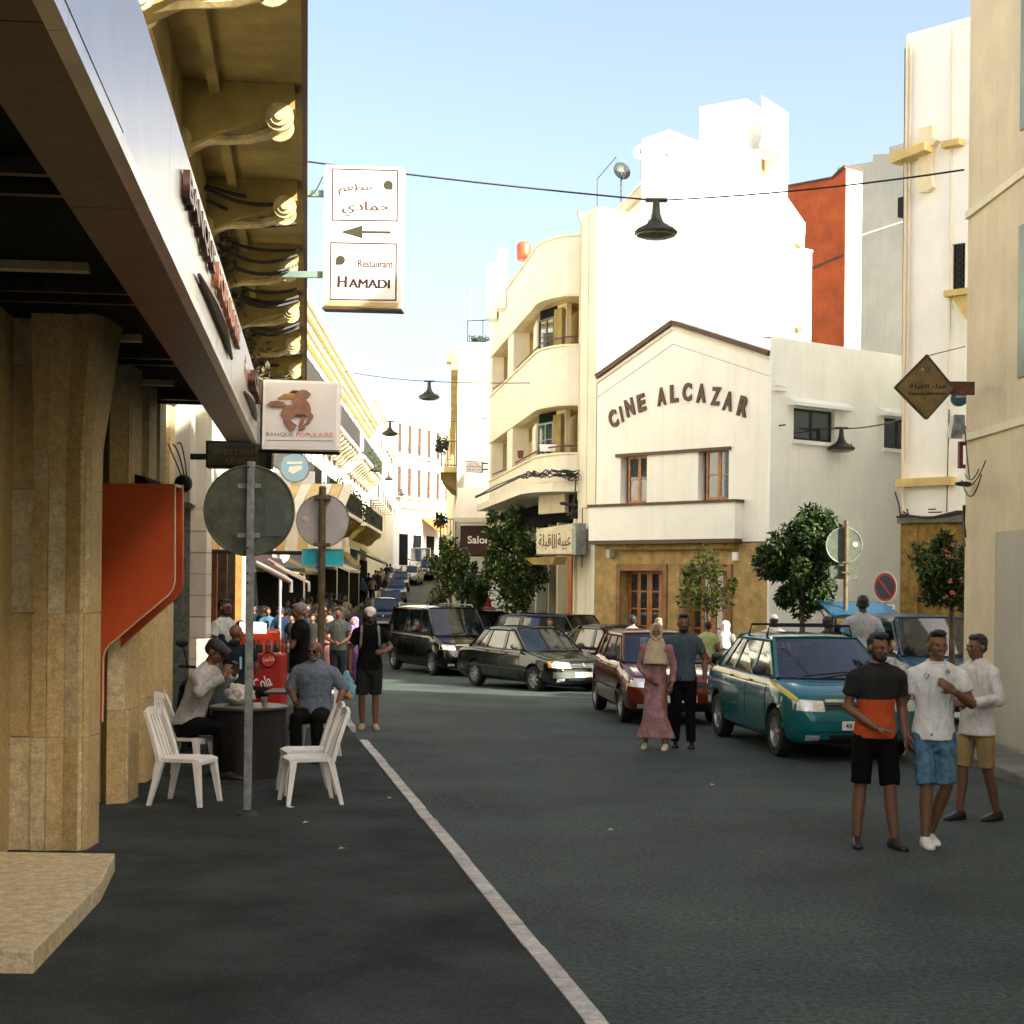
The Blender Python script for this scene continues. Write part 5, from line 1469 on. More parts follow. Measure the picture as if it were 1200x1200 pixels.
    # windscreen and rear window
    def screen(nm, t0, z0, t1, z1, bul, m, fr):
        vs = []; fs = []; nx, nz = 10, 5
        for j in range(nz+1):
            v = j/nz
            for i in range(nx+1):
                u = 2*i/nx-1
                z = z0+(z1-z0)*v; w_ = (wb-.03)+(wr-wb+.0)*v
                y = yt(t0+(t1-t0)*v) + bul*(1-u*u)*(1-.4*v) + (.03 if bul < 0 else -.03)*0
                vs.append((u*w_, y, z + .012*(1-u*u)*v))
        for j in range(nz):
            for i in range(nx): a = j*(nx+1)+i; fs.append((a, a+1, a+nx+2, a+nx+1))
        mb = MB(); mb.add(vs, fs); g = mb.build(nm, m, root, smooth=True)
        # frame
        mb = MB()
        for sx in (0, nx):
            mb.tube([Vector(vs[j*(nx+1)+sx]) for j in range(nz+1)], .026, 6)
        mb.tube([Vector(vs[nz*(nx+1)+i])+Vector((0,0,.0)) for i in range(nx+1)], .02, 6)
        tag(mb.build('screen_pillar', S.get('pilm', pm), root, smooth=True), None)
        mb = MB(); mb.tube([Vector(vs[i])+Vector((0,bul*.15,-.006)) for i in range(nx+1)], .016, 6); mb.build('screen_seal', m_black, g)
        return vs, g
    fv, fg = screen('windscreen', A0, top(A0)+.0, A1, H-.055, -.13, m_carglass, 1)
    screen('rear_window', C0, top(C0)+.0, C1, H-.055, .07, m_carglass, 0)
    for sx in (-.45, .12):
        mb = MB(); y0 = yt(A0)-.14; z0 = top(A0)+.03
        mb.tube([(sx, y0+.02, z0), (sx+.35, y0+.045, z0+.03), (sx+.62, y0+.10, z0+.05)], .009, 5); mb.build('wiper', m_black, root)
    # mirrors
    tm = P_[0][0]+.035
    for sx in (-1, 1):
        mb = MB(); x = sx*(gx(tm, zb0(tm))+.13); mb.ell((x, yt(tm), zb0(tm)+.09), (.10, .065, .068)); mb.tube([(sx*gx(tm, zb0(tm)), yt(tm), zb0(tm)+.03), (x, yt(tm), zb0(tm)+.06)], .02, 6)
        mb.build('wing_mirror', S.get('mirm', m_plastic), root, smooth=True)
    # interior
    it = bpy.data.objects.new('interior', None); COL.objects.link(it); it.parent = root
    sb = [P_[1][0]-.02] + ([P_[2][0]-.02] if len(P_) > 2 else [])
    for t in sb:
        for sx in (-.36, .36):
            mb = MB(); zb_ = top(t); mb.loft([[(sx-.23, yt(t)-.05, zb_-.3), (sx+.23, yt(t)-.05, zb_-.3), (sx+.23, yt(t)+.08, zb_-.3), (sx-.23, yt(t)+.08, zb_-.3)], [(sx-.20, yt(t)+.07, zb_+.16), (sx+.20, yt(t)+.07, zb_+.16), (sx+.20, yt(t)+.15, zb_+.16), (sx-.20, yt(t)+.15, zb_+.16)]])
            mb.ell((sx, yt(t)+.13, zb_+.25), (.13, .05, .08)); mb.build('car_seat', m_seat, it, smooth=True)
    mb = MB(); cx = -.36 if S.get('lhd', True) else .36
    mb.tube([(.36+.18*math.cos(a), yt(A0+.10)+.0+.05*math.sin(a), top(A0)+.06+.18*math.sin(a)) for a in [i*math.pi/8 for i in range(17)]], .014, 5); mb.build('steering_wheel', m_plastic, it)
    mb = MB(); mb.ell((0, yt(A0)+.18, top(A0)-.04), (wb*.9, .25, .08)); mb.build('dashboard', m_plastic, it, smooth=True)
    # front details
    zl = S['light_z']; x1 = S.get('light_x', .95)*hw0; lw = S.get('light_w', .38)
    for o in end_patch('headlight', [(x1-lw, zl-.075), (x1, zl-.06), (x1-.02, zl+.075), (x1-lw, zl+.055)], .012, m_lens, mirror=True, th=.05): pass
    if S.get('amber'):
        end_patch('indicator', [(x1+.002, zl-.06), (x1+.028, zl-.055), (x1+.012, zl+.07), (x1-.018, zl+.075)], .012, m_amber, mirror=True, nx=3, th=.03)
    gw = S.get('grille_w', x1-lw-.02)
    if gw > 0:
        end_patch('grille', [(-gw, zl-.075), (gw, zl-.075), (gw*.96, zl+.035), (-gw*.96, zl+.035)], .006, m_black)
        for k in range(3): end_patch('grille_bar', [(-gw, zl-.055+.03*k), (gw, zl-.055+.03*k), (gw, zl-.045+.03*k), (-gw, zl-.045+.03*k)], .012, S.get('barm', m_plastic), nz=1)
    if S.get('chromebar'): end_patch('chrome_strip', [(-gw, zl+.04), (gw, zl+.04), (gw*.97, zl+.075), (-gw*.97, zl+.075)], .016, m_chrome, nz=1)
    end_patch('badge', [(-.03, zl-.04), (.03, zl-.04), (.028, zl+.035), (-.028, zl+.035)], .03, m_chrome, nx=2, nz=2)
    zbm = S.get('bump_z', .42)
    end_patch('bumper', [(-.97*hw0, zbm-.07), (.97*hw0, zbm-.07), (.97*hw0, zbm+.06), (-.97*hw0, zbm+.06)], .028, S.get('bumpm', pm), nx=20)
    end_patch('air_intake', [(-.45*hw0, .27), (.45*hw0, .27), (.5*hw0, .345), (-.5*hw0, .345)], .008, m_black)
    end_patch('fog_lamp', [(.62*hw0, .27), (.80*hw0, .27), (.80*hw0, .34), (.62*hw0, .34)], .012, m_lens, mirror=True, nx=3)
    pl = end_patch('number_plate', [(-.26, zbm-.055), (.26, zbm-.055), (.26, zbm+.055), (-.26, zbm+.055)], .038, m_plate, nx=6)[0]
    if S.get('plate'):
        t_ = text_obj('plate_number', S['plate'], m_black, pl, ext=.002, off=.01)
        t_.data.transform(Matrix.Translation((S.get('plate_x', -.22), skin(0, zbm)-.045, zbm-.03)) @ Matrix.Rotation(R(90), 4, 'X') @ Matrix.Scale(.085, 4))
    # rear details
    end_patch('tail_lamp', [(.74*hw0, zl-.02), (.93*hw0, zl-.02), (.92*hw0, zl+.13), (.74*hw0, zl+.13)], .010, m_redlens, rear=True, mirror=True, nx=4)
    end_patch('rear_bumper', [(-.96*hw0, zbm-.07), (.96*hw0, zbm-.07), (.96*hw0, zbm+.06), (-.96*hw0, zbm+.06)], .028, S.get('bumpm', pm), rear=True, nx=20)
    if S.get('rails'):
        for sx in (-1, 1):
            mb = MB(); a, b = A1+.03, C1-.02
            x = sx*(wr*.93)
            mb.tube([(x, yt(a), H-.03), (x, yt(a)+.08, H+.035), (x, yt(b)-.08, H+.035), (x, yt(b), H-.03)], .018, 6); mb.build('roof_rail', m_galv, root)
    if S.get('rack'):
        for tt in (A1+.06, A1+.25):
            mb = MB(); z = H+.10
            mb.tube([(-wr*.98, yt(tt), H-.06), (-wr*.92, yt(tt), z), (wr*.92, yt(tt), z), (wr*.98, yt(tt), H-.06)], .016, 6); mb.build('roof_bar', m_black, root)
    S['_top'] = top; S['_yt'] = yt
    return root
def place(o, x, y, th, z=0.0):
    o.location = (x, y, z); o.rotation_euler = (0, 0, R(th)); return o

sedan_top = [(0,.50),(.015,.64),(.04,.72),(.15,.80),(.27,.88),(.30,.90),(.5,.905),(.76,.93),(.80,.93),(.93,.90),(.985,.84),(1,.60)]
hatch_top = [(0,.50),(.015,.64),(.04,.74),(.12,.82),(.24,.92),(.28,.94),(.55,.95),(.88,.99),(.96,.97),(.99,.80),(1,.60)]
van_top = [(0,.52),(.015,.70),(.04,.84),(.12,.97),(.20,1.05),(.25,1.07),(.6,1.08),(.95,1.10),(.985,1.08),(1,.70)]
m_taxi = paint('teal_taxi_paint', (.006,.13,.145), metal=.1)
m_stripe = mat('yellow_stripe', (.62,.50,.03), rough=.35, coat=.5)
taxi = make_car('taxi', 'teal taxi with a yellow side stripe and black roof bars', 'taxi', dict(
    L=4.25, W=1.74, H=1.53, paint=m_taxi, top=[(0,.50),(.012,.66),(.03,.78),(.10,.88),(.20,.965),(.245,.99),(.5,1.0),(.8,1.03),(.86,1.03),(.97,1.0),(.99,.9),(1,.6)],
    gh=(.235,.40,.74,.87), pillars=[(.262,.415,.020,.018),(.475,.49,.028,.022),(.68,.66,.028,.026),(.82,.735,.05,.05)], doors=[(.275,.475),(.478,.685)],
    fo=.82, wb=2.63, wr=.31, light_z=.70, light_w=.40, light_x=.985, chromebar=True, stripe=m_stripe, rack=True, plate='48', rub=False, bump_z=.46,
    wroof=.70, mirm=m_plastic, spokes=7))
place(taxi, 4.0, 21.5, 8.5)
red_paint = paint('red_car_paint', (.13,.020,.006), metal=.1)
redc = make_car('red_hatchback', 'dark red small hatchback in the traffic queue behind the teal taxi', 'car', dict(
    L=3.72, W=1.64, H=1.42, paint=red_paint, top=hatch_top, gh=(.26,.42,.86,.955), pillars=[(.285,.435,.022,.02),(.52,.53,.03,.026),(.735,.70,.03,.03),(.90,.84,.07,.06)],
    doors=[(.295,.52),(.523,.73)], fo=.76, wb=2.40, wr=.285, light_z=.66, light_w=.34, rub=True, wroof=.76, bumpm=red_paint, spokes=12))
place(redc, 2.38, 26.0, 6.5)
m_sedan = paint('dark_green_paint_car', (.003,.006,.003), metal=.0)
sed = make_car('dark_sedan', 'dark green older sedan with amber corner lamps turning across the junction', 'car', dict(
    L=4.25, W=1.68, H=1.41, paint=m_sedan, top=sedan_top, gh=(.285,.44,.72,.86), pillars=[(.305,.45,.020,.018),(.495,.505,.026,.022),(.685,.665,.026,.024),(.80,.715,.05,.05)],
    doors=[(.315,.495),(.498,.69)], fo=.80, wb=2.50, wr=.29, light_z=.63, light_w=.42, light_x=.90, amber=True, rub=True, spokes=8, bumpm=mat('worn_bumper', (.10,.11,.10), rough=.4), barm=m_chrome, seal=m_plastic))
place(sed, .46, 35.8, 32, -.21)
m_vanp = paint('black_van_paint', (.002,.003,.003), metal=.0)
vanA = make_car('black_van', 'black people carrier with roof rails behind the dark green sedan', 'van', dict(
    L=4.36, W=1.75, H=1.80, paint=m_vanp, top=van_top, gh=(.20,.33,.93,.985), pillars=[(.225,.345,.02,.02),(.43,.44,.03,.028),(.66,.66,.03,.03),(.93,.90,.06,.06)],
    doors=[(.245,.43),(.433,.655)], fo=.84, wb=2.81, wr=.315, light_z=.76, light_w=.36, rails=True, wroof=.80, chromebar=True, spokes=10))
place(vanA, -1.9, 43.0, 25, -.28)
m_suv = paint('olive_grey_paint', (.005,.006,.004), metal=.0)
suvB = make_car('dark_estate', 'olive grey estate car with pale roof rails half hidden behind the black van', 'car', dict(
    L=4.4, W=1.76, H=1.62, paint=m_suv, top=hatch_top, gh=(.24,.37,.90,.97), pillars=[(.265,.385,.02,.02),(.47,.48,.03,.028),(.70,.69,.03,.03),(.93,.88,.06,.06)],
    doors=[(.28,.47),(.473,.70)], fo=.84, wb=2.65, wr=.32, light_z=.72, rails=True, wroof=.76))
place(suvB, -.95, 48.2, 28, -.28)
m_blk = paint('black_car_paint', (.003,.004,.003), metal=.0)
hb = make_car('black_hatchback', 'black high hatchback crossing in front of the apartment house with its pilaster', 'car', dict(
    L=4.05, W=1.72, H=1.68, paint=m_blk, top=hatch_top, gh=(.24,.38,.86,.965), pillars=[(.265,.395,.02,.02),(.49,.50,.03,.028),(.72,.70,.03,.03),(.91,.85,.07,.06)],
    doors=[(.28,.49),(.493,.72)], fo=.80, wb=2.5, wr=.31, light_z=.70, wroof=.76, rub=True))
place(hb, 1.3, 39.65, 54, -.26)
fb = make_car('dark_fastback', 'low dark fastback between the red hatchback and the cinema doors', 'car', dict(
    L=3.9, W=1.70, H=1.46, paint=m_suv, top=sedan_top, gh=(.27,.43,.66,.90), pillars=[(.295,.445,.02,.02),(.49,.50,.026,.022),(.68,.66,.026,.024),(.82,.68,.04,.04)],
    doors=[(.305,.49),(.493,.69)], fo=.78, wb=2.4, wr=.30, light_z=.62, wroof=.70))
place(fb, 2.42, 36.4, 35, -.22)
# queue of cars climbing the street: one detailed prototype, copied
bake_all()
qs = dict(L=4.0, W=1.72, H=1.46, paint=m_blk, top=hatch_top, gh=(.25,.40,.86,.965), pillars=[(.27,.415,.02,.02),(.50,.51,.03,.028),(.72,.70,.03,.03),(.91,.85,.07,.06)],
    doors=[(.285,.50),(.503,.72)], fo=.80, wb=2.5, wr=.30, light_z=.70, wroof=.76)
q0 = make_car('queueing_car', 'nearest dark car of the queue on the left side of the climbing street', 'car', qs, group='cars queueing up the narrow street')
bake_all()
qm = [paint('blue_car_paint', (.02,.05,.09)), paint('grey_car_paint', (.06,.065,.065)), paint('navy_car_paint', (.012,.02,.045)), paint('silver_car_paint', (.25,.26,.26)), paint('graphite_car_paint', (.03,.03,.032))]
place(q0, -5.75, 70, 6)
ql = ['blue second car of the climbing queue, close behind the nearest dark one', 'grey car of the climbing queue with a pale roof edge, third from the front', 'navy car in the middle of the climbing queue beside sunlit pavement', 'silver car near the top of the queue below the white van', 'graphite car at the right edge of the queue top']
for i, (x, y, th) in enumerate(((-6.2, 78, 4), (-7.25, 96, 5), (-8.0, 110, 3), (-7.9, 122, -6), (-6.9, 128, -8))):
    c = copy_tree(q0); place(c, x, y, th, ground_z(y) + .0); c['label'] = ql[i]; c.rotation_euler = (R(-2.2 if y > 75 else 0), 0, R(th))
    for ch in c.children:
        for sl in ch.material_slots:
            if sl.material == m_blk: sl.link = 'OBJECT'; sl.material = qm[i]
vw = make_car('white_van', 'white van at the top of the climbing street in full sun', 'van', dict(
    L=5.0, W=1.95, H=2.15, paint=m_signwhite, top=van_top, gh=(.14,.25,.96,.99), pillars=[(.16,.265,.02,.02),(.32,.33,.03,.028),(.94,.93,.06,.06)],
    doors=[(.18,.32),(.325,.6)], fo=.9, wb=3.1, wr=.33, light_z=.78, wroof=.86, bump_z=.45))
place(vw, -7.9, 136, 4, ground_z(136)+.0)
# blue van on the right with a raised tailgate
m_bluev = paint('blue_van_paint', (.008,.045,.085), metal=.05, rough=.35)
bv = make_car('blue_van', 'old blue van with its tailgate raised behind the walking men', 'van', dict(
    L=3.95, W=1.62, H=1.72, paint=m_bluev, top=van_top, gh=(.22,.32,.955,.985), pillars=[(.24,.335,.02,.02),(.42,.43,.025,.025),(.66,.66,.03,.03),(.95,.94,.04,.04)],
    doors=[(.25,.42),(.423,.66)], fo=.75, wb=2.5, wr=.30, light_z=.74, wroof=.84, pilm=m_bluev))
place(bv, 6.75, 26.6, 12)
mb = MB(); y0 = 1.9; mb.loft([[(-.66, y0, 1.70), (.66, y0, 1.70), (.66, y0, 1.64), (-.66, y0, 1.64)], [(-.64, y0+.5, 1.86), (.64, y0+.5, 1.86), (.64, y0+.5, 1.81), (-.64, y0+.5, 1.81)], [(-.60, y0+.8, 1.90), (.60, y0+.8, 1.90), (.60, y0+.8, 1.85), (-.60, y0+.8, 1.85)]])
tgp = mb.build('tailgate', m_bluev, bv)
mb = MB(); mb.tube([(-.6, y0+.0, 1.3), (-.6, y0+.7, 1.84)], .012, 5); mb.build('gas_strut', m_black, tgp)
bake_all()
# ================================================================ PEOPLE
PB = []
def remesh(o, vox, sm=2, disp=0.0, dscale=.12):
    r = o.modifiers.new('remesh', 'REMESH'); r.mode = 'VOXEL'; r.voxel_size = vox; r.use_smooth_shade = True
    s_ = o.modifiers.new('smooth', 'SMOOTH'); s_.factor = .5; s_.iterations = sm
    if disp > 0:
        tx = bpy.data.textures.get('folds%.2f' % dscale)
        if tx is None:
            tx = bpy.data.textures.new('folds%.2f' % dscale, 'CLOUDS'); tx.noise_scale = dscale; tx.noise_depth = 2
        d = o.modifiers.new('folds', 'DISPLACE'); d.texture = tx; d.strength = disp; d.mid_level = .5; d.texture_coords = 'LOCAL'
    BAKE.append(o)
    return o
def cone(mb, p, q, r0, r1, n=12, flat=True, round_=True):
    p, q = Vector(p), Vector(q)
    mb.tube([p, q], [r0, r1], n)
    if round_: mb.ell(p, r0*.99, n=n); mb.ell(q, r1*.99, n=n)
def oval_loft(mb, secs, n=16):
    """secs: (centre, rx, ry) rings, closed"""
    rings = []
    for c, rx, ry in secs:
        rings.append([(c[0]+rx*math.cos(2*math.pi*k/n), c[1]+ry*math.sin(2*math.pi*k/n), c[2]) for k in range(n)])
    mb.loft(rings)
SKIN = {}
def skin_m(tone):
    cols = {'light': (.36,.20,.12), 'mid': (.22,.105,.055), 'tan': (.15,.068,.034), 'dark': (.045,.022,.014)}
    return mat('skin_' + tone, cols[tone], rough=.5, var=.08, scale=9, bump=.08, bscale=120)
m_hair = mat('black_hair', (.010,.008,.007), rough=.5, var=.3, scale=30, bump=.6, bscale=90)
m_hairg = mat('grey_hair', (.20,.19,.18), rough=.6, var=.2, scale=30, bump=.5, bscale=90)
m_eye = mat('eye_dark', (.015,.010,.008), rough=.2, var=0.02, bump=0)
m_eyew = mat('eye_white', (.22,.20,.18), rough=.3, var=0.02, bump=0)
m_lip = mat('lips', (.25,.09,.07), rough=.45, var=.05, bump=0)
def cloth(name, col, **k):
    if 'cloth_' + name in MATS: return MATS['cloth_' + name]
    m = mat('cloth_' + name, col, rough=.95, var=k.pop('var', .10), scale=k.pop('scale', 7), bump=.35, bscale=7, spec=.12, **k)
    N = m.node_tree.nodes; L = m.node_tree.links
    bp = [n for n in N if n.type == 'BUMP'][0]; nb = bp.inputs['Height'].links[0].from_node; tc = [n for n in N if n.type == 'TEX_COORD'][0]
    mp = N.new('ShaderNodeMapping'); mp.inputs['Scale'].default_value = (1.5, 1.5, .55); mp.inputs['Rotation'].default_value = (.35, .25, 0)
    L.new(tc.outputs['Object'], mp.inputs['Vector']); L.new(mp.outputs[0], nb.inputs['Vector']); nb.inputs['Distortion'].default_value = 1.4; nb.inputs['Detail'].default_value = 3
    bp.inputs['Strength'].default_value = .9; bp.inputs['Distance'].default_value = .035
    return m

def person(label, x, y, yaw=0.0, h=1.75, z=0.0, tone='mid', pose=None, top=None, low=None, shoes=None, head=None, hi=True, group=None, cat='person', build=1.0):
    """yaw 0 faces the camera (local -Y). pose: joint overrides in local metres for a 1.75 m body (x>0 = viewer's right)."""
    root = empty('person', label, cat, (x, y, z), R(yaw), group)
    k = h / 1.75; root.scale = (k, k, k)
    ps = dict(hipz=.93, lean=(0, 0), LK=(-.10,-.02,.49), LA=(-.105,.02,.085), RK=(.10,-.02,.49), RA=(.105,.02,.085), LE=(-.27,.02,1.14), LW=(-.28,-.06,.90), RE=(.27,.02,1.14), RW=(.28,-.06,.90),
              hyaw=0, hpitch=0, LF=0, RF=0, LHd=None, RHd=None, LHn=None, RHn=None, curl=.5, Lcurl=None, Rcurl=None, hip=(0,0))
    ps.update(pose or {})
    hz = ps['hipz']; lx, ly = ps['lean']; hx, hy = ps['hip']
    dz = hz - .93
    sk = skin_m(tone)
    b = build
    def tor(zrel):      # torso axis point; zrel above hip (0..0.65)
        f = max(0, zrel/.55)
        return (hx + lx*f, hy + ly*f, hz + zrel*math.cos(math.hypot(lx, ly)*.9))
    mb = MB()
    # torso
    secs = []
    for zr, rx, ry in ((-.12,.10,.09),(-.08,.150,.105),(.0,.165,.115),(.08,.155,.105),(.17,.138,.098),(.27,.148,.105),(.38,.168,.115),(.46,.172,.110),(.52,.150,.092),(.56,.095,.070),(.60,.062,.060)):
        c = tor(zr); secs.append((c, rx*b, ry*b))
    oval_loft(mb, secs)
    SH = [Vector(tor(.480)) + Vector((s*.175*b, 0, 0)) for s in (-1, 1)]
    nk = Vector(tor(.55)); hc = Vector(tor(.705)); hc.y -= .02
    cone(mb, nk, hc - Vector((0,-.01,.04)), .056, .052)
    HM = Matrix.Translation(hc) @ Matrix.Rotation(R(ps['hyaw']), 4, 'Z') @ Matrix.Rotation(R(ps['hpitch']), 4, 'X')
    H3 = HM.to_3x3()
    def he(c, r, rot=None): mb.ell(HM @ Vector(c), r, rot=H3 if rot is None else H3 @ rot, n=14)
    he((0,.012,.035), (.076,.094,.086)); he((0,-.028,-.028), (.060,.066,.066)); he((0,-.045,-.072), (.036,.040,.032))
    he((0,-.085,.022), (.050,.018,.016)); he((-.036,-.070,-.012), (.024,.022,.022)); he((.036,-.070,-.012), (.024,.022,.022))
    mb.tube([HM @ Vector((0,-.088,.022)), HM @ Vector((0,-.108,-.020)), HM @ Vector((0,-.096,-.030))], [.009,.0155,.012], 8)
    he((-.012,-.098,-.026), (.009,.010,.007)); he((.012,-.098,-.026), (.009,.010,.007))
    he((0,-.090,-.052), (.024,.012,.009))
    for s in (-1, 1): he((s*.078,.012,-.002), (.012,.020,.032))
    # legs
    HP = [Vector((hx + s*.088*b, hy, hz-.02)) for s in (-1, 1)]
    KN = [Vector(ps['LK']), Vector(ps['RK'])]; AN = [Vector(ps['LA']), Vector(ps['RA'])]
    for s, hp, kn, an, ft in ((-1, HP[0], KN[0], AN[0], ps['LF']), (1, HP[1], KN[1], AN[1], ps['RF'])):
        cone(mb, hp, hp.lerp(kn, .5), .082*b, .072*b); cone(mb, hp.lerp(kn, .5), kn, .072*b, .052*b)
        cone(mb, kn, kn.lerp(an, .35)+Vector((0,.012,0)), .050*b, .054*b); cone(mb, kn.lerp(an, .35)+Vector((0,.012,0)), an, .054*b, .034*b)
        fd = Matrix.Rotation(R(ft), 3, 'Z') @ Vector((0,-1,0))
        mb.ell(an + Vector((0,0,-.045)) + fd*(-.02), (.036,.040,.040)); cone(mb, an + Vector((0,0,-.05)), an + fd*.13 + Vector((0,0,-.062)), .034, .026)
    # arms and hands
    for s, sh, el, wr, hd, hn, cu in ((-1, SH[0], Vector(ps['LE']), Vector(ps['LW']), ps['LHd'], ps['LHn'], ps['Lcurl']), (1, SH[1], Vector(ps['RE']), Vector(ps['RW']), ps['RHd'], ps['RHn'], ps['Rcurl'])):
        mb.ell(sh + Vector((0,0,-.012)), (.050*b,.050*b,.050*b)); cone(mb, sh + Vector((0,0,-.012)), el, .045*b, .038*b); cone(mb, el, el.lerp(wr, .3), .040*b, .041*b); cone(mb, el.lerp(wr, .3), wr, .041*b, .027*b)
        d = Vector(hd).normalized() if hd else (wr - el).normalized()
        nrm = Vector(hn) if hn else Vector((-s*1.0, .15, 0))      # palm normal
        nrm = (nrm - d*nrm.dot(d)).normalized(); sd_ = d.cross(nrm).normalized()
        cu = ps['curl'] if cu is None else cu
        if hi:
            c = wr + d*.052
            rot = Matrix((sd_, nrm, d)).transposed()
            mb.ell(c, (.043,.017,.055), rot=rot, n=12)
            fl = (.066,.078,.072,.056)
            for i in range(4):
                o_ = (i-1.5)*.0205*1.02
                p0 = wr + d*.090 + sd_*o_; L_ = fl[i]
                a1 = cu*.7; d1 = (d*math.cos(a1) + nrm*math.sin(a1)); p1 = p0 + d1*L_*.55
                a2 = cu*1.6; d2 = (d*math.cos(a2) + nrm*math.sin(a2)); p2 = p1 + d2*L_*.50
                mb.tube([p0 - d*.02, p0, p1, p2], [.0095,.0092,.0085,.0068], 7); mb.ell(p2, .0067, n=6)
            ts_ = -1 if s > 0 else 1
            # thumb leaves the front edge of the palm
            td = 1 if (sd_ * 1).dot(Vector((0,-1,0))) > 0 or abs(sd_.y) < .2 else -1
            q0 = wr + d*.03 + sd_*td*.026; q1 = q0 + (d*.6 + sd_*td*.6 + nrm*.25).normalized()*.042; q2 = q1 + (d*.9 + sd_*td*.15 + nrm*.3).normalized()*.032
            mb.tube([q0, q1, q2], [.014,.0115,.008], 7); mb.ell(q2, .008, n=6)
        else:
            mb.ell(wr + d*.07, (.035,.035,.06))
    body = mb.build('body', sk, root, smooth=True)
    remesh(body, .0085 if hi else .022, 1)
    vox = .012 if hi else .024
    # face
    if hi:
        for s in (-1, 1):
            m_ = MB(); m_.ell(HM @ Vector((s*.030,-.084,.004)), (.0125,.008,.007), rot=H3, n=8, mi=0); m_.ell(HM @ Vector((s*.030,-.0895,.004)), (.0055,.004,.0058), rot=H3, n=8, mi=1)
            m_.build('eye', [m_eyew, m_eye], root)
            m_ = MB(); m_.tube([HM @ Vector((s*.014,-.099,.022)), HM @ Vector((s*.032,-.099,.030)), HM @ Vector((s*.050,-.084,.024))], [.004,.005,.003], 5); m_.build('eyebrow', m_hair, root)
        m_ = MB(); m_.ell(HM @ Vector((0,-.099,-.050)), (.021,.006,.0048), rot=H3, n=8); m_.ell(HM @ Vector((0,-.098,-.059)), (.017,.006,.0052), rot=H3, n=8); m_.build('lips', m_lip, root)
    hd_ = head or {}
    def hbuild(nm, f, m, v=None, sm=1, disp=.0):
        m_ = MB(); f(m_); o = m_.build(nm, m, root, smooth=True)
        remesh(o, v or (.008 if hi else .02), sm, disp, .03); return o
    E = lambda m_, c, r: m_.ell(HM @ Vector(c), r, rot=H3, n=14)
    hr = hd_.get('hair', 'short'); hm = m_hairg if hd_.get('grey') else m_hair
    if hr == 'short': hbuild('hair', lambda m_: (E(m_, (0,.026,.052), (.083,.096,.088)), E(m_, (0,-.030,.098), (.060,.052,.034)), E(m_, (0,.06,.0), (.068,.050,.06))), hm, disp=.012)
    elif hr == 'quiff': hbuild('hair', lambda m_: (E(m_, (0,.030,.058), (.080,.092,.086)), E(m_, (0,-.030,.112), (.064,.060,.036)), E(m_, (-.02,-.052,.118), (.036,.034,.026)), E(m_, (0,.06,.0), (.066,.048,.06))), hm, disp=.016)
    elif hr == 'bald': hbuild('hair', lambda m_: (E(m_, (0,.052,.005), (.080,.062,.050)),), m_hairg, disp=.006)
    elif hr == 'cap':
        cm = hd_['capm']
        hbuild('cap', lambda m_: (E(m_, (0,.012,.064), (.088,.102,.072)), m_.tube([HM @ Vector((0,-.06,.052)), HM @ Vector((0,-.155,.040))], [.062,.050], 12)) , cm)
        hbuild('hair', lambda m_: (E(m_, (0,.040,.02), (.081,.078,.07)),), hm, disp=.008)
    if hd_.get('beard'):
        bs = hd_['beard']
        hbuild('beard', lambda m_: (E(m_, (0,-.030,-.072), (.060*bs,.066*bs,.046*bs)), E(m_, (-.054,-.012,-.030), (.016,.032,.046)), E(m_, (.054,-.012,-.030), (.016,.032,.046)), m_.tube([HM @ Vector((-.03,-.094,-.050)), HM @ Vector((0,-.104,-.040)), HM @ Vector((.03,-.094,-.050))], .007, 6)), hd_.get('beardm', m_hair), v=.007)
    if hd_.get('glasses'):
        m_ = MB()
        for s in (-1, 1):
            m_.ell(HM @ Vector((s*.033,-.100,.004)), (.024,.005,.018), rot=H3, n=10); m_.tube([HM @ Vector((s*.055,-.098,.010)), HM @ Vector((s*.080,.01,.008))], .003, 5)
        m_.tube([HM @ Vector((-.012,-.103,.008)), HM @ Vector((.012,-.103,.008))], .003, 5); m_.build('glasses', m_black, root)
    if hd_.get('hijab'):
        cm = hd_['hijab']; drop = hd_.get('drop', .34)
        def f(m_):
            E(m_, (0,.030,.040), (.098,.105,.100)); E(m_, (0,.038,-.04), (.090,.085,.09))
            m_.tube([HM @ Vector((0,.005,-.085)), Vector(tor(.50)), Vector(tor(.55-drop))-Vector((0,.03,0))], [.095,.150,.185], 16)
            m_.tube([HM @ Vector((-.055,-.085,-.05)), HM @ Vector((0,-.075,-.100)), HM @ Vector((.055,-.085,-.05))], .030, 8)
            m_.tube([HM @ Vector((-.068,-.055,-.05)), HM @ Vector((-.076,-.055,.03)), HM @ Vector((-.048,-.062,.10)), HM @ Vector((0,-.066,.122)), HM @ Vector((.048,-.062,.10)), HM @ Vector((.076,-.055,.03)), HM @ Vector((.068,-.055,-.05))], .019, 8)
        o = MB(); f(o); ob = o.build('headscarf', cm, root, smooth=True); remesh(ob, .009 if hi else .022, 1, .010, .09)
    # clothes
    T = top or {}
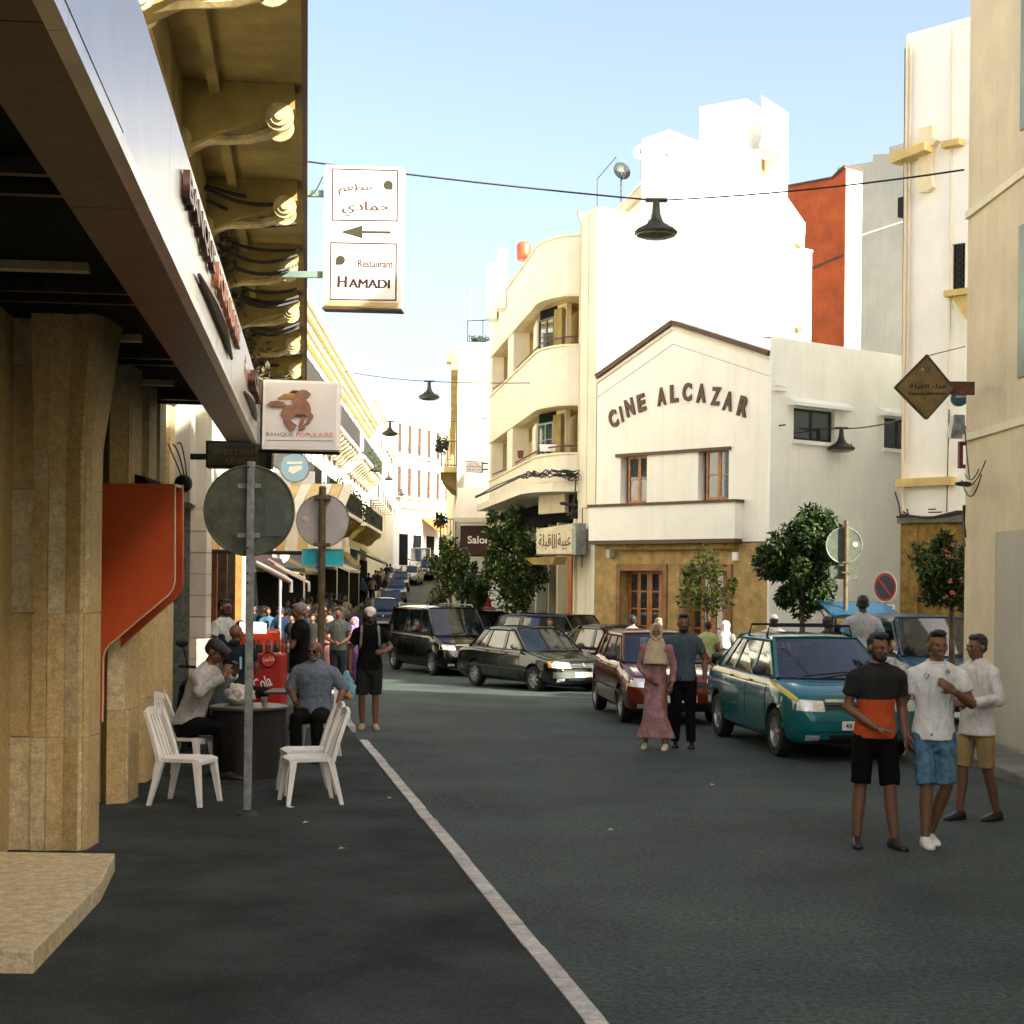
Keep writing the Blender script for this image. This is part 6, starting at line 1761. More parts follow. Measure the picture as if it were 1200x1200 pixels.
    if T:
        def f(m_):
            ln = T.get('len', -.02); w = T.get('w', 1.0)*b; lz = ln
            zs = [(ln, .178, .135), (ln+.10, .170, .128), (.17, .152, .118), (.27, .160, .120), (.38, .182, .130), (.46, .190, .126), (.52, .165, .105), (.565, .100, .078), (.580, .078, .070)]
            if T.get('flare'): zs[0] = (ln, .178*T['flare'], .135*T['flare'])
            oval_loft(m_, [(tor(z_), rx*w, ry*w) for z_, rx, ry in zs], 20)
            sl = T.get('sleeve', .55)
            for sh, el, wr in ((SH[0], Vector(ps['LE']), Vector(ps['LW'])), (SH[1], Vector(ps['RE']), Vector(ps['RW']))):
                sw = T.get('sw', 1.0)
                m_.ell(sh + Vector((0,0,-.012)), (.071*w,.071*w,.068*w)); m_.tube([Vector(tor(.545)), sh + Vector((0,0,-.004))], [.075*w, .058*w], 12)
                if sl <= 1: m_.tube([sh + Vector((0,0,.01)), sh.lerp(el, sl)], [.066*w, .067*sw*w], 14)
                else:
                    m_.tube([sh, el, el.lerp(wr, sl-1)], [.066*w, .055*sw*w, .046*sw*w], 14); m_.ell(el, .054*sw*w)
        m_ = MB(); f(m_); o = m_.build(T.get('name', 'shirt'), T['m'], root, smooth=True, label=T.get('label')); remesh(o, vox, 1, T.get('fold', .024), T.get('fs', .17))
        if T.get('collar'):
            m_ = MB(); c = Vector(tor(.575)); m_.tube([c + Vector((.070*math.cos(a), .066*math.sin(a)-.004, .012+.012*math.sin(a))) for a in [i*2*math.pi/16 for i in range(17)]], .013, 6); m_.build('collar', T['m'], root)
    Lw = low or {}
    if Lw:
        kind = Lw.get('kind', 'trousers')
        m_ = MB()
        if kind in ('trousers', 'shorts'):
            fr = Lw.get('to', .97 if kind == 'trousers' else .80); w = Lw.get('w', 1.0)*b
            oval_loft(m_, [((hx,hy,hz-.155), .120*w, .105*w), (tor(-.10), .165*w, .122*w), (tor(-.03), .182*w, .132*w), (tor(.04), .172*w, .125*w), (tor(.09), .160*w, .116*w)], 18)
            for hp, kn, an in ((HP[0], KN[0], AN[0]), (HP[1], KN[1], AN[1])):
                if kind == 'shorts':
                    e_ = hp.lerp(kn, fr/.8) if fr <= .8 else kn.lerp(an, (fr-.8)*1.5)
                    pts = [hp, hp.lerp(kn, .55), e_] if fr <= .8 else [hp, kn, e_]
                    m_.tube(pts, [.100*w, .094*w, .086*w*Lw.get('flare', 1.0)], 14); m_.ell(hp, .098*w)
                else:
                    m_.tube([hp, hp.lerp(kn, .5), kn, kn.lerp(an, .5), an + Vector((0,0,.0))], [.100*w, .090*w, .072*w, .066*w, .062*w], 14); m_.ell(hp, .098*w); m_.ell(kn, .074*w)
        elif kind == 'dress':
            bz = Lw.get('bottom', .14); w = Lw.get('w', 1.0)
            mid = ((KN[0]+KN[1])/2); ank = ((AN[0]+AN[1])/2); sp_ = abs(AN[0].x-AN[1].x)/2; sy_ = abs(AN[0].y-AN[1].y)/2
            oval_loft(m_, [((ank.x, ank.y, bz), (.15+sp_)*w, (.12+sy_)*w), ((mid.x, mid.y, .45), .185*w, (.14+sy_*.5)*w), ((hx, hy, .80), .180*w, .135*w), (tor(.08), .160, .120), (tor(.17), .148, .115), (tor(.27), .158, .120), (tor(.38), .180, .130), (tor(.46), .186, .124), (tor(.54), .14, .09)], 20)
            for sh, el, wr in ((SH[0], Vector(ps['LE']), Vector(ps['LW'])), (SH[1], Vector(ps['RE']), Vector(ps['RW']))):
                m_.tube([sh, el, el.lerp(wr, .9)], [.066, .054, .052], 12); m_.ell(sh, .070); m_.ell(el, .053)
        o = m_.build(kind, Lw['m'], root, smooth=True, label=Lw.get('label')); remesh(o, vox, 1, Lw.get('fold', .022), Lw.get('fs', .15))
    if shoes is not None:
        for an, ft in ((AN[0], ps['LF']), (AN[1], ps['RF'])):
            fd = Matrix.Rotation(R(ft), 3, 'Z') @ Vector((0,-1,0)); rt = Matrix.Rotation(R(ft), 3, 'Z')
            m_ = MB()
            b0 = an + Vector((0,0,-.085))
            rings = []
            for (d_, wx, hh) in ((-.075,.026,.05),(-.06,.036,.085),(-.01,.040,.105),(.05,.044,.075),(.12,.048,.052),(.165,.040,.042),(.190,.018,.025)):
                c = b0 + fd*d_
                sdv = rt @ Vector((1,0,0))
                rings.append([c - sdv*wx*.95, c + sdv*wx*.95, c + sdv*wx + Vector((0,0,hh*.5)), c + sdv*wx*.6 + Vector((0,0,hh)), c - sdv*wx*.6 + Vector((0,0,hh)), c - sdv*wx + Vector((0,0,hh*.5))])
            m_.loft(rings); o = m_.build('shoe', shoes, root, smooth=True); remesh(o, .009 if hi else .02, 2)
    return root, HM, tor

black_tee = cloth('black', (.006,.006,.006))
P1m = ramp_z('cloth_black_over_orange', [(0, (.42,.060,.008)), (1.215, (.005,.006,.005))], rough=.9)
white_tee = cloth('white', (.66,.66,.64)); jeans = cloth('washed_denim', (.085,.18,.25), var=.30, scale=14); khaki = cloth('khaki', (.30,.21,.09))
blk_short = cloth('black_shorts', (.004,.004,.004)); m_wshoe = mat('white_trainer', (.70,.69,.66), rough=.6); m_bshoe = mat('black_shoe', (.010,.010,.010), rough=.5)
m_tan = mat('tan_boot', (.32,.25,.16), rough=.8)
# --- the two young men and the third one walking at the right
ax, ay = 3.06, 13.25
person('young man in black and orange T-shirt and black shorts walking towards the camera', ax, ay, yaw=4, h=1.765, tone='tan',
    pose=dict(LK=(-.125,-.02,.50), LA=(-.155,-.03,.085), RK=(.10,-.10,.49), RA=(.13,-.14,.085), LF=-12, RF=14, lean=(.01,-.01),
              LE=(-.24,.0,1.15), LW=(-.06,-.19,1.0), LHd=(.9,-.35,-.15), LHn=(0,.3,-1), Lcurl=.25, RE=(.235,.05,1.15), RW=(.25,-.02,.90), hyaw=18, hpitch=3),
    top=dict(m=P1m, len=-.04, sleeve=.62, name='tshirt', collar=True, w=.98), low=dict(kind='shorts', m=blk_short, to=.76, w=.93), shoes=m_bshoe, head=dict(hair='quiff', beard=.92), build=1.05)
person('young man in white printed T-shirt and torn denim shorts, hand on his chest', 3.56, 13.3, yaw=-4, h=1.785, tone='tan',
    pose=dict(LK=(-.06,-.07,.50), LA=(-.07,-.10,.085), RK=(.11,-.03,.50), RA=(.0,.10,.085), LF=4, RF=10, lean=(.02,0),
              LE=(-.25,.03,1.15), LW=(-.22,-.06,.91), RE=(.30,-.05,1.17), RW=(.13,-.20,1.28), RHd=(-.8,-.15,.55), RHn=(0,1,0), Rcurl=.35, hyaw=6, hpitch=-1),
    top=dict(m=white_tee, len=-.06, sleeve=.6, name='tshirt', collar=True, w=.98), low=dict(kind='shorts', m=jeans, to=.79, w=.93), shoes=m_wshoe, head=dict(hair='quiff'), build=1.04)
wt = [o for o in bpy.data.objects if str(o.get('label', '')).startswith('young man in white printed')][0]
for (tx_, x_, rz_, ry_) in (('12', -.115, -28, 35), ('10', .085, 28, -35)):
    o = text_obj('chest_print', tx_, m_black, wt, ext=.002, off=.01)
    o.data.transform(Matrix.Translation((x_, -.118, 1.405)) @ Matrix.Rotation(R(rz_), 4, 'Z') @ Matrix.Rotation(R(-18), 4, 'X') @ Matrix.Rotation(R(ry_), 4, 'Y') @ Matrix.Rotation(R(90), 4, 'X') @ Matrix.Scale(.055, 4))
person('man in loose white shirt and khaki shorts at the right edge of the street', 4.36, 14.75, yaw=-60, h=1.72, tone='tan',
    pose=dict(LK=(-.10,-.08,.50), LA=(-.10,-.12,.085), RK=(.10,.03,.50), RA=(.10,.16,.085), LE=(-.25,-.02,1.16), LW=(-.18,-.24,1.13), LHd=(.2,-1,.1), RE=(.26,.0,1.16), RW=(.14,-.26,1.12), RHd=(-.3,-1,.1)),
    top=dict(m=cloth('off_white', (.62,.60,.57)), len=-.12, sleeve=1.8, sw=1.15, w=1.12), low=dict(kind='shorts', m=khaki, to=.80, w=.92), shoes=m_bshoe, head=dict(hair='short'))
# --- couple crossing
person('woman in cream headscarf and long dusty pink dress crossing the road', 1.92, 20.9, yaw=-14, h=1.64, tone='mid',
    pose=dict(LK=(-.09,-.04,.49), LA=(-.13,-.06,.085), RK=(.10,-.12,.49), RA=(.17,-.18,.085), LE=(-.24,.02,1.15), LW=(-.06,-.12,.98), RE=(.25,.02,1.15), RW=(.24,-.08,.92), hyaw=6),
    low=dict(kind='dress', m=cloth('dusty_pink', (.36,.20,.20), var=.18), bottom=.16, fold=.035, fs=.16, w=.92), shoes=m_signcream, head=dict(hair='none', hijab=cloth('cream_scarf', (.55,.46,.30)), drop=.30))
person('bearded man in grey-blue T-shirt and black trousers beside the woman in pink', 2.30, 21.1, yaw=-6, h=1.76, tone='tan',
    pose=dict(LK=(-.09,-.05,.49), LA=(-.10,-.03,.085), RK=(.10,-.08,.49), RA=(.11,-.12,.085), LE=(-.27,.03,1.15), LW=(-.25,-.07,.91), RE=(.28,.04,1.15), RW=(.29,-.05,.91)),
    top=dict(m=cloth('grey_blue', (.075,.105,.125)), len=-.05, sleeve=.6, name='tshirt', collar=True, w=1.04), low=dict(kind='trousers', m=black_tee, w=1.0), shoes=m_bshoe, head=dict(hair='quiff', beard=1.12))
# --- man with the white cap, carrying bags
cp, cHM, ctor = person('man in white cap and black T-shirt with a backpack, strolling along the kerb', -2.08, 23.2, yaw=6, h=1.78, tone='tan',
    pose=dict(LK=(-.11,-.04,.50), LA=(-.10,.0,.085), RK=(.09,-.03,.50), RA=(.09,-.04,.085), LE=(-.27,.03,1.14), LW=(-.28,-.04,.88), RE=(.30,.02,1.18), RW=(.20,-.16,1.12), RHd=(-.6,-.8,0), LF=-8, RF=8),
    top=dict(m=black_tee, len=-.06, sleeve=.62, name='tshirt', w=1.08), low=dict(kind='shorts', m=cloth('charcoal_shorts', (.018,.018,.018)), to=.80, w=1.04), shoes=m_tan, head=dict(hair='cap', capm=mat('white_cap', (.66,.64,.60)), beard=.9))
m_ = MB()
for s in (-1, 1): m_.tube([(s*.11,.09,1.46), (s*.115,-.03,1.49), (s*.125,-.145,1.40), (s*.135,-.145,1.22), (s*.15,.05,1.10)], .020, 6)
m_.build('backpack_strap', mat('grey_strap', (.16,.17,.16)), cp)
m_ = MB(); m_.ell((0,.22,1.25), (.17,.12,.25)); m_.build('backpack', mat('grey_backpack', (.05,.055,.05)), cp, smooth=True)
bag = empty('carrier_bag', 'pale blue carrier bag with oranges hanging from the capped man\'s hand', 'bag', (-2.40, 23.12, .0))
m_ = MB(); m_.loft([[(c[0]*.03, c[1]*.03, .86) for c in ((-1,-1),(1,-1),(1,1),(-1,1))], [(c[0]*.08, c[1]*.06, .74) for c in ((-1,-1),(1,-1),(1,1),(-1,1))], [(c[0]*.13, c[1]*.09, .55) for c in ((-1,-1),(1,-1),(1,1),(-1,1))], [(c[0]*.11, c[1]*.08, .44) for c in ((-1,-1),(1,-1),(1,1),(-1,1))]])
o = m_.build('bag', mat('blue_plastic_bag', (.16,.42,.55), rough=.35), bag, smooth=True); remesh(o, .015, 1, .03, .06)
m_ = MB()
for q in ((-.05,-.07,.49),(.05,-.08,.48),(0,-.10,.52)): m_.ell(q, .045)
tag(m_.build('oranges', mat('orange_fruit', (.55,.22,.03)), bag, smooth=True), kind='stuff')
person('young man in grey-green T-shirt holding a booklet near the capped man', -3.55, 32.3, yaw=2, h=1.76, tone='mid', z=-.14,
    pose=dict(LE=(-.25,.0,1.15), LW=(-.08,-.22,1.05), LHd=(1,-.3,0), RE=(.25,.0,1.15), RW=(.06,-.24,1.03), RHd=(-1,-.3,0), LK=(-.08,-.02,.5)),
    top=dict(m=cloth('grey_green', (.10,.13,.105)), len=-.05, sleeve=.6, name='tshirt'), low=dict(kind='trousers', m=cloth('dark_jeans', (.018,.022,.028)), w=.9), shoes=m_wshoe, head=dict(hair='short'), hi=False)
person('woman in pink headscarf and pink top walking beside the pole', -3.85, 33.3, yaw=170, h=1.62, z=-.2, tone='mid', low=dict(kind='dress', m=cloth('pale_pink', (.46,.22,.22)), bottom=.2), head=dict(hair='none', hijab=MATS['cloth_pale_pink']), hi=False)
person('woman in lilac headscarf just behind the capped man', -3.32, 33.4, yaw=-10, h=1.60, z=-.2, tone='mid', low=dict(kind='dress', m=cloth('deep_violet', (.06,.03,.09)), bottom=.2), head=dict(hair='none', hijab=cloth('lilac', (.34,.20,.42))), hi=False)
# --- café people
SEAT = dict(hipz=.53, LK=(-.12,-.42,.50), RK=(.12,-.42,.50), LA=(-.12,-.40,.085), RA=(.12,-.38,.085))
def seat(**k): d = dict(SEAT); d.update(k); return d
s1, s1H, _ = person('man in pale grey sweatshirt bent over his phone at the café table', -3.42, 16.75, yaw=78, h=1.86, z=PV, tone='tan',
    pose=seat(hipz=.55, lean=(0,-.20), LE=(-.26,-.22,.86), LW=(-.10,-.42,1.02), LHd=(.3,-.2,.9), RE=(.26,-.18,.86), RW=(.08,-.46,1.04), RHd=(-.2,-.2,.9), hpitch=24, Lcurl=.9, Rcurl=.9, LA=(-.12,-.46,.085), RA=(.12,-.42,.085)),
    top=dict(m=cloth('pale_grey_sweat', (.42,.42,.41)), len=-.02, sleeve=1.92, sw=1.15, w=1.12, name='sweatshirt', fold=.03), low=dict(kind='trousers', m=black_tee), shoes=m_bshoe, head=dict(hair='cap', capm=m_hair, glasses=True))
ph = empty('mobile_phone', 'pale blue lit mobile phone held by the bent man in the sweatshirt', 'phone', (-2.84, 16.55, 1.30), R(78)); 
m_ = MB(); m_.box(-.035,.035,-.005,.005,-.07,.07); m_.box(-.031,.031,-.0065,-.0052,-.065,.065, mi=1); m_.build('case', [m_black, mat('phone_screen', (.25,.5,.7), rough=.1)], ph)
person('smiling bald man with moustache and glasses in blue checked shirt seated facing the camera', -2.30, 18.55, yaw=-6, h=1.78, z=PV, tone='tan',
    pose=seat(LE=(-.28,-.02,.80), LW=(-.16,-.28,.66), RE=(.33,.02,.82), RW=(.30,-.18,.62), hyaw=-6, lean=(0,-.02), LHd=(.4,-.9,-.2)),
    top=dict(m=mat('cloth_blue_check', (.13,.17,.22), rough=.9, var=.25, scale=40, bump=.3, bscale=30), len=-.02, sleeve=1.15, w=1.16, collar=True), low=dict(kind='trousers', m=black_tee), shoes=m_bshoe, head=dict(hair='bald', glasses=True, beard=.86, beardm=m_hairg), build=1.08)
person('waiter in black T-shirt and glasses standing sideways at the red cooler', -2.98, 22.3, yaw=-82, h=1.76, z=PV, tone='tan',
    pose=dict(LE=(-.22,-.12,1.16), LW=(-.12,-.36,1.12), LHd=(.1,-1,.1), RE=(.22,-.12,1.16), RW=(.10,-.40,1.08), RHd=(-.1,-1,.1), hpitch=8),
    top=dict(m=black_tee, len=-.05, sleeve=.6, name='tshirt', w=1.08), low=dict(kind='trousers', m=black_tee), shoes=m_bshoe, head=dict(hair='short', grey=True, glasses=True))
person('man in dark glasses and pale striped shirt at the back of the café', -4.12, 22.6, yaw=60, h=1.80, z=PV, tone='tan', pose=dict(RE=(.22,-.12,1.16), RW=(.10,-.36,1.12)),
    top=dict(m=cloth('pale_blue_stripe', (.46,.50,.50), var=.2)), low=dict(kind='trousers', m=black_tee), shoes=m_bshoe, head=dict(hair='short', glasses=True, beard=.95))
person('bald man in dark jacket seated behind the grey sweatshirt man', -3.55, 20.3, yaw=150, h=1.80, z=PV+.12, tone='tan', pose=seat(), top=dict(m=cloth('dark_teal_jacket', (.015,.03,.035)), sleeve=1.9), low=dict(kind='trousers', m=black_tee), shoes=m_bshoe, head=dict(hair='none'))
person('dark haired man seated in the shade between the bald man and the cooler', -3.75, 21.9, yaw=30, h=1.80, z=PV+.12, tone='tan', pose=seat(), top=dict(m=cloth('navy', (.012,.02,.035)), sleeve=1.9), low=dict(kind='trousers', m=black_tee), shoes=m_bshoe, head=dict(hair='short'))
# --- beyond the taxi
bt, _, _ = person('tall man seen from behind in pale T-shirt with light blue sleeves', 5.28, 23.75, yaw=176, h=1.90, z=0.12, tone='dark',
    top=dict(m=cloth('pale_grey_tee', (.40,.41,.42)), len=-.04, sleeve=.62, name='tshirt', w=1.06), low=dict(kind='trousers', m=black_tee), shoes=m_bshoe, head=dict(hair='short'))
for s in (-1, 1):
    m_ = MB(); e = Vector((s*.27,.02,1.14)); sh = Vector((s*.175,0,1.42)); a = sh.lerp(e, .40); b_ = sh.lerp(e, .645); m_.tube([a, b_], [.079, .078], 14); m_.build('blue_sleeve_band', cloth('light_blue', (.13,.33,.44)), bt)
person('dark haired man in striped shirt in shadow beside the tall man', 4.98, 24.9, yaw=150, h=1.68, z=0.0, tone='dark', pose=dict(LE=(-.26,-.1,1.2), LW=(-.2,-.25,1.36)), top=dict(m=cloth('dark_stripe', (.03,.022,.02))), low=dict(kind='trousers', m=black_tee), shoes=m_bshoe, head=dict(hair='short'), hi=False)
person('person in white cap and white shirt with red lettering seen behind the taxi roof', 4.72, 28.4, yaw=175, h=1.66, z=-.02, tone='tan', top=dict(m=cloth('white_red_print', (.60,.52,.48), var=.2)), low=dict(kind='trousers', m=black_tee), shoes=m_bshoe, head=dict(hair='cap', capm=MATS['white_cap']), hi=False)
person('man in pale blue shirt seen from behind over the red hatchback roof', 2.34, 30.5, yaw=185, h=1.64, z=-.08, tone='mid', top=dict(m=cloth('pale_blue_shirt', (.22,.28,.36)), w=1.1, sleeve=1.8), low=dict(kind='trousers', m=black_tee), shoes=m_bshoe, head=dict(hair='short'), hi=False)
person('grey haired person in white shirt in front of the left cinema door', 2.80, 30.1, yaw=20, h=1.60, z=-.08, tone='light', top=dict(m=cloth('bright_white', (.72,.70,.66)), w=1.1, sleeve=1.8), low=dict(kind='trousers', m=black_tee), shoes=m_bshoe, head=dict(hair='short', grey=True), hi=False)
person('small person in yellow-green top by the right cinema door', 3.86, 31.0, yaw=160, h=1.52, z=-.08, tone='mid', top=dict(m=cloth('yellow_green', (.40,.46,.18)), w=1.1), low=dict(kind='trousers', m=black_tee), shoes=m_bshoe, head=dict(hair='short'), hi=False)
person('woman in white headscarf close to the right cinema door', 4.28, 31.6, yaw=150, h=1.54, z=-.1, tone='mid', low=dict(kind='dress', m=cloth('grey_dress', (.20,.19,.18))), head=dict(hair='none', hijab=MATS['cloth_bright_white']), hi=False)
person('person in white with arm stretched out between the sedan and the black hatchback', 0.95, 38.6, yaw=-25, h=1.52, z=-.22, tone='mid', pose=dict(RE=(.42,-.05,1.30), RW=(.66,-.12,1.36), RHd=(1,-.1,.4), LE=(-.24,-.1,1.15), LW=(-.08,-.22,1.12)), top=dict(m=MATS['cloth_bright_white'], sleeve=1.6), low=dict(kind='trousers', m=black_tee), shoes=m_bshoe, head=dict(hair='short'), hi=False)
person('woman in dark red headscarf and long red dress under the ficus trees', -.75, 50.5, yaw=200, h=1.68, z=-.02, tone='mid', low=dict(kind='dress', m=cloth('dark_red', (.38,.045,.035)), bottom=.12), head=dict(hair='none', hijab=MATS['cloth_dark_red']), hi=False)
# --- crowd in the shade of the street
cr = random.Random(11)
base = []
cols = [('dark blue', (.012,.025,.06)), ('black', (.006,.006,.007)), ('white', (.42,.41,.39)), ('navy', (.006,.01,.025)), ('charcoal', (.02,.02,.02)), ('grey', (.12,.125,.13)), ('faded blue', (.05,.12,.18)), ('brown', (.09,.05,.03)), ('beige', (.30,.25,.17)), ('dull red', (.30,.06,.04))]
for i in range(4):
    pz = [dict(LK=(-.09,-.12,.49), LA=(-.10,-.02,.10), RK=(.10,.0,.49), RA=(.11,.14,.12)), dict(), dict(LE=(-.24,-.1,1.15), LW=(-.1,-.26,1.1)), dict(RK=(.1,-.1,.5), RA=(.1,-.1,.085))][i]
    p_, _, _ = person('x', 0, 0, tone='tan', pose=pz, top=dict(m=cloth('crowd_top', (.1,.1,.1)), len=-.05, sleeve=.6 if i % 2 else 1.8), low=dict(kind='trousers', m=blk_short), shoes=m_bshoe, head=dict(hair='short'), hi=False)
    base.append(p_)
bake_all()
spots = []
for i in range(58):
    y = cr.uniform(39.5, 70); x0 = -4.3 - (y-37)*.085
    spots.append((x0 - cr.uniform(0, 2.2), y))
spots += [(-8.7, 92), (-8.4, 95), (-8.9, 98), (-8.6, 101), (-9.0, 104), (-8.9, 108), (-9.3, 112), (-9.2, 116), (-9.2,119)]
spots += [(-2.7, 60), (-3.0, 62.5), (-2.9, 65), (-3.2, 68), (-3.6, 71), (-3.3, 74)]
LABN = {}
def uniq(l, p):
    LABN.setdefault(l, []).append(p); return l
place_w = ['by the first shop of the long white facade', 'under the dark awnings on the left pavement', 'midway along the shaded left pavement', 'near the foot of the climbing street']
for i, (x, y) in enumerate(spots):
    b_ = base[i % 4]
    o = b_ if i < 4 else copy_tree(b_)
    hh = cr.uniform(1.58, 1.8)/1.75
    o.location = (x, y, ground_z(y)); o.rotation_euler = (0, 0, R(cr.choice((0, 180, 20, 160, 200, -15)) + cr.uniform(-15, 15))); o.scale = (hh, hh, hh)
    cn, cc = cols[cr.randrange(len(cols))] if i < 58 or i >= 67 else [('white',(.6,.58,.55)), ('orange',(.60,.16,.06)), ('black',(.012,.012,.013)), ('white',(.6,.58,.55)), ('dull red',(.30,.06,.04)), ('faded blue',(.05,.12,.18)), ('white',(.6,.58,.55)), ('brown',(.09,.05,.03)), ('white',(.6,.58,.55))][i-58]
    for ch in o.children:
        for sl in ch.material_slots:
            if sl.material and sl.material.name == 'cloth_crowd_top': sl.link = 'OBJECT'; sl.material = cloth('crowd_' + cn.replace(' ', '_'), cc)
    o['group'] = 'pedestrians crowding the far street'
    if i < 58: o['label'] = 'pedestrian in %s top %s' % (cn, place_w[min(3, int((y-37)/8))])
    elif i < 67: o['label'] = 'small distant pedestrian in %s in the sunlight beside the climbing queue' % cn
    else: o['label'] = 'pedestrian in %s top right of the car queue under the ficus' % cn

# labels that single out neighbours sharing a colour and a stretch of pavement
by = {}
for o in bpy.data.objects:
    if o.get('group') == 'pedestrians crowding the far street': by.setdefault(o['label'], []).append(o)
ordw = ['nearest', 'second nearest', 'third nearest', 'fourth nearest', 'fifth nearest', 'sixth nearest', 'seventh nearest', 'eighth nearest']
for l, os_ in by.items():
    if len(os_) > 1:
        for i, o in enumerate(sorted(os_, key=lambda q: q.location.y)): o['label'] = ordw[min(i, 7)] + ' ' + l
# ================================================================ SIGNS, LAMPS, WIRES
def flat_disc(mb, c, r, t, n=36, mi=0, ys=1.0):
    pts = [(c[0]+r*math.cos(2*math.pi*k/n)*ys, c[2]+r*math.sin(2*math.pi*k/n)) for k in range(n)]
    mb.prism(pts, c[1]-t/2, c[1]+t/2, 'y', mi)
# 1. round sign on the near pole, seen from behind
b_ = G(290, 955, PV); Yp = b_.y
sg = empty('road_sign', 'large round sign seen from behind on the nearest galvanised pole', 'road sign')
t = P(293, 541, Yp)
mb = MB(); mb.box(b_.x-.033, b_.x+.033, Yp-.03, Yp+.03, PV-.02, t.z); pole = mb.build('pole', m_galv, sg, bevel=.006)
mb = MB()
for (x, y) in ((292,548),(291,642),(291,672),(291,683)):
    q = P(x, y, Yp); mb.tube([(q.x, Yp-.034, q.z), (q.x, Yp-.030, q.z)], .010, 8)
tag(mb.build('bolt_holes', m_black, pole), kind='stuff')
c = P(291, 598, Yp); r = 52.5*Yp/F
mb = MB(); flat_disc(mb, (c.x, Yp+.055, c.z), r, .012); disc = mb.build('disc', m_signback, sg, smooth=True)
mb = MB(); mb.tube([(c.x+r*math.cos(a), Yp+.05, c.z+r*math.sin(a)) for a in [i*2*math.pi/40 for i in range(41)]], .012, 6); mb.build('rim', m_signback, disc)
mb = MB(); q = P(332, 606, Yp); mb.box(q.x-.17, q.x+.01, Yp+.040, Yp+.048, q.z-.17, q.z+.18); mb.build('sticker', mat('sticker_residue', (.075,.10,.09), rough=.6), disc)
for dz in (.22, -.22):
    mb = MB(); mb.box(c.x-.10, c.x+.10, Yp+.031, Yp+.049, c.z+dz-.02, c.z+dz+.02); mb.build('bracket', m_galv, sg)
mb = MB(); mb.lathe([(.10,0),(.09,.02),(.05,.03),(.045,.05)], (b_.x, Yp, PV)); mb.build('foot', mat('asphalt_patch', (.03,.03,.03)), sg)
# 2. second pole with pale round sign and teal plate
Y2 = 19.4
sg = empty('road_sign', 'pale round sign back with a teal plate below on a rusty pole', 'road sign')
a = P(378, 572, Y2); 
mb = MB(); mb.tube([(a.x, Y2, PV), (a.x, Y2, a.z)], .044, 12); mb.ell((a.x, Y2, a.z), (.048,.048,.03)); mb.build('pole', m_polebrown, sg, smooth=True)
c = P(377.5, 610, Y2); r = 30.8*Y2/F
mb = MB(); flat_disc(mb, (c.x, Y2+.07, c.z), r, .01); disc = mb.build('disc', m_signback2, sg, smooth=True)
mb = MB(); mb.tube([(c.x+r*math.cos(a_), Y2+.065, c.z+r*math.sin(a_)) for a_ in [i*2*math.pi/40 for i in range(41)]], .008, 6); mb.build('rim', m_galv, disc)
q = P(357, 608, Y2); mb = MB(); mb.ell((q.x, Y2+.062, q.z), (.045,.004,.032)); mb.build('sticker', m_signcream, disc)
for z_ in (c.z+r*.86, c.z-r*.92):
    mb = MB(); mb.box(a.x-.10, a.x+.10, Y2-.05, Y2+.06, z_-.02, z_+.02); mb.build('clamp', m_polebrown, sg)
q = P(377.5, 653.5, Y2); w2, h2 = 24.5*Y2/F, 10.5*Y2/F
mb = MB(); mb.prism([(q.x-w2+.03, q.z-h2), (q.x+w2-.03, q.z-h2), (q.x+w2, q.z-h2+.03), (q.x+w2, q.z+h2-.03), (q.x+w2-.03, q.z+h2), (q.x-w2+.03, q.z+h2), (q.x-w2, q.z+h2-.03), (q.x-w2, q.z-h2+.03)], Y2+.06, Y2+.07, 'y'); pl = mb.build('plate', m_teal, sg)
mb = MB(); mb.tube([(q.x+sx*(w2-.005), Y2+.058, q.z+sz*(h2-.005)) for sx, sz in ((-1,-1),(1,-1),(1,1),(-1,1),(-1,-1))], .010, 6); mb.build('plate_edge', m_signback2, pl)
# 3. little far sign back
sg = empty('road_sign', 'small distant round sign back among the café awnings', 'road sign')
Y3 = 38.0; a = P(329, 650, Y3); mb = MB(); mb.tube([(a.x, Y3, -.2), (a.x, Y3, a.z+.2)], .035, 8); mb.build('pole', m_galv, sg)
mb = MB(); flat_disc(mb, (a.x, Y3+.05, a.z), .21, .01, 24); mb.build('disc', m_signback2, sg)
# 4. round sign back by the cinema side wall
Y4 = 28.6; sg = empty('road_sign', 'round sign back with small plate in front of the blank cinema side wall', 'road sign')
a = P(992, 610, Y4); mb = MB(); mb.tube([(a.x, Y4, 0), (a.x, Y4, a.z)], .045, 10); mb.build('pole', m_polebrown, sg, smooth=True)
c = P(990, 639, Y4); mb = MB(); flat_disc(mb, (c.x, Y4+.06, c.z), 21*Y4/F, .012); disc = mb.build('disc', m_signback, sg)
mb = MB(); mb.tube([(c.x+21*Y4/F*math.cos(a_), Y4+.055, c.z+21*Y4/F*math.sin(a_)) for a_ in [i*2*math.pi/36 for i in range(37)]], .012, 6); mb.build('rim', m_galv, disc)
q = P(1003, 638, Y4); mb = MB(); mb.ell((q.x, Y4+.05, q.z), (.05,.005,.045)); mb.build('sticker', m_signcream, disc)
q = P(990, 671, Y4); mb = MB(); mb.prism([(q.x-.25, q.z-.09), (q.x-.22, q.z-.12), (q.x+.22, q.z-.12), (q.x+.25, q.z-.09), (q.x+.25, q.z+.09), (q.x+.22, q.z+.12), (q.x-.22, q.z+.12), (q.x-.25, q.z+.09)], Y4+.055, Y4+.066, 'y'); mb.build('plate', m_signback, sg)
for z_ in (c.z-.31, q.z):
    mb = MB(); mb.box(a.x-.08, a.x+.08, Y4-.05, Y4+.054, z_-.015, z_+.015); mb.build('clamp', m_polebrown, sg)
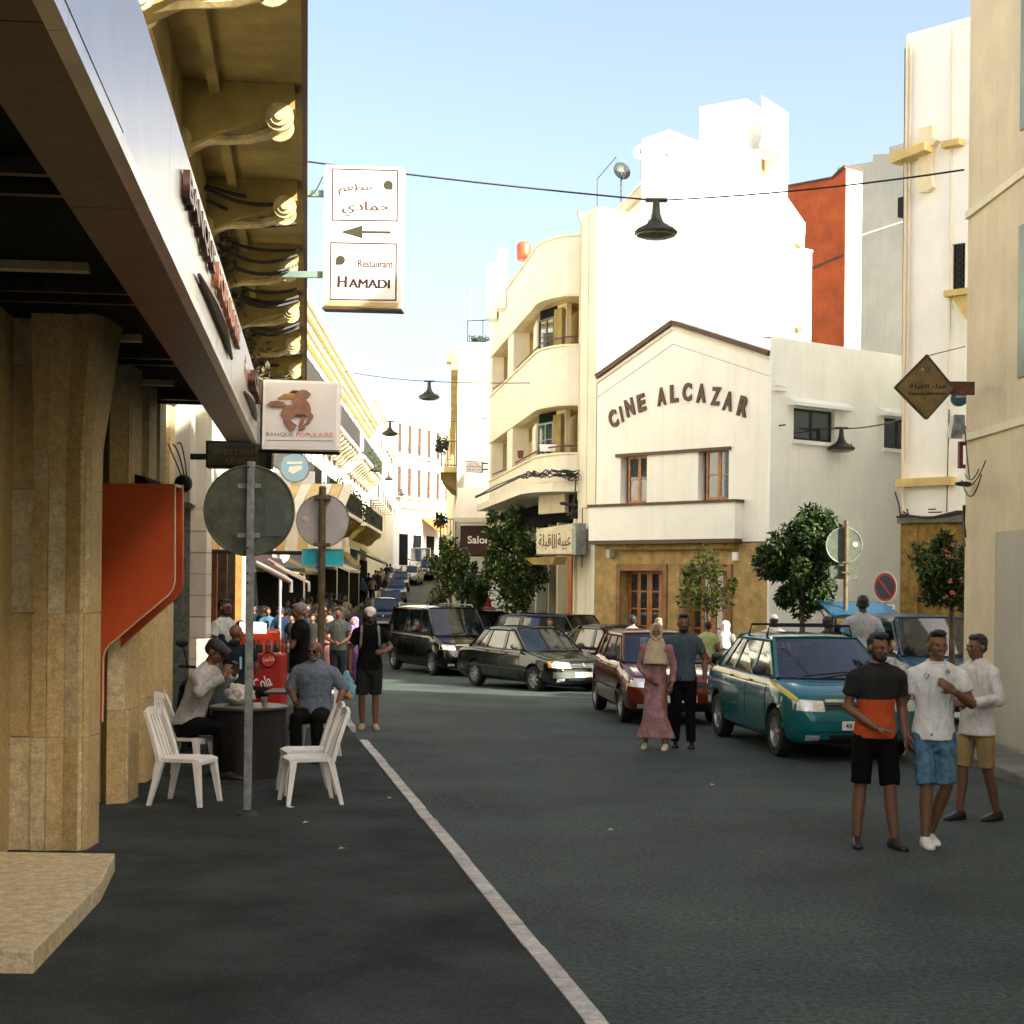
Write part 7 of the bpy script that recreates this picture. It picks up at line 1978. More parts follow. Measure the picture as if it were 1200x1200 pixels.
# 5. no parking sign
Y5 = 31.0; a = P(1039, 688, Y5)
sg = empty('no_parking_sign', 'no parking sign with red ring and diagonal over a small white plate', 'road sign', (a.x, Y5, 0), R(-55))
mb = MB(); mb.tube([(0,0,0), (0,0,a.z+.25)], .03, 8); mb.build('pole', m_galv, sg)
mb = MB(); flat_disc(mb, (0,-.04,a.z), .29, .01); mb.build('face', mat('sign_red', (.42,.03,.015), rough=.35), sg)
mb = MB(); flat_disc(mb, (0,-.047,a.z), .235, .006); mb.build('centre', mat('sign_navy', (.012,.02,.05), rough=.35), sg)
mb = MB(); mb.box(-.23,.23,-.056,-.052,-.022,.022, M=Matrix.Translation((0,0,a.z)) @ Matrix.Rotation(R(45), 4, 'Y')); mb.build('diagonal', MATS['sign_red'], sg)
mb = MB(); mb.tube([(.292*math.cos(a_), -.042, a.z+.292*math.sin(a_)) for a_ in [i*2*math.pi/36 for i in range(37)]], .008, 5); mb.build('rim', m_signwhite, sg)
mb = MB(); mb.box(-.24,.24,-.045,-.035,a.z-.56,a.z-.34); pl = mb.build('plate', m_signwhite, sg)
mb = MB()
for k in range(3): mb.box(-.19,.19-.05*k,-.047,-.0455,a.z-.40-.06*k,a.z-.375-.06*k)
tag(mb.build('print_lines', m_brown, pl), kind='stuff')

# ---- HAMADI restaurant light box
Yh = 20.2
hs = empty('restaurant_sign', 'tall white light box lettered Restaurant HAMADI with an arrow pointing left', 'sign')
def corners(Yc, pts): return [P(x, y, Yc) for x, y in pts]
Wm = Wall((P(378, 280, Yh).x, Yh+.03), (P(472, 280, Yh).x, Yh-.03))
tl, tr, br, bl = (Wm.at(381,193), Wm.at(472.5,196), Wm.at(470,362), Wm.at(378,359))
mb = MB(Wm.M); mb.prism([bl, br, tr, tl], 0, .22, 'y'); mb.build('box', m_signwhite, hs, bevel=.006)
fl = [Wm.at(385,352), Wm.at(467,354), Wm.at(469,199), Wm.at(387,197)]
mb = MB(Wm.M); mb.loft([[(p[0], -.0015, p[1]) for p in fl], [(p[0], -.004, p[1]) for p in fl]]); mb.build('face', m_signwhite, hs)
q1 = [Wm.at(378,353), Wm.at(384,352), Wm.at(386,197), Wm.at(381,195)]
mb = MB(Wm.M); mb.loft([[(p[0], -.001, p[1]) for p in q1], [(p[0], -.012, p[1]) for p in q1]]); mb.build('edge_trim', m_signcream, hs)
q1 = [Wm.at(380,358), Wm.at(466,360), Wm.at(467,355), Wm.at(384,353)]
mb = MB(Wm.M); mb.loft([[(p[0], -.001, p[1]) for p in q1], [(p[0], -.014, p[1]) for p in q1]]); mb.build('edge_trim', mat('yellowed_trim', (.55,.42,.15)), hs)
q1 = [Wm.at(377.5,362), Wm.at(471,364.5), Wm.at(471,362.5), Wm.at(377.5,360)]
mb = MB(Wm.M); mb.loft([[(p[0], -.02, p[1]) for p in q1], [(p[0], .24, p[1]) for p in q1]]); mb.build('base_rail', m_brown, hs)
m_sb = mat('sign_brown', (.085,.022,.014), rough=.5, var=.05); m_hm = mat('sign_dark_brown', (.035,.010,.007), rough=.5)
def frame_lines(pp):
    for i in range(4):
        a, b = Vector(Wm.at(*pp[i])), Vector(Wm.at(*pp[(i+1) % 4]))
        d = (b-a).normalized(); n = Vector((-d.y, d.x))*.0095
        a -= d*.0095; b += d*.0095
        mb = MB(Wm.M); mb.prism([tuple(a-n), tuple(b-n), tuple(b+n), tuple(a+n)], -.0062-.0004*(i % 2), -.0045, 'y'); mb.build('border_line', m_sb, hs)
frame_lines([(390,198),(466,200),(465.5,259),(389.5,258)]); frame_lines([(388,284.5),(464.5,286),(464,352),(387,351)])
aw = [Wm.at(399,272), Wm.at(425,264), Wm.at(425,270.5), Wm.at(458,271), Wm.at(458,274), Wm.at(425,273.5), Wm.at(425,279.5)]
mb = MB(Wm.M); mb.prism(aw, -.0065, -.0045, 'y'); mb.build('arrow', mat('arrow_dark', (.035,.035,.015)), hs)
for q_ in (-.25, .25): put_text(Wm, 'Restaurant', 419.5+q_, 313, 460.5+q_, 314, 9, m_sb, hs, y=-.006-.0005*q_, ext=.002)
for q_ in (-.7, 0, .7): put_text(Wm, 'H', 396+q_, 336.5, 406+q_, 336.7, 13, m_hm, hs, y=-.006-.0004*q_, ext=.002)
for q_ in (-.7, 0, .7): put_text(Wm, 'AMADI', 409+q_, 337, 456.5+q_, 338, 10.2, m_hm, hs, y=-.006-.0004*q_, ext=.002)
for q_ in (-.3, .3): put_text(Wm, '\ufee2\ufecc\ufec4\ufee3', 397+q_, 229, 436+q_, 227, 13, m_sb, hs, y=-.006-.0005*q_, ext=.002)
for q_ in (-.45, 0, .45): put_text(Wm, '\ufef1\ufea9\ufe8e\ufee4\ufea3', 401+q_, 253, 456+q_, 253, 17, m_sb, hs, y=-.006-.0005*q_, ext=.002)
def emblem(cx, cy, fx):
    mb = MB(Wm.M); q = Wm.at(cx, cy); r = .060; s_ = Yh/F
    pts = [(q[0]+fx*r*math.cos(a), q[1]+r*math.sin(a)) for a in [math.radians(d) for d in range(-90, 181, 15)]] + [(q[0]-fx*r, q[1]-r)]
    mb.prism(pts, -.0065, -.0045, 'y'); mb.build('emblem', MATS['arrow_dark'], hs)
    mb = MB(Wm.M)
    for rr in (.073, .085): mb.tube([(q[0]+fx*rr*math.cos(a), -.0058, q[1]+rr*math.sin(a)) for a in [math.radians(d) for d in range(-60, 121, 15)]], .0022, 4)
    for (ex, ez) in ((-.05, .115), (.115, -.04)): mb.ell((q[0]+fx*ex, -.006, q[1]+ez), (.008,.002,.007))
    tag(mb.build('emblem_rings', m_sb, hs), kind='stuff')
emblem(455, 217, -1); emblem(399, 305, 1)
for y in (227, 322):
    a, b = P(342, y-.5, Yh+.1), P(379, y+.5, Yh+.1); mb = MB(); mb.box(a.x-.15, b.x, Yh+.08, Yh+.14, a.z-.04, a.z+.04); mb.build('bracket_arm', m_greenmetal, hs)
mb = MB(); mb.tube(sline(P(346,212,Yh), P(378,207,Yh), .22, 10), .008, 5); mb.tube(sline(P(340,204,Yh), P(346,211,Yh), .0, 3), .03, 5); mb.build('supply_cable', m_wire, hs)

# ---- BANQUE POPULAIRE box
Yb = 17.9
bp = empty('bank_sign', 'square white light box with a leaping horse lettered Banque Populaire', 'sign')
Wb2 = Wall((P(304, 480, Yb).x, Yb-.02), (P(399, 480, Yb).x, Yb+.02))
cs = [Wb2.at(306.5,526.5), Wb2.at(397,528), Wb2.at(399,447.5), Wb2.at(308.5,444.5)]
mb = MB(Wb2.M); mb.prism(cs, 0, .24, 'y'); mb.build('box', m_signwhite, bp, bevel=.01)
cs2 = [Wb2.at(310,523.5), Wb2.at(393,525), Wb2.at(395,450.5), Wb2.at(312,448)]
mb = MB(Wb2.M); mb.prism(cs2, -.004, -.001, 'y'); mb.build('face', mat('sign_face_offwhite', (.74,.73,.70), rough=.4, var=.03), bp)
s12 = lambda x, y: Wb2.at(300 + x/12.0, 435 + y/12.0)
horse = [(160,465),(215,425),(320,418),(395,440),(430,478),(500,480),(525,470),(510,400),(560,320),(600,285),(660,262),(720,275),(775,325),(755,355),(710,375),(690,360),(700,400),(750,450),(775,530),(775,580),(810,625),(805,665),(760,720),(700,765),(670,765),(720,700),(745,660),(700,625),(700,650),(660,760),(690,790),(685,820),(610,832),(600,790),(640,640),(560,640),(530,645),(480,690),(575,760),(550,775),(475,720),(560,800),(550,815),(490,835),(440,770),(390,700),(400,660),(350,600),(370,540),(420,492),(380,505),(300,508),(205,500)]
mb = MB(Wb2.M); hp_ = [s12(*p) for p in horse]
mb.prism(hp_, -.03, -.004, 'y'); o = mb.build('horse_relief', mat('horse_tan', (.30,.15,.085), rough=.5, var=.2, scale=9, bump=.1), bp)
mb = MB(Wb2.M); mb.prism([s12(300,385),(s12(400,322)),(s12(560,325)),(s12(530,390))], -.028, -.004, 'y'); mb.build('mane_stripe', mat('horse_orange', (.50,.24,.03)), bp)
mb = MB(Wb2.M); mb.prism([s12(470,305),(s12(520,272)),(s12(600,275)),(s12(575,308))], -.028, -.004, 'y'); mb.build('mane_stripe', m_brown, bp)
mb = MB(Wb2.M); mb.prism([s12(555,640),(s12(565,605)),(s12(700,612)),(s12(690,645))], -.033, -.0305, 'y'); mb.build('belly_stripe', m_brown, bp)  # brown stripe along the belly of the horse
put_text(Wb2, 'BANQUE', 312, 511.8, 343.5, 512, 5.0, mat('letter_grey', (.16,.15,.15)), bp, y=-.006, ext=.001)
put_text(Wb2, 'POPULAIRE', 347, 512, 390, 512.5, 5.0, mat('letter_coral', (.72,.20,.11)), bp, y=-.006, ext=.001)
a, b = Wb2.at(312, 516), Wb2.at(390, 516.8); mb = MB(Wb2.M); mb.prism([(a[0], a[1]-.004), (b[0], b[1]-.004), (b[0], b[1]+.004), (a[0], a[1]+.004)], -.0055, -.0042, 'y'); mb.build('rule_line', MATS['letter_grey'], bp)
mb = MB(); q0, q1 = P(305, 450, Yb+.1), P(303, 528, Yb+.1); mb.tube([q0, q1], .035, 8); mb.ell(q0, .05); mb.build('mounting_post', m_polebrown, bp)
mb = MB(); q0, q1 = P(303, 529, Yb+.1), P(398, 531.5, Yb+.1); mb.tube([q0, q1], .018, 6); mb.build('lower_rail', m_black, bp)
# ---- WESTERN UNION box, seen dark
wu = empty('money_transfer_sign', 'dark Western Union sign box hanging under the canopy end', 'sign')
Yw = 18.6; Wu = Wall((P(240, 530, Yw).x, Yw), (P(322, 530, Yw).x, Yw+.02))
cs = [Wu.at(241,548), Wu.at(318,549), Wu.at(319,518), Wu.at(241,516)]
mb = MB(Wu.M); mb.prism(cs, 0, .2, 'y'); mb.build('box', m_black, wu, bevel=.01)
cs = [Wu.at(244,545), Wu.at(311,546), Wu.at(312,520), Wu.at(244,519)]
mb = MB(Wu.M); mb.prism(cs, -.004, -.001, 'y'); mb.build('face', mat('wu_dark_face', (.022,.020,.010)), wu)
m_wu = mat('wu_dull_yellow', (.095,.075,.012))
put_text(Wu, 'WESTERN', 249, 532.5, 302, 533, 6.5, m_wu, wu, y=-.006, ext=.001, off=.01); put_text(Wu, 'UNION', 265, 542.5, 302, 543, 6.5, m_wu, wu, y=-.006, ext=.001, off=.01)
mb = MB(Wu.M); q0, q1 = Wu.at(222, 533), Wu.at(241, 533); mb.box(q0[0], q1[0], .05, .1, q0[1]-.05, q0[1]+.02); mb.build('bracket_arm', m_black, wu)
# ---- round light blue sign and the white panel below it
rs_ = empty('round_sign', 'round light blue illuminated sign under the bank light box', 'sign')
Yr = 24.0; c = P(346, 548, Yr); r = 17.0*Yr/F
mb = MB(); flat_disc(mb, (c.x, Yr, c.z), r, .12); mb.build('drum', mat('sky_blue_face', (.32,.56,.72), rough=.3, var=.05), rs_)
mb = MB(); mb.tube([(c.x+r*math.cos(a), Yr-.05, c.z+r*math.sin(a)) for a in [i*2*math.pi/36 for i in range(37)]], .016, 6); mb.build('rim', m_galv, rs_)
mb = MB(); mb.prism([(c.x-.10, c.z-.06), (c.x-.02, c.z-.10), (c.x+.12, c.z-.02), (c.x+.10, c.z+.03), (c.x-.08, c.z+.01)], Yr-.066, Yr-.062, 'y'); mb.prism([(c.x-.12, c.z+.05), (c.x+.11, c.z+.05), (c.x+.12, c.z+.09), (c.x-.12, c.z+.085)], Yr-.066, Yr-.062, 'y'); tag(mb.build('cup_emblem', m_signwhite, rs_), kind='stuff')
pn = empty('shop_panel', 'plain white hanging shop panel below the round blue sign', 'sign')
a, b = P(322, 579, 24.6), P(369, 553, 24.6); mb = MB(); mb.box(a.x, b.x, 24.5, 24.62, a.z, b.z); mb.build('panel', m_signwhite, pn)
mb = MB(); mb.tube([(a.x, 24.56, a.z-.05), (b.x-.1, 24.56, a.z-.05)], .03, 6); mb.build('rail', m_iron, pn)
# ---- striped café awning
awn = empty('striped_awning', 'yellow and cream striped café awning valance over the terrace', 'awning')
Ya = 22.4
for k in range(12):
    x0, x1 = 243+13.2*k, 243+13.2*(k+1)
    a, b = P(x0, 644 + (x0-243)*.02, Ya), P(x1, 600, Ya)
    mb = MB(); mb.loft([[(a.x, Ya, a.z), (b.x-.004, Ya, a.z), (b.x-.004, Ya+.01, a.z), (a.x, Ya+.01, a.z)], [(a.x, Ya+.10, b.z), (b.x-.004, Ya+.10, b.z), (b.x-.004, Ya+.11, b.z), (a.x, Ya+.11, b.z)], [(a.x, Ya+1.6, b.z+.5), (b.x-.004, Ya+1.6, b.z+.5), (b.x-.004, Ya+1.61, b.z+.5), (a.x, Ya+1.61, b.z+.5)]])
    mb.build('stripe', m_yellow if k % 2 == 0 else m_creamband, awn)
mb = MB(); mb.tube([P(243, 646, Ya), P(402, 649, Ya)], .03, 6); mb.build('front_bar', m_iron, awn)
# curved awning arms catching the sun further in
ar = empty('folding_awning', 'half folded awning with curved sunlit arms behind the near sign pole', 'awning')
for (pts, r) in (([(300,659),(318,668),(333,676),(341,681),(341,694)], .035), ([(322,662),(340,672),(352,678),(362,683),(362,693)], .025), ([(314,655),(336,668),(358,678)], .018)):
    mb = MB(); mb.tube([P(x, y, 27.0 + .02*i) for i, (x, y) in enumerate(pts)], r, 6); mb.build('arm', m_signwhite if r > .03 else m_creamband, ar)
a, b, c_, d_ = P(300,663,27.1), P(341,684,26.9), P(330,655,28.6), P(296,648,28.6)
mb = MB(); mb.add([a, b, c_, d_, a+Vector((0,0,-.02)), b+Vector((0,0,-.02)), c_+Vector((0,0,-.02)), d_+Vector((0,0,-.02))], [(0,1,2,3),(7,6,5,4),(0,4,5,1),(1,5,6,2),(2,6,7,3),(3,7,4,0)]); mb.build('canvas', m_brown, ar)
# ---- diamond sign
ds = empty('diamond_sign', 'brown diamond sign lettered Espace Services on a rusty arm', 'sign')
Yd = 21.2; Wd2 = Wall((P(1048, 453, Yd).x, Yd), (P(1130, 453, Yd).x, Yd+.02))
m_dia = mat('diamond_brown', (.16,.105,.025), rough=.5, var=.2, scale=5); m_rust = mat('rusty_arm', (.12,.045,.022), rough=.8, var=.35, scale=14, bump=.4)
dp = [Wd2.at(1049,453.5), Wd2.at(1086,491), Wd2.at(1118,455), Wd2.at(1086,416)]
mb = MB(Wd2.M); mb.prism(dp, 0, .1, 'y'); mb.build('panel', m_dia, ds)
for i in range(4):
    a, b = Vector(dp[i]), Vector(dp[(i+1) % 4]); mb = MB(Wd2.M); mb.tube([(a.x, -.004, a.y), (b.x, -.004, b.y)], .014, 6); mb.build('border', m_brown, ds)
put_text(Wd2, 'Espace Services', 1064.5, 463.5, 1109, 463.8, 4.5, m_black, ds, y=-.006, ext=.001, off=.006)
put_text(Wd2, '\ufe94\ufe8e\ufeae\ufe94\ufedf\ufe8d \ufe80\ufe8e\ufeb0\ufed3', 1066, 456, 1108, 456, 6, m_black, ds, y=-.006, ext=.001, off=.01)
for (x, y, cc, r) in ((1081,433,(.45,.30,.05),.022),(1089,432,(.05,.08,.05),.026),(1087,442,(.40,.09,.02),.03),(1078,438,(.22,.08,.03),.022),(1095,437,(.16,.14,.03),.02)):
    q = Wd2.at(x, y); mb = MB(Wd2.M); mb.prism([(q[0]+r*math.cos(t*1.2566+.3*x)*(1 if t % 2 else .8), q[1]+r*math.sin(t*1.2566+.3*x)) for t in range(5)], -.006, -.001, 'y'); mb.build('petal', mat('petal%d' % x, cc), ds)
c0, c1 = Wd2.at(1113, 462), Wd2.at(1143, 447); mb = MB(Wd2.M); mb.box(c0[0], c1[0], .02, .08, c0[1], c1[1]-.0); mb.build('arm', m_rust, ds)
mb = MB(); mb.tube([P(1087,417,Yd), P(1131,406,Yd+.6)], .008, 4); mb.build('stay_wire', m_wire, ds)
# round blue sign, flood lamp, maroon frame behind it
b2 = empty('round_sign', 'small round dark blue sign partly hidden below the rusty arm', 'sign')
q = P(1124, 466, 22.6); mb = MB(); flat_disc(mb, (q.x, 22.6, q.z), .125, .06); mb.build('drum', mat('deep_blue_face', (.02,.09,.14), rough=.3), b2)
mb = MB(); mb.prism([(q.x-.06, q.z-.01), (q.x+.08, q.z-.0), (q.x+.08, q.z+.05), (q.x-.06, q.z+.05)], 22.565, 22.568, 'y'); mb.build('print', m_galv, b2)
fl_ = empty('flood_lamp', 'grey boxy flood lamp on a bracket above the maroon frame', 'lamp')
a = P(1119, 500, 22.3); mb = MB(); mb.loft([[(a.x-.09, 22.2, a.z-.18), (a.x+.13, 22.2, a.z-.18), (a.x+.13, 22.45, a.z-.14), (a.x-.09, 22.45, a.z-.14)], [(a.x-.04, 22.2, a.z+.16), (a.x+.11, 22.2, a.z+.16), (a.x+.11, 22.36, a.z+.16), (a.x-.04, 22.36, a.z+.16)]]); mb.build('housing', m_galv, fl_, bevel=.008)
mb = MB(); mb.tube([(a.x+.1, 22.3, a.z), (a.x+.24, 22.2, a.z-.06)], .025, 6); mb.build('bracket', m_iron, fl_)
fr_ = empty('maroon_frame', 'maroon wall frame projecting at the edge of the near beige house', 'wall sign')
a, b = P(1122, 549, 22.5), P(1131, 518, 22.5); mb = MB()
mb.box(a.x, a.x+.05, 22.4, 22.5, a.z, b.z); mb.box(a.x+.051, b.x+.02, 22.4, 22.5, b.z-.05, b.z); mb.box(a.x+.051, b.x+.02, 22.4, 22.5, a.z, a.z+.05); mb.build('frame', mat('maroon_paint', (.16,.02,.03)), fr_)
# ---- hotel sign on the grey party wall
ho = empty('hotel_sign', 'small red and white double board sign on the grey party wall', 'sign')
Wx = Wall((P(545, 547, 56.6).x, 56.6), (P(572, 547, 56.4).x, 56.4))
cs = [Wx.at(545.5,553), Wx.at(565,554), Wx.at(565,541), Wx.at(546,540)]
mb = MB(Wx.M); mb.prism(cs, 0, .12, 'y'); mb.build('board', m_brown, ho)
for (y0, y1, m) in ((546.4,541.2,m_signwhite),(552.6,547.4,m_signwhite)):
    cs = [Wx.at(546.4,y0), Wx.at(564.4,y0+.4), Wx.at(564.4,y1+.4), Wx.at(546.4,y1)]; mb = MB(Wx.M); mb.prism(cs, -.02, -.002, 'y'); mb.build('panel', m, ho)
put_text(Wx, 'HOTEL', 548.5, 545.8, 562.5, 546, 3.2, mat('sign_letter_red', (.45,.03,.02)), ho, y=-.025, ext=.002); put_text(Wx, 'PENSION', 547.5, 551.8, 563.5, 552, 3.0, m_green, ho, y=-.025, ext=.002)
for y in (543, 550):
    a, b = P(565, y, 56.5), P(572, y, 56.5); mb = MB(); mb.tube([a, b], .03, 5); mb.build('bracket_arm', m_iron, ho)
# ---- Arabic shop sign under the apartment balcony
sb = empty('arabic_sign_box', 'weathered cream sign box with brown Arabic lettering above the orange door', 'sign')
Wz = Wall((P(630, 633, 42.6).x, 42.6), (P(676, 630, 41.2).x, 41.2))
cs = [Wz.at(630.5,649.5), Wz.at(673,649), Wz.at(673,613.5), Wz.at(630.5,620)]
mb = MB(Wz.M); mb.prism(cs, -.05, .25, 'y'); mb.build('box', m_signcream, sb)
cs = [Wz.at(673.3,650), Wz.at(677.8,650), Wz.at(677.8,613), Wz.at(673.3,613)]; mb = MB(Wz.M); mb.prism(cs, -.09, .25, 'y'); mb.build('end_cap', m_galv, sb)
cs = [Wz.at(630,651.5), Wz.at(678,651), Wz.at(678,649.9), Wz.at(630,650)]; mb = MB(Wz.M); mb.prism(cs, -.10, .25, 'y'); mb.build('bottom_rail', m_iron, sb)
put_text(Wz, '\ufe94\ufee0\ufe92\ufed7', 633, 644, 647, 644, 18, m_sb, sb, y=-.056, ext=.004); put_text(Wz, '\ufe94\ufef4\ufe92\ufecb', 656, 645, 671, 643, 20, m_sb, sb, y=-.056, ext=.004); put_text(Wz, '\ufe8e\ufedf\ufe8d', 648.5, 643, 654, 643, 17, m_sb, sb, y=-.056, ext=.004)
rb = empty('roller_blind_box', 'small ochre fabric blind hanging below the Arabic sign box', 'blind')
cs = [Wz.at(642,662), Wz.at(665,662), Wz.at(668,653), Wz.at(632,654)]; mb = MB(Wz.M); mb.prism(cs, -.5, -.1, 'y'); mb.build('blind', m_olive, rb)
# ---- plain notice on white corner house
nt_ = empty('wall_notice', 'small printed notice lines on the white wall above the cable ledge', 'notice')
for k, (y, wd) in enumerate(((597,9),(600.5,16),(607,9))):
    a, b = Ww.at(1088, y), Ww.at(1088+wd, y); mb = MB(Ww.M); mb.box(a[0], b[0], -.006, -.002, a[1]-.012, a[1]+.012); mb.build('print_line', m_plastic, nt_)

# ---- hanging street lamps and their cables
def lamp(px, py_top, wpx, label, real=.66, detail=True):
    Y = real*F/wpx
    c = P(px, py_top, Y); r = real/2
    lp = empty('hanging_lamp', label, 'street lamp', (c.x, Y, c.z), group='bell lamps hung on cables across the street')
    n = 28 if detail else 14
    mb = MB(); mb.lathe([(.05*r/.33,-.02),(.055,-.10),(.065,-.20),(.09,-.28),(.14,-.35),(.21,-.39),(r*.86,-.43),(r,-.47),(r*1.0,-.50),(r*.96,-.515)], n=n); mb.build('shade', m_lamp, lp, smooth=True)
    mb = MB(); mb.lathe([(r*.93,-.50),(r*.90,-.54),(r*.6,-.575),(.02,-.59)], n=n); mb.build('diffuser', mat('lamp_diffuser', (.10,.11,.06), rough=.25, var=.2), lp, smooth=True)
    if detail:
        mb = MB(); mb.box(-.16,.16,-.03,.03,-.02,.03); mb.build('clamp', m_iron, lp)
        for a in (0.3, 2.0, 4.2):
            mb = MB(); mb.tube([(r*.75*math.cos(a), r*.75*math.sin(a), -.42), (r*.80*math.cos(a), r*.80*math.sin(a), -.33), (r*.92*math.cos(a), r*.92*math.sin(a), -.45)], .008, 4); mb.build('clip', m_iron, lp)
    return c, Y
lamps = [(769, 235, 51, 'largest hanging bell lamp in front of the tall sunlit wall'), (503, 447, 25, 'hanging bell lamp against the sky left of the grey party wall'),
         (457, 494, 19.5, 'bell lamp over the climbing street, highest of the far ones'), (986, 502, 32, 'bell lamp in front of the small side window of the cinema'),
         (440, 541, 14, 'small far bell lamp beside the balcony plants'), (455.5, 553, 11.5, 'small far bell lamp right of the one beside the plants'), (470.5, 573, 9.5, 'smallest and lowest bell lamp before the end house')]
LC = [lamp(*l, detail=l[2] > 15) for l in lamps]
def wire(name, label, pts, r=.012, group='cables across the street'):
    mb = MB(); mb.tube(pts, r, 5); o = mb.build(name, m_wire, None); return tag(o, label, 'cable', group)
c, Y = LC[0]
wire('lamp_cable', 'cable carrying the largest lamp from the balcony house to the right edge', sline(P(342,187,23.0), c, .03, 8)[:-1] + [c] + sline(c, P(1130,199,22.2), .06, 10)[1:], .014)
c, Y = LC[1]; wire('lamp_cable', 'cable carrying the lamp against the sky', sline(P(403,435,56), c, .05, 6)[:-1] + [c] + sline(c, P(684,447,43), .05, 6)[1:], .014)
c, Y = LC[2]; wire('lamp_cable', 'thin cable carrying the highest far lamp over the climbing street', sline(P(412,488,72), c, .1, 6)[:-1] + [c] + sline(c, P(570,490,57), .1, 6)[1:], .014)
c, Y = LC[3]; wire('lamp_cable', 'sagging cable with the lamp before the cinema side wall', sline(P(913,500,37.6), c, .03, 6)[:-1] + [c] + sline(c, P(1057,491,31.6), .06, 8)[1:], .016)
wire('wall_cable', 'slack cable crossing the sunlit wall above the cinema', [P(780,181,40.5), P(853,209,41.5), P(895,223,42.5), P(928,252,43.5)], .012)
for i in (4, 5, 6):
    c, Y = LC[i]; wire('lamp_cable', ['short cable of the small lamp beside the plants', 'short cable of the small lamp right of the plants', 'short cable of the smallest lowest lamp'][i-4], sline(P([426,434,446][i-4], c and [540,551,571][i-4], Y), c, .05, 5)[:-1] + [c] + sline(c, P([530,530,530][i-4], [538,550,569][i-4], Y), .1, 5)[1:], .012)
mb = MB(); a = P(905,500,37.4); mb.tube([Ws.p(.25,-.02,a.z), Ws.p(.25,-.25,a.z)], .02, 5); mb.build('cable_hook', m_iron, cin)
# roof dishes, tank, aerials
def dish(label, px, py, Y, r, m, rz=-20, tilt=60):
    c = P(px, py, Y); d = empty('satellite_dish', label, 'satellite dish', (c.x, Y, c.z), R(rz))
    MM = Matrix.Rotation(R(tilt), 4, 'X')
    mb = MB(MM); prof = [(0.01, r*.22)] + [(r*t/6, r*.22*(1-(t/6)**2)) for t in range(1, 7)]; prof2 = [(a, b+.015) for a, b in reversed(prof)]
    prof = [(r*t/6 if t else .005, -r*.25*(1-(t/6)**2)) for t in range(7)]; mb.lathe(prof + [(a, b-.02) for a, b in reversed(prof)], n=24, caps=False); mb.build('reflector', m, d, smooth=True)
    mb = MB(MM); mb.tube([(0,-r*.9,0),(0,-.1,r*.8)], .015, 5); mb.tube([(0,-.14,r*.85),(0,-.02,r*.72)], .045, 8); mb.build('feed_arm', m_galv, d)
    mb = MB(); mb.tube([(0,.05,-.02),(0,.05,-r-.6)], .03, 6); mb.build('mast', m_galv, d)
    return d
dish('dark green satellite dish on the penthouse stair coping', 729, 200, 44.6, .27*.98, m_green, rz=25, tilt=75)
dish('pale satellite dish high beside the dark green one', 752, 178, 44.8, .24, m_signwhite, rz=-10, tilt=75)
dish('grey satellite dish peeping over the curved roof parapet', 683, 256, 43.6, .27, m_galv, rz=60, tilt=70)
tk = empty('roof_tank', 'red plastic tank showing above the curved roof parapet', 'tank'); a = P(614, 291, 47.5)
mb = MB(); mb.lathe([(.20,0),(.22,.1),(.22,.45),(.15,.55),(.06,.58)], (a.x, 47.6, a.z-.35), n=20); mb.build('tank', mat('orange_red_plastic', (.62,.10,.04), rough=.4), tk, smooth=True)
an = empty('roof_aerial', 'bent wire aerial frame by the green dish', 'aerial', group='aerials on the apartment roof')
mb = MB(); mb.tube([P(700,247,42.2), P(700,210,42.2), P(722,184,42.2), P(722,205,42.2)], .014, 5); mb.build('frame', m_iron, an)
an = empty('roof_aerial', 'television aerial with cross bars left of the apartment house', 'aerial', group='aerials on the apartment roof')
mb = MB(); mb.tube([P(551,400,58), P(552,340,58)], .02, 5); mb.tube([P(543,349,58), P(564,343,58)], .018, 4)
for k in range(5): mb.tube([P(545+4*k,352-1.2*k,58), P(545+4*k,345-1.2*k,58)], .012, 4)
mb.build('aerial', m_galv, an)
rlg = empty('roof_railing', 'thin roof railing on the grey party wall house', 'railing'); mb = MB(); mb.tube([P(548,402,58), P(548,376,58), P(571,375,57.5)], .022, 5); mb.tube([P(566,400,57.6), P(566,375,57.6)], .018, 5); mb.build('rail', m_iron, rlg)
po = empty('roof_plants', 'low dark plants on the roof edge of the grey party wall house', 'plants'); mb = MB()
for k in range(5): leaf_cloud(mb, P(553+4*k, 398, 58.2), (.15,.3,.16), 60, .06)
mb.build('foliage', m_leafd, po, fix=False)
gb = empty('lime_bucket', 'lime green bucket on the pale facade below the aerials', 'bucket'); q = P(341, 413, 38.0)
mb = MB(); mb.lathe([(.11,-.13),(.14,.12),(.15,.13)], (q.x, 38.0, q.z), n=14); mb.build('pail', mat('lime_plastic', (.45,.60,.05), rough=.4), gb, smooth=True)

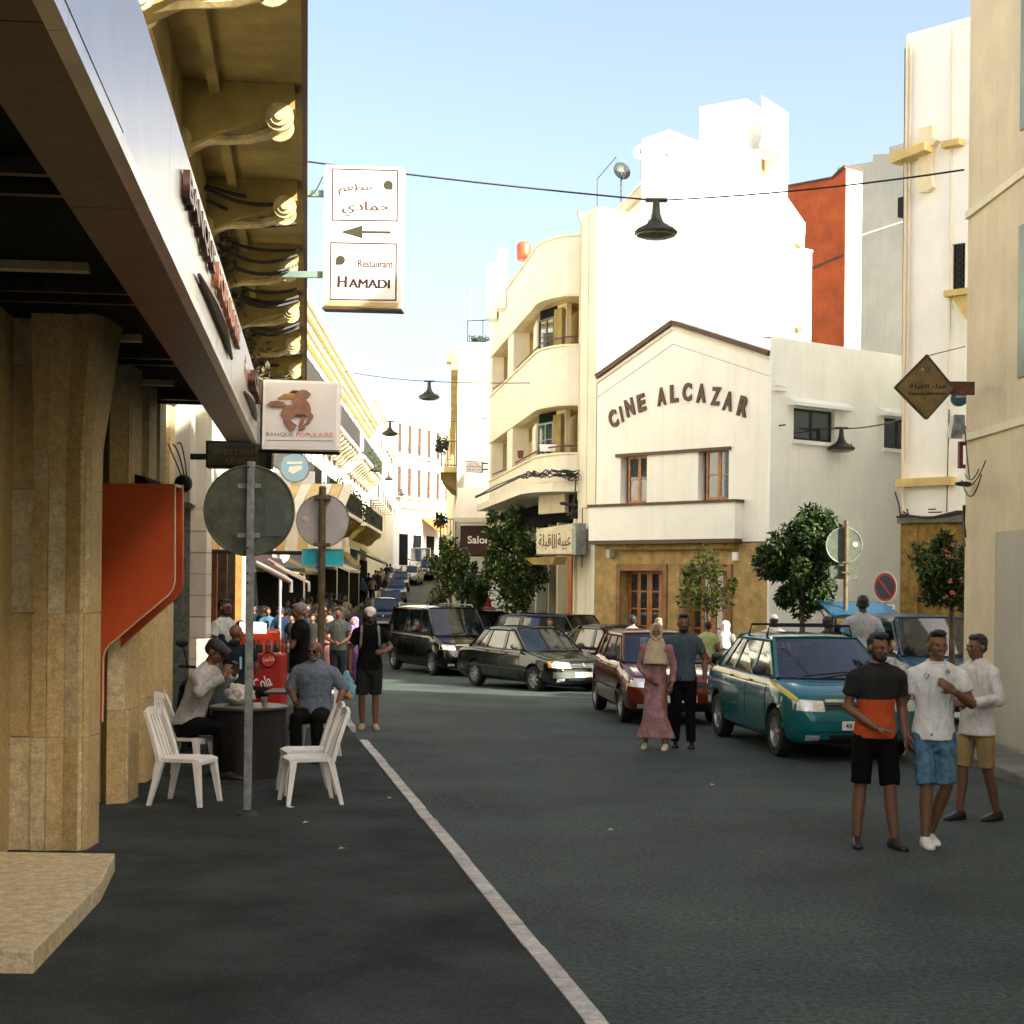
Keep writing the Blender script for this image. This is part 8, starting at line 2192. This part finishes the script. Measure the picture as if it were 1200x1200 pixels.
# ================================================================ CAFE TERRACE
def chair(label, x, y, rz, group='white plastic terrace chairs'):
    ch = empty('plastic_chair', label, 'chair', (x, y, PV), R(rz), group)
    return ch
m_chair = mat('white_resin', (.80,.80,.76), rough=.45, var=.08, scale=6, bump=.05, bscale=40)
def build_chair(ch):
    """front faces local -Y"""
    mb = MB(); n = 8; vs = []; fs = []
    for j in range(9):
        v = j/8; y = -.22 + .42*v; hwid = .215 - .02*v; dip = .018*math.sin(math.pi*v)
        for i in range(n+1):
            u = 2*i/n-1; vs.append((u*hwid, y, .435 - dip*(1-u*u) - (.02 if j == 0 else 0)))
    for j in range(8):
        for i in range(n): a = j*(n+1)+i; fs.append((a, a+1, a+n+2, a+n+1))
    N0 = len(vs); vs2 = [(p[0]*.985, p[1], p[2]-.035) for p in vs]
    fs += [tuple(a+N0 for a in f[::-1]) for f in list(fs)]
    ed = [i for i in range(n+1)] + [j*(n+1)+n for j in range(1, 9)] + [8*(n+1)+i for i in range(n-1, -1, -1)] + [j*(n+1) for j in range(7, 0, -1)]
    for a in range(len(ed)): b = (a+1) % len(ed); fs.append((ed[a], ed[b], ed[b]+N0, ed[a]+N0))
    mb.add(vs+vs2, fs); mb.build('seat', m_chair, ch, smooth=True)
    # back: two curved uprights, top rail and slats
    for s in (-1, 1):
        mb = MB(); rings = []
        for k in range(9):
            t = k/8; z = .40+.46*t; y = .19+.11*t+.04*t*t; x = s*(.200-.018*t-.05*max(0, t-.7)); w_ = .026-.004*t; d_ = .020
            rings.append([(x-w_, y-d_, z), (x+w_, y-d_, z), (x+w_*.8, y+d_, z), (x-w_*.8, y+d_, z)])
        mb.loft(rings); mb.build('back_upright', m_chair, ch, smooth=True)
    mb = MB(); rings = []
    for k in range(11):
        u = 2*k/10-1; x = u*.165; y = .345 + .012*(1-u*u); z = .845+.035*(1-u*u)
        rings.append([(x, y-.016, z-.05), (x, y-.014, z+.012), (x, y+.014, z+.016), (x, y+.012, z-.045)])
    mb.loft(rings); mb.build('top_rail', m_chair, ch, smooth=True)
    for k in range(4):
        x = -.105+.07*k; mb = MB(); mb.loft([[(x-.017, .19, .425), (x+.017, .19, .425), (x+.017, .205, .425), (x-.017, .205, .425)], [(x*.95-.017, .27, .64), (x*.95+.017, .27, .64), (x*.95+.017, .282, .64), (x*.95-.017, .282, .64)], [(x*.9-.015, .345, .83), (x*.9+.015, .345, .83), (x*.9+.015, .357, .83), (x*.9-.015, .357, .83)]]); mb.build('back_slat', m_chair, ch)
    for sx in (-1, 1):
        for (ty, by) in ((-.18, -.235), (.17, .27)):
            mb = MB(); x0, x1 = sx*.185, sx*.235
            mb.loft([[(x1-.021, by-.018, 0), (x1+.021, by-.018, 0), (x1+.021, by+.018, 0), (x1-.021, by+.018, 0)], [(x0-.034, ty-.032, .41), (x0+.030, ty-.032, .41), (x0+.030, ty+.032, .41), (x0-.034, ty+.032, .41)]]); mb.build('leg', m_chair, ch)
    return ch
ch0 = build_chair(chair('empty white plastic chair nearest the travertine column', -3.02, 14.75, 78))
for (lb, x, y, rz) in (('white plastic chair under the man in the pale sweatshirt', -3.42, 16.7, 78), ('front empty white plastic chair right of the sign pole', -1.90, 14.9, -72), ('white plastic chair tucked right behind the front one, right of the pole', -2.02, 15.6, -72), ('white plastic chair under the man in the blue checked shirt', -2.30, 18.62, -6),
                       ('white plastic chair under the bald man in the dark jacket', -3.55, 20.35, 150), ('white plastic chair under the dark haired seated man', -3.75, 21.95, 30)):
    c = copy_tree(ch0); c['label'] = lb; c.location = (x, y, PV + (.12 if y > 20 else 0)*0); c.rotation_euler = (0, 0, R(rz))
tb = empty('cafe_table', 'round dark café table wrapped in a black cloth behind the sign pole', 'table', (-2.80, 16.9, PV))
mb = MB(); mb.lathe([(.40,.715),(.42,.72),(.42,.745),(.40,.75)], n=32); mb.build('table_top', mat('dark_table_top', (.05,.055,.045), rough=.3), tb, smooth=True)
mb = MB(); n = 40; rings = []
for z, rr, am in ((.0,.40,.03),(.25,.39,.025),(.5,.385,.015),(.70,.395,.004),(.712,.40,0)):
    rings.append([((rr+am*math.sin(k*1.1))*math.cos(2*math.pi*k/n), (rr+am*math.sin(k*1.1))*math.sin(2*math.pi*k/n), z+.0) for k in range(n)])
mb.loft(rings); mb.build('table_cloth', mat('black_cloth', (.010,.010,.010), rough=.9), tb, smooth=True)
gl = empty('drinking_glass', 'tea glass on the café table', 'glass', (-2.62, 16.8, PV+.75)); mb = MB(); mb.lathe([(.026,0),(.030,.0),(.036,.10),(.033,.10),(.025,.01)], n=16); mb.build('tumbler', glass('clear_glass', (.25,.25,.2), .4), gl, smooth=True); mb = MB(); mb.lathe([(.024,.012),(.030,.07)], n=14); mb.build('tea', mat('tea', (.25,.09,.02), rough=.1), gl)
pb = empty('paper_bag', 'crumpled white paper bag on the café table', 'bag', (-2.92, 17.0, PV+.751)); mb = MB(); mb.ell((0,0,.10), (.17,.12,.11), n=14); o = mb.build('paper', mat('white_paper', (.52,.50,.47), rough=.9), pb, smooth=True); remesh(o, .012, 1, .07, .05)
t2 = empty('cafe_table', 'dark square café table partly behind the round one', 'table', (-2.62, 19.3, PV)); mb = MB(); mb.box(-.35,.35,-.35,.35,.72,.75); mb.build('table_top', MATS['dark_table_top'], t2, bevel=.008); mb = MB(); mb.tube([(0,0,0),(0,0,.72)], .035, 8); mb.build('pedestal', m_iron, t2); mb = MB(); mb.lathe([(.24,0),(.22,.03),(.04,.05)], n=16); mb.build('foot', m_iron, t2)
# Coca-Cola cooler
m_cola = mat('cola_red', (.38,.018,.010), rough=.4, var=.06)
m_colab = mat('cola_bright', (.60,.045,.015), rough=.4, var=.06)
ck = empty('drinks_cooler', 'red Coca-Cola drinks cooler behind the café tables', 'cooler', (-3.35, 21.3, PV))
Wc = Wall((-3.66, 21.1), (-3.10, 21.1)); 
x0, x1 = P(297, 800, 21.1).x, P(330, 800, 21.1).x
zt_ = P(315, 767, 21.1).z
mb = MB(); mb.box(x0+3.35, x1+3.35, -.2, .35, .02, zt_-PV); mb.build('cabinet', m_cola, ck, bevel=.02)
Wc = Wall((x0, 21.1), (x1, 21.1))
c = Wc.at(315, 773); mb = MB(Matrix.Translation((3.35, -21.3, -PV)) @ Wc.M); flat_disc(mb, (c[0], -.012, c[1]), .095, .02, 28); dsk = mb.build('badge_disc', m_colab, ck)
mb = MB(Matrix.Translation((3.35, -21.3, -PV)) @ Wc.M); mb.tube([(c[0]+.098*math.cos(a), -.02, c[1]+.098*math.sin(a)) for a in [i*2*math.pi/28 for i in range(29)]], .008, 5); mb.build('badge_ring', m_black, dsk)
TT = Matrix.Translation((3.35, -21.3, -PV))
for (s_, a_, b_, c__, d_, h_, off_) in (('Coca-Cola', 308.5, 775.5, 322, 774, 5, .0), ('Cola', 300, 810, 320, 803, 14, .012)):
    o = put_text(Wc, s_, a_, b_, c__, d_, h_, m_signwhite, ck, y=-.026, ext=.002, off=off_); o.data.transform(TT)
zc = P(315, 765, 21.1).z
for k in range(8):
    mb = MB(); xx = x0+.05+(k % 8)*.055; yy = 21.2+.05*(k%3); mb.lathe([(.022,0),(.024,.09),(.010,.13),(.010,.17)], (xx+3.35, yy-21.3, zc-PV), n=8)
    bo_ = mb.build('bottle', [m_green, m_wood, m_cola, m_galv][k % 4], None); bo_.location = (-3.35, 21.3, PV)
    tag(bo_, '%s bottle standing on top of the red cooler, %s in the row' % (['green','amber','red','silver capped'][k % 4], ['leftmost','second from left','third from left','fourth from left','fourth from right','third from right','second from right','rightmost'][k]), 'bottle', 'bottles on top of the red cooler')
hd2 = empty('display_hood', 'bright red and white back-lit display board above the red cooler', 'sign')
a, b = P(298, 755, 21.7), P(328, 741, 21.7); mb = MB(); mb.prism([(a.x-.3, a.z), (b.x, a.z), (b.x, b.z), (b.x-.03, b.z+.04), (b.x-.12, b.z+.05), (b.x-.2, b.z), (a.x-.3, b.z)], 21.65, 21.75, 'y'); mb.build('board', m_colab, hd2)
a, b = P(290, 742, 21.6), P(312, 729, 21.6); mb = MB(); mb.prism([(a.x-.1, a.z), (b.x, a.z), (b.x, b.z-.02), (b.x-.06, b.z), (a.x-.1, b.z)], 21.55, 21.62, 'y'); mb.build('lit_panel', mat('lit_panel', (.9,.75,.6), rough=.5, emit=.7), hd2)
put_text(Wall((P(290,740,21.6).x, 21.64), (P(330,740,21.6).x, 21.64)), 'Coca-Cola', 316, 741.5, 325, 741.5, 3, m_signwhite, hd2, y=-.004, ext=.001)
# parked scooter behind the columns
mo = empty('parked_scooter', 'dark scooter with mirror parked between the tiled pier and the café', 'scooter', (-3.75, 19.2, PV), R(25))
for y in (-.62, .58):
    w_ = wheel(mo, 0, y, .26, .12, m_rim, 6, 1)
mb = MB(); mb.loft([[(-.15,-.1,.22),(.15,-.1,.22),(.15,-.1,.30),(-.15,-.1,.30)], [(-.17,.2,.25),(.17,.2,.25),(.17,.2,.55),(-.17,.2,.55)], [(-.18,.6,.45),(.18,.6,.45),(.14,.6,.78),(-.14,.6,.78)], [(-.06,.95,.60),(.06,.95,.60),(.05,.95,.75),(-.05,.95,.75)]]); mb.build('rear_body', paint('scooter_blue', (.012,.03,.05)), mo, smooth=True, bevel=.02)
mb = MB(); mb.loft([[(-.20,-.42,.25),(.20,-.42,.25),(.18,-.36,.25),(-.18,-.36,.25)], [(-.22,-.40,.7),(.22,-.40,.7),(.20,-.32,.7),(-.20,-.32,.7)], [(-.14,-.30,1.0),(.14,-.30,1.0),(.12,-.22,1.0),(-.12,-.22,1.0)]]); mb.build('leg_shield', MATS['scooter_blue'], mo, smooth=True)
mb = MB(); mb.ell((0,.38,.80), (.15,.36,.06)); mb.build('saddle', m_black, mo, smooth=True)
mb = MB(); mb.tube([(-.34,-.18,1.05),(-.12,-.26,1.04),(.12,-.26,1.04),(.34,-.18,1.05)], .018, 6); mb.tube([(0,-.28,1.0),(0,-.52,.35),(0,-.62,.26)], .03, 6); mb.build('handlebar', m_black, mo)
for s in (-1, 1):
    mb = MB(); mb.tube([(s*.24,-.22,1.05),(s*.30,-.26,1.28)], .008, 5); mb.ell((s*.32,-.26,1.33), (.075,.012,.05)); mb.build('mirror', m_black, mo, smooth=True)
mb = MB(); mb.loft([[(-.16,-.34,1.02),(.16,-.34,1.02),(.16,-.33,1.02),(-.16,-.33,1.02)], [(-.13,-.20,1.38),(.13,-.20,1.38),(.13,-.19,1.38),(-.13,-.19,1.38)]]); mb.build('windscreen', glass('scooter_screen', (.03,.05,.06), .5), mo)

# ================================================================ TREES
npr = np.random.RandomState(3)
def crown(c, r, n, size, shape=1.0, clumps=26, seed=0, aspect=.42, droop=0.0):
    g = np.random.RandomState(seed)
    cc = g.normal(size=(clumps, 3)); cc /= np.linalg.norm(cc, axis=1)[:, None]
    cc *= (g.rand(clumps)**.45)[:, None]*.86
    cr_ = .20 + .22*g.rand(clumps)
    idx = g.randint(0, clumps, n)
    d = g.normal(size=(n, 3)); d /= np.linalg.norm(d, axis=1)[:, None]
    p = cc[idx] + d*(cr_[idx]*(g.rand(n)**.35))[:, None]
    p = p*np.array(r) + np.array(c)
    a = g.normal(size=(n, 3)) + d*1.1; a[:, 2] -= droop; a /= np.linalg.norm(a, axis=1)[:, None]
    b = np.cross(a, g.normal(size=(n, 3))); b /= np.linalg.norm(b, axis=1)[:, None]
    s_ = size*(.6+.7*g.rand(n))[:, None]
    a = a*s_; b = b*s_*aspect
    v = np.stack([p-a, p-a*.1+b, p+a, p-a*.1-b], 1).reshape(-1, 3)
    return v
def tree(name, label, base, cz, r, n, size, mats, seed, tr=.05, lean=(0,0), extra=None, z0=0.0, **k):
    t = empty(name, label, 'tree', (0,0,0))
    v = crown((base[0]+lean[0], base[1]+lean[1], cz), r, n, size, seed=seed, **k)
    me = bpy.data.meshes.new('crown'); q = len(v)//4
    me.vertices.add(len(v)); me.vertices.foreach_set('co', v.ravel())
    me.loops.add(q*4); me.loops.foreach_set('vertex_index', np.arange(q*4)); me.polygons.add(q)
    me.polygons.foreach_set('loop_start', np.arange(q)*4); me.polygons.foreach_set('loop_total', np.full(q, 4))
    mi = np.random.RandomState(seed+5).choice(len(mats), q, p=[.5,.35,.15][:len(mats)] if len(mats) == 3 else None)
    for m in mats: me.materials.append(m)
    me.polygons.foreach_set('material_index', mi.astype(np.int32)); me.update(calc_edges=True); me.validate()
    o = bpy.data.objects.new('crown', me); COL.objects.link(o); o.parent = t
    g = random.Random(seed)
    mb = MB(); top_ = (base[0]+lean[0]*.6, base[1]+lean[1]*.6, cz - r[2]*.35)
    mb.tube([(base[0], base[1], z0), (base[0]+lean[0]*.2+.02, base[1], z0+(top_[2]-z0)*.45), top_], [tr*1.25, tr, tr*.7], 9)
    for kx in range(9):
        a = g.uniform(0, 6.28); e = (top_[0]+r[0]*.75*math.cos(a), top_[1]+r[1]*.75*math.sin(a), cz + r[2]*g.uniform(-.3,.7)); s0 = Vector(top_) - Vector((0,0,g.uniform(0,.3)))
        mb.tube([s0, s0.lerp(Vector(e), .5)+Vector((0,0,-.06)), e], [tr*.5, tr*.3, tr*.08], 6)
    mb.build('trunk', m_bark, t, smooth=True)
    if extra: extra(t)
    return t
c = P(937, 655, 29.5); tree('laurel_tree', 'round dark laurel tree before the cinema side wall behind the taxi', (c.x+.05, 29.5), c.z, (.80,.75,.98), 10500, .08, [m_leafd, m_leafd, m_leafm], 4, tr=.055, clumps=34, aspect=.34)
c = P(829, 685, 33.2); tree('small_street_tree', 'small sparse bright green tree before the right cinema door', (c.x, 33.2), c.z, (.64,.60,.80), 1500, .06, [m_leafl, m_leafm, m_leafl], 8, tr=.035, clumps=18, z0=-.2)
c = P(604, 665, 45.5); tree('ficus_tree', 'dense dark ficus tree under the apartment balcony', (c.x, 45.8), c.z, (.88,.8,1.45), 4600, .085, [m_leafm, m_leafd, m_leafl], 12, tr=.07, clumps=40, z0=-.3)
c = P(606, 630, 45.0); tree('ficus_tree', 'upper bushy ficus crown rising left of the Arabic sign', (c.x-.3, 46.4), c.z+.3, (.72,.7,.72), 2500, .08, [m_leafm, m_leafd, m_leafl], 15, tr=.05, clumps=20, z0=-.3)
c = P(528, 676, 50); tree('ficus_tree', 'looser green ficus tree left of the salon shop', (c.x, 50), c.z, (.74,.7,1.15), 2900, .08, [m_leafm, m_leafl, m_leafd], 21, tr=.06, clumps=26, z0=-.3)
c = P(556, 690, 49); tree('ficus_tree', 'low ficus crown between the two larger ones in front of the shop glass', (c.x, 48.6), c.z, (.55,.5,.9), 2000, .08, [m_leafd, m_leafm, m_leafd], 23, tr=.05, clumps=16, z0=-.3)
m_pink = mat('pink_blossom', (.55,.16,.18), rough=.7, var=.2)
c = P(1106, 672, 24.2)
def blossoms(t):
    g = random.Random(5); mb = MB()
    for k in range(46):
        q = Vector((c.x + g.uniform(-.1,.62), 24.2 + g.uniform(-.5,.2), c.z + g.uniform(-.45,.50)))
        for j in range(5): leaf_cloud(mb, q, (.03,.03,.03), 2, .03, rr=g)
    tag(mb.build('blossoms', m_pink, t, fix=False), kind='stuff')
tree('oleander_tree', 'oleander tree with pink blossoms at the right edge', (c.x+.15, 24.3), c.z, (.62,.6,.72), 4200, .075, [m_leafd, m_leafm, m_leafl], 31, tr=.05, clumps=28, extra=blossoms, aspect=.26)
bake_all()
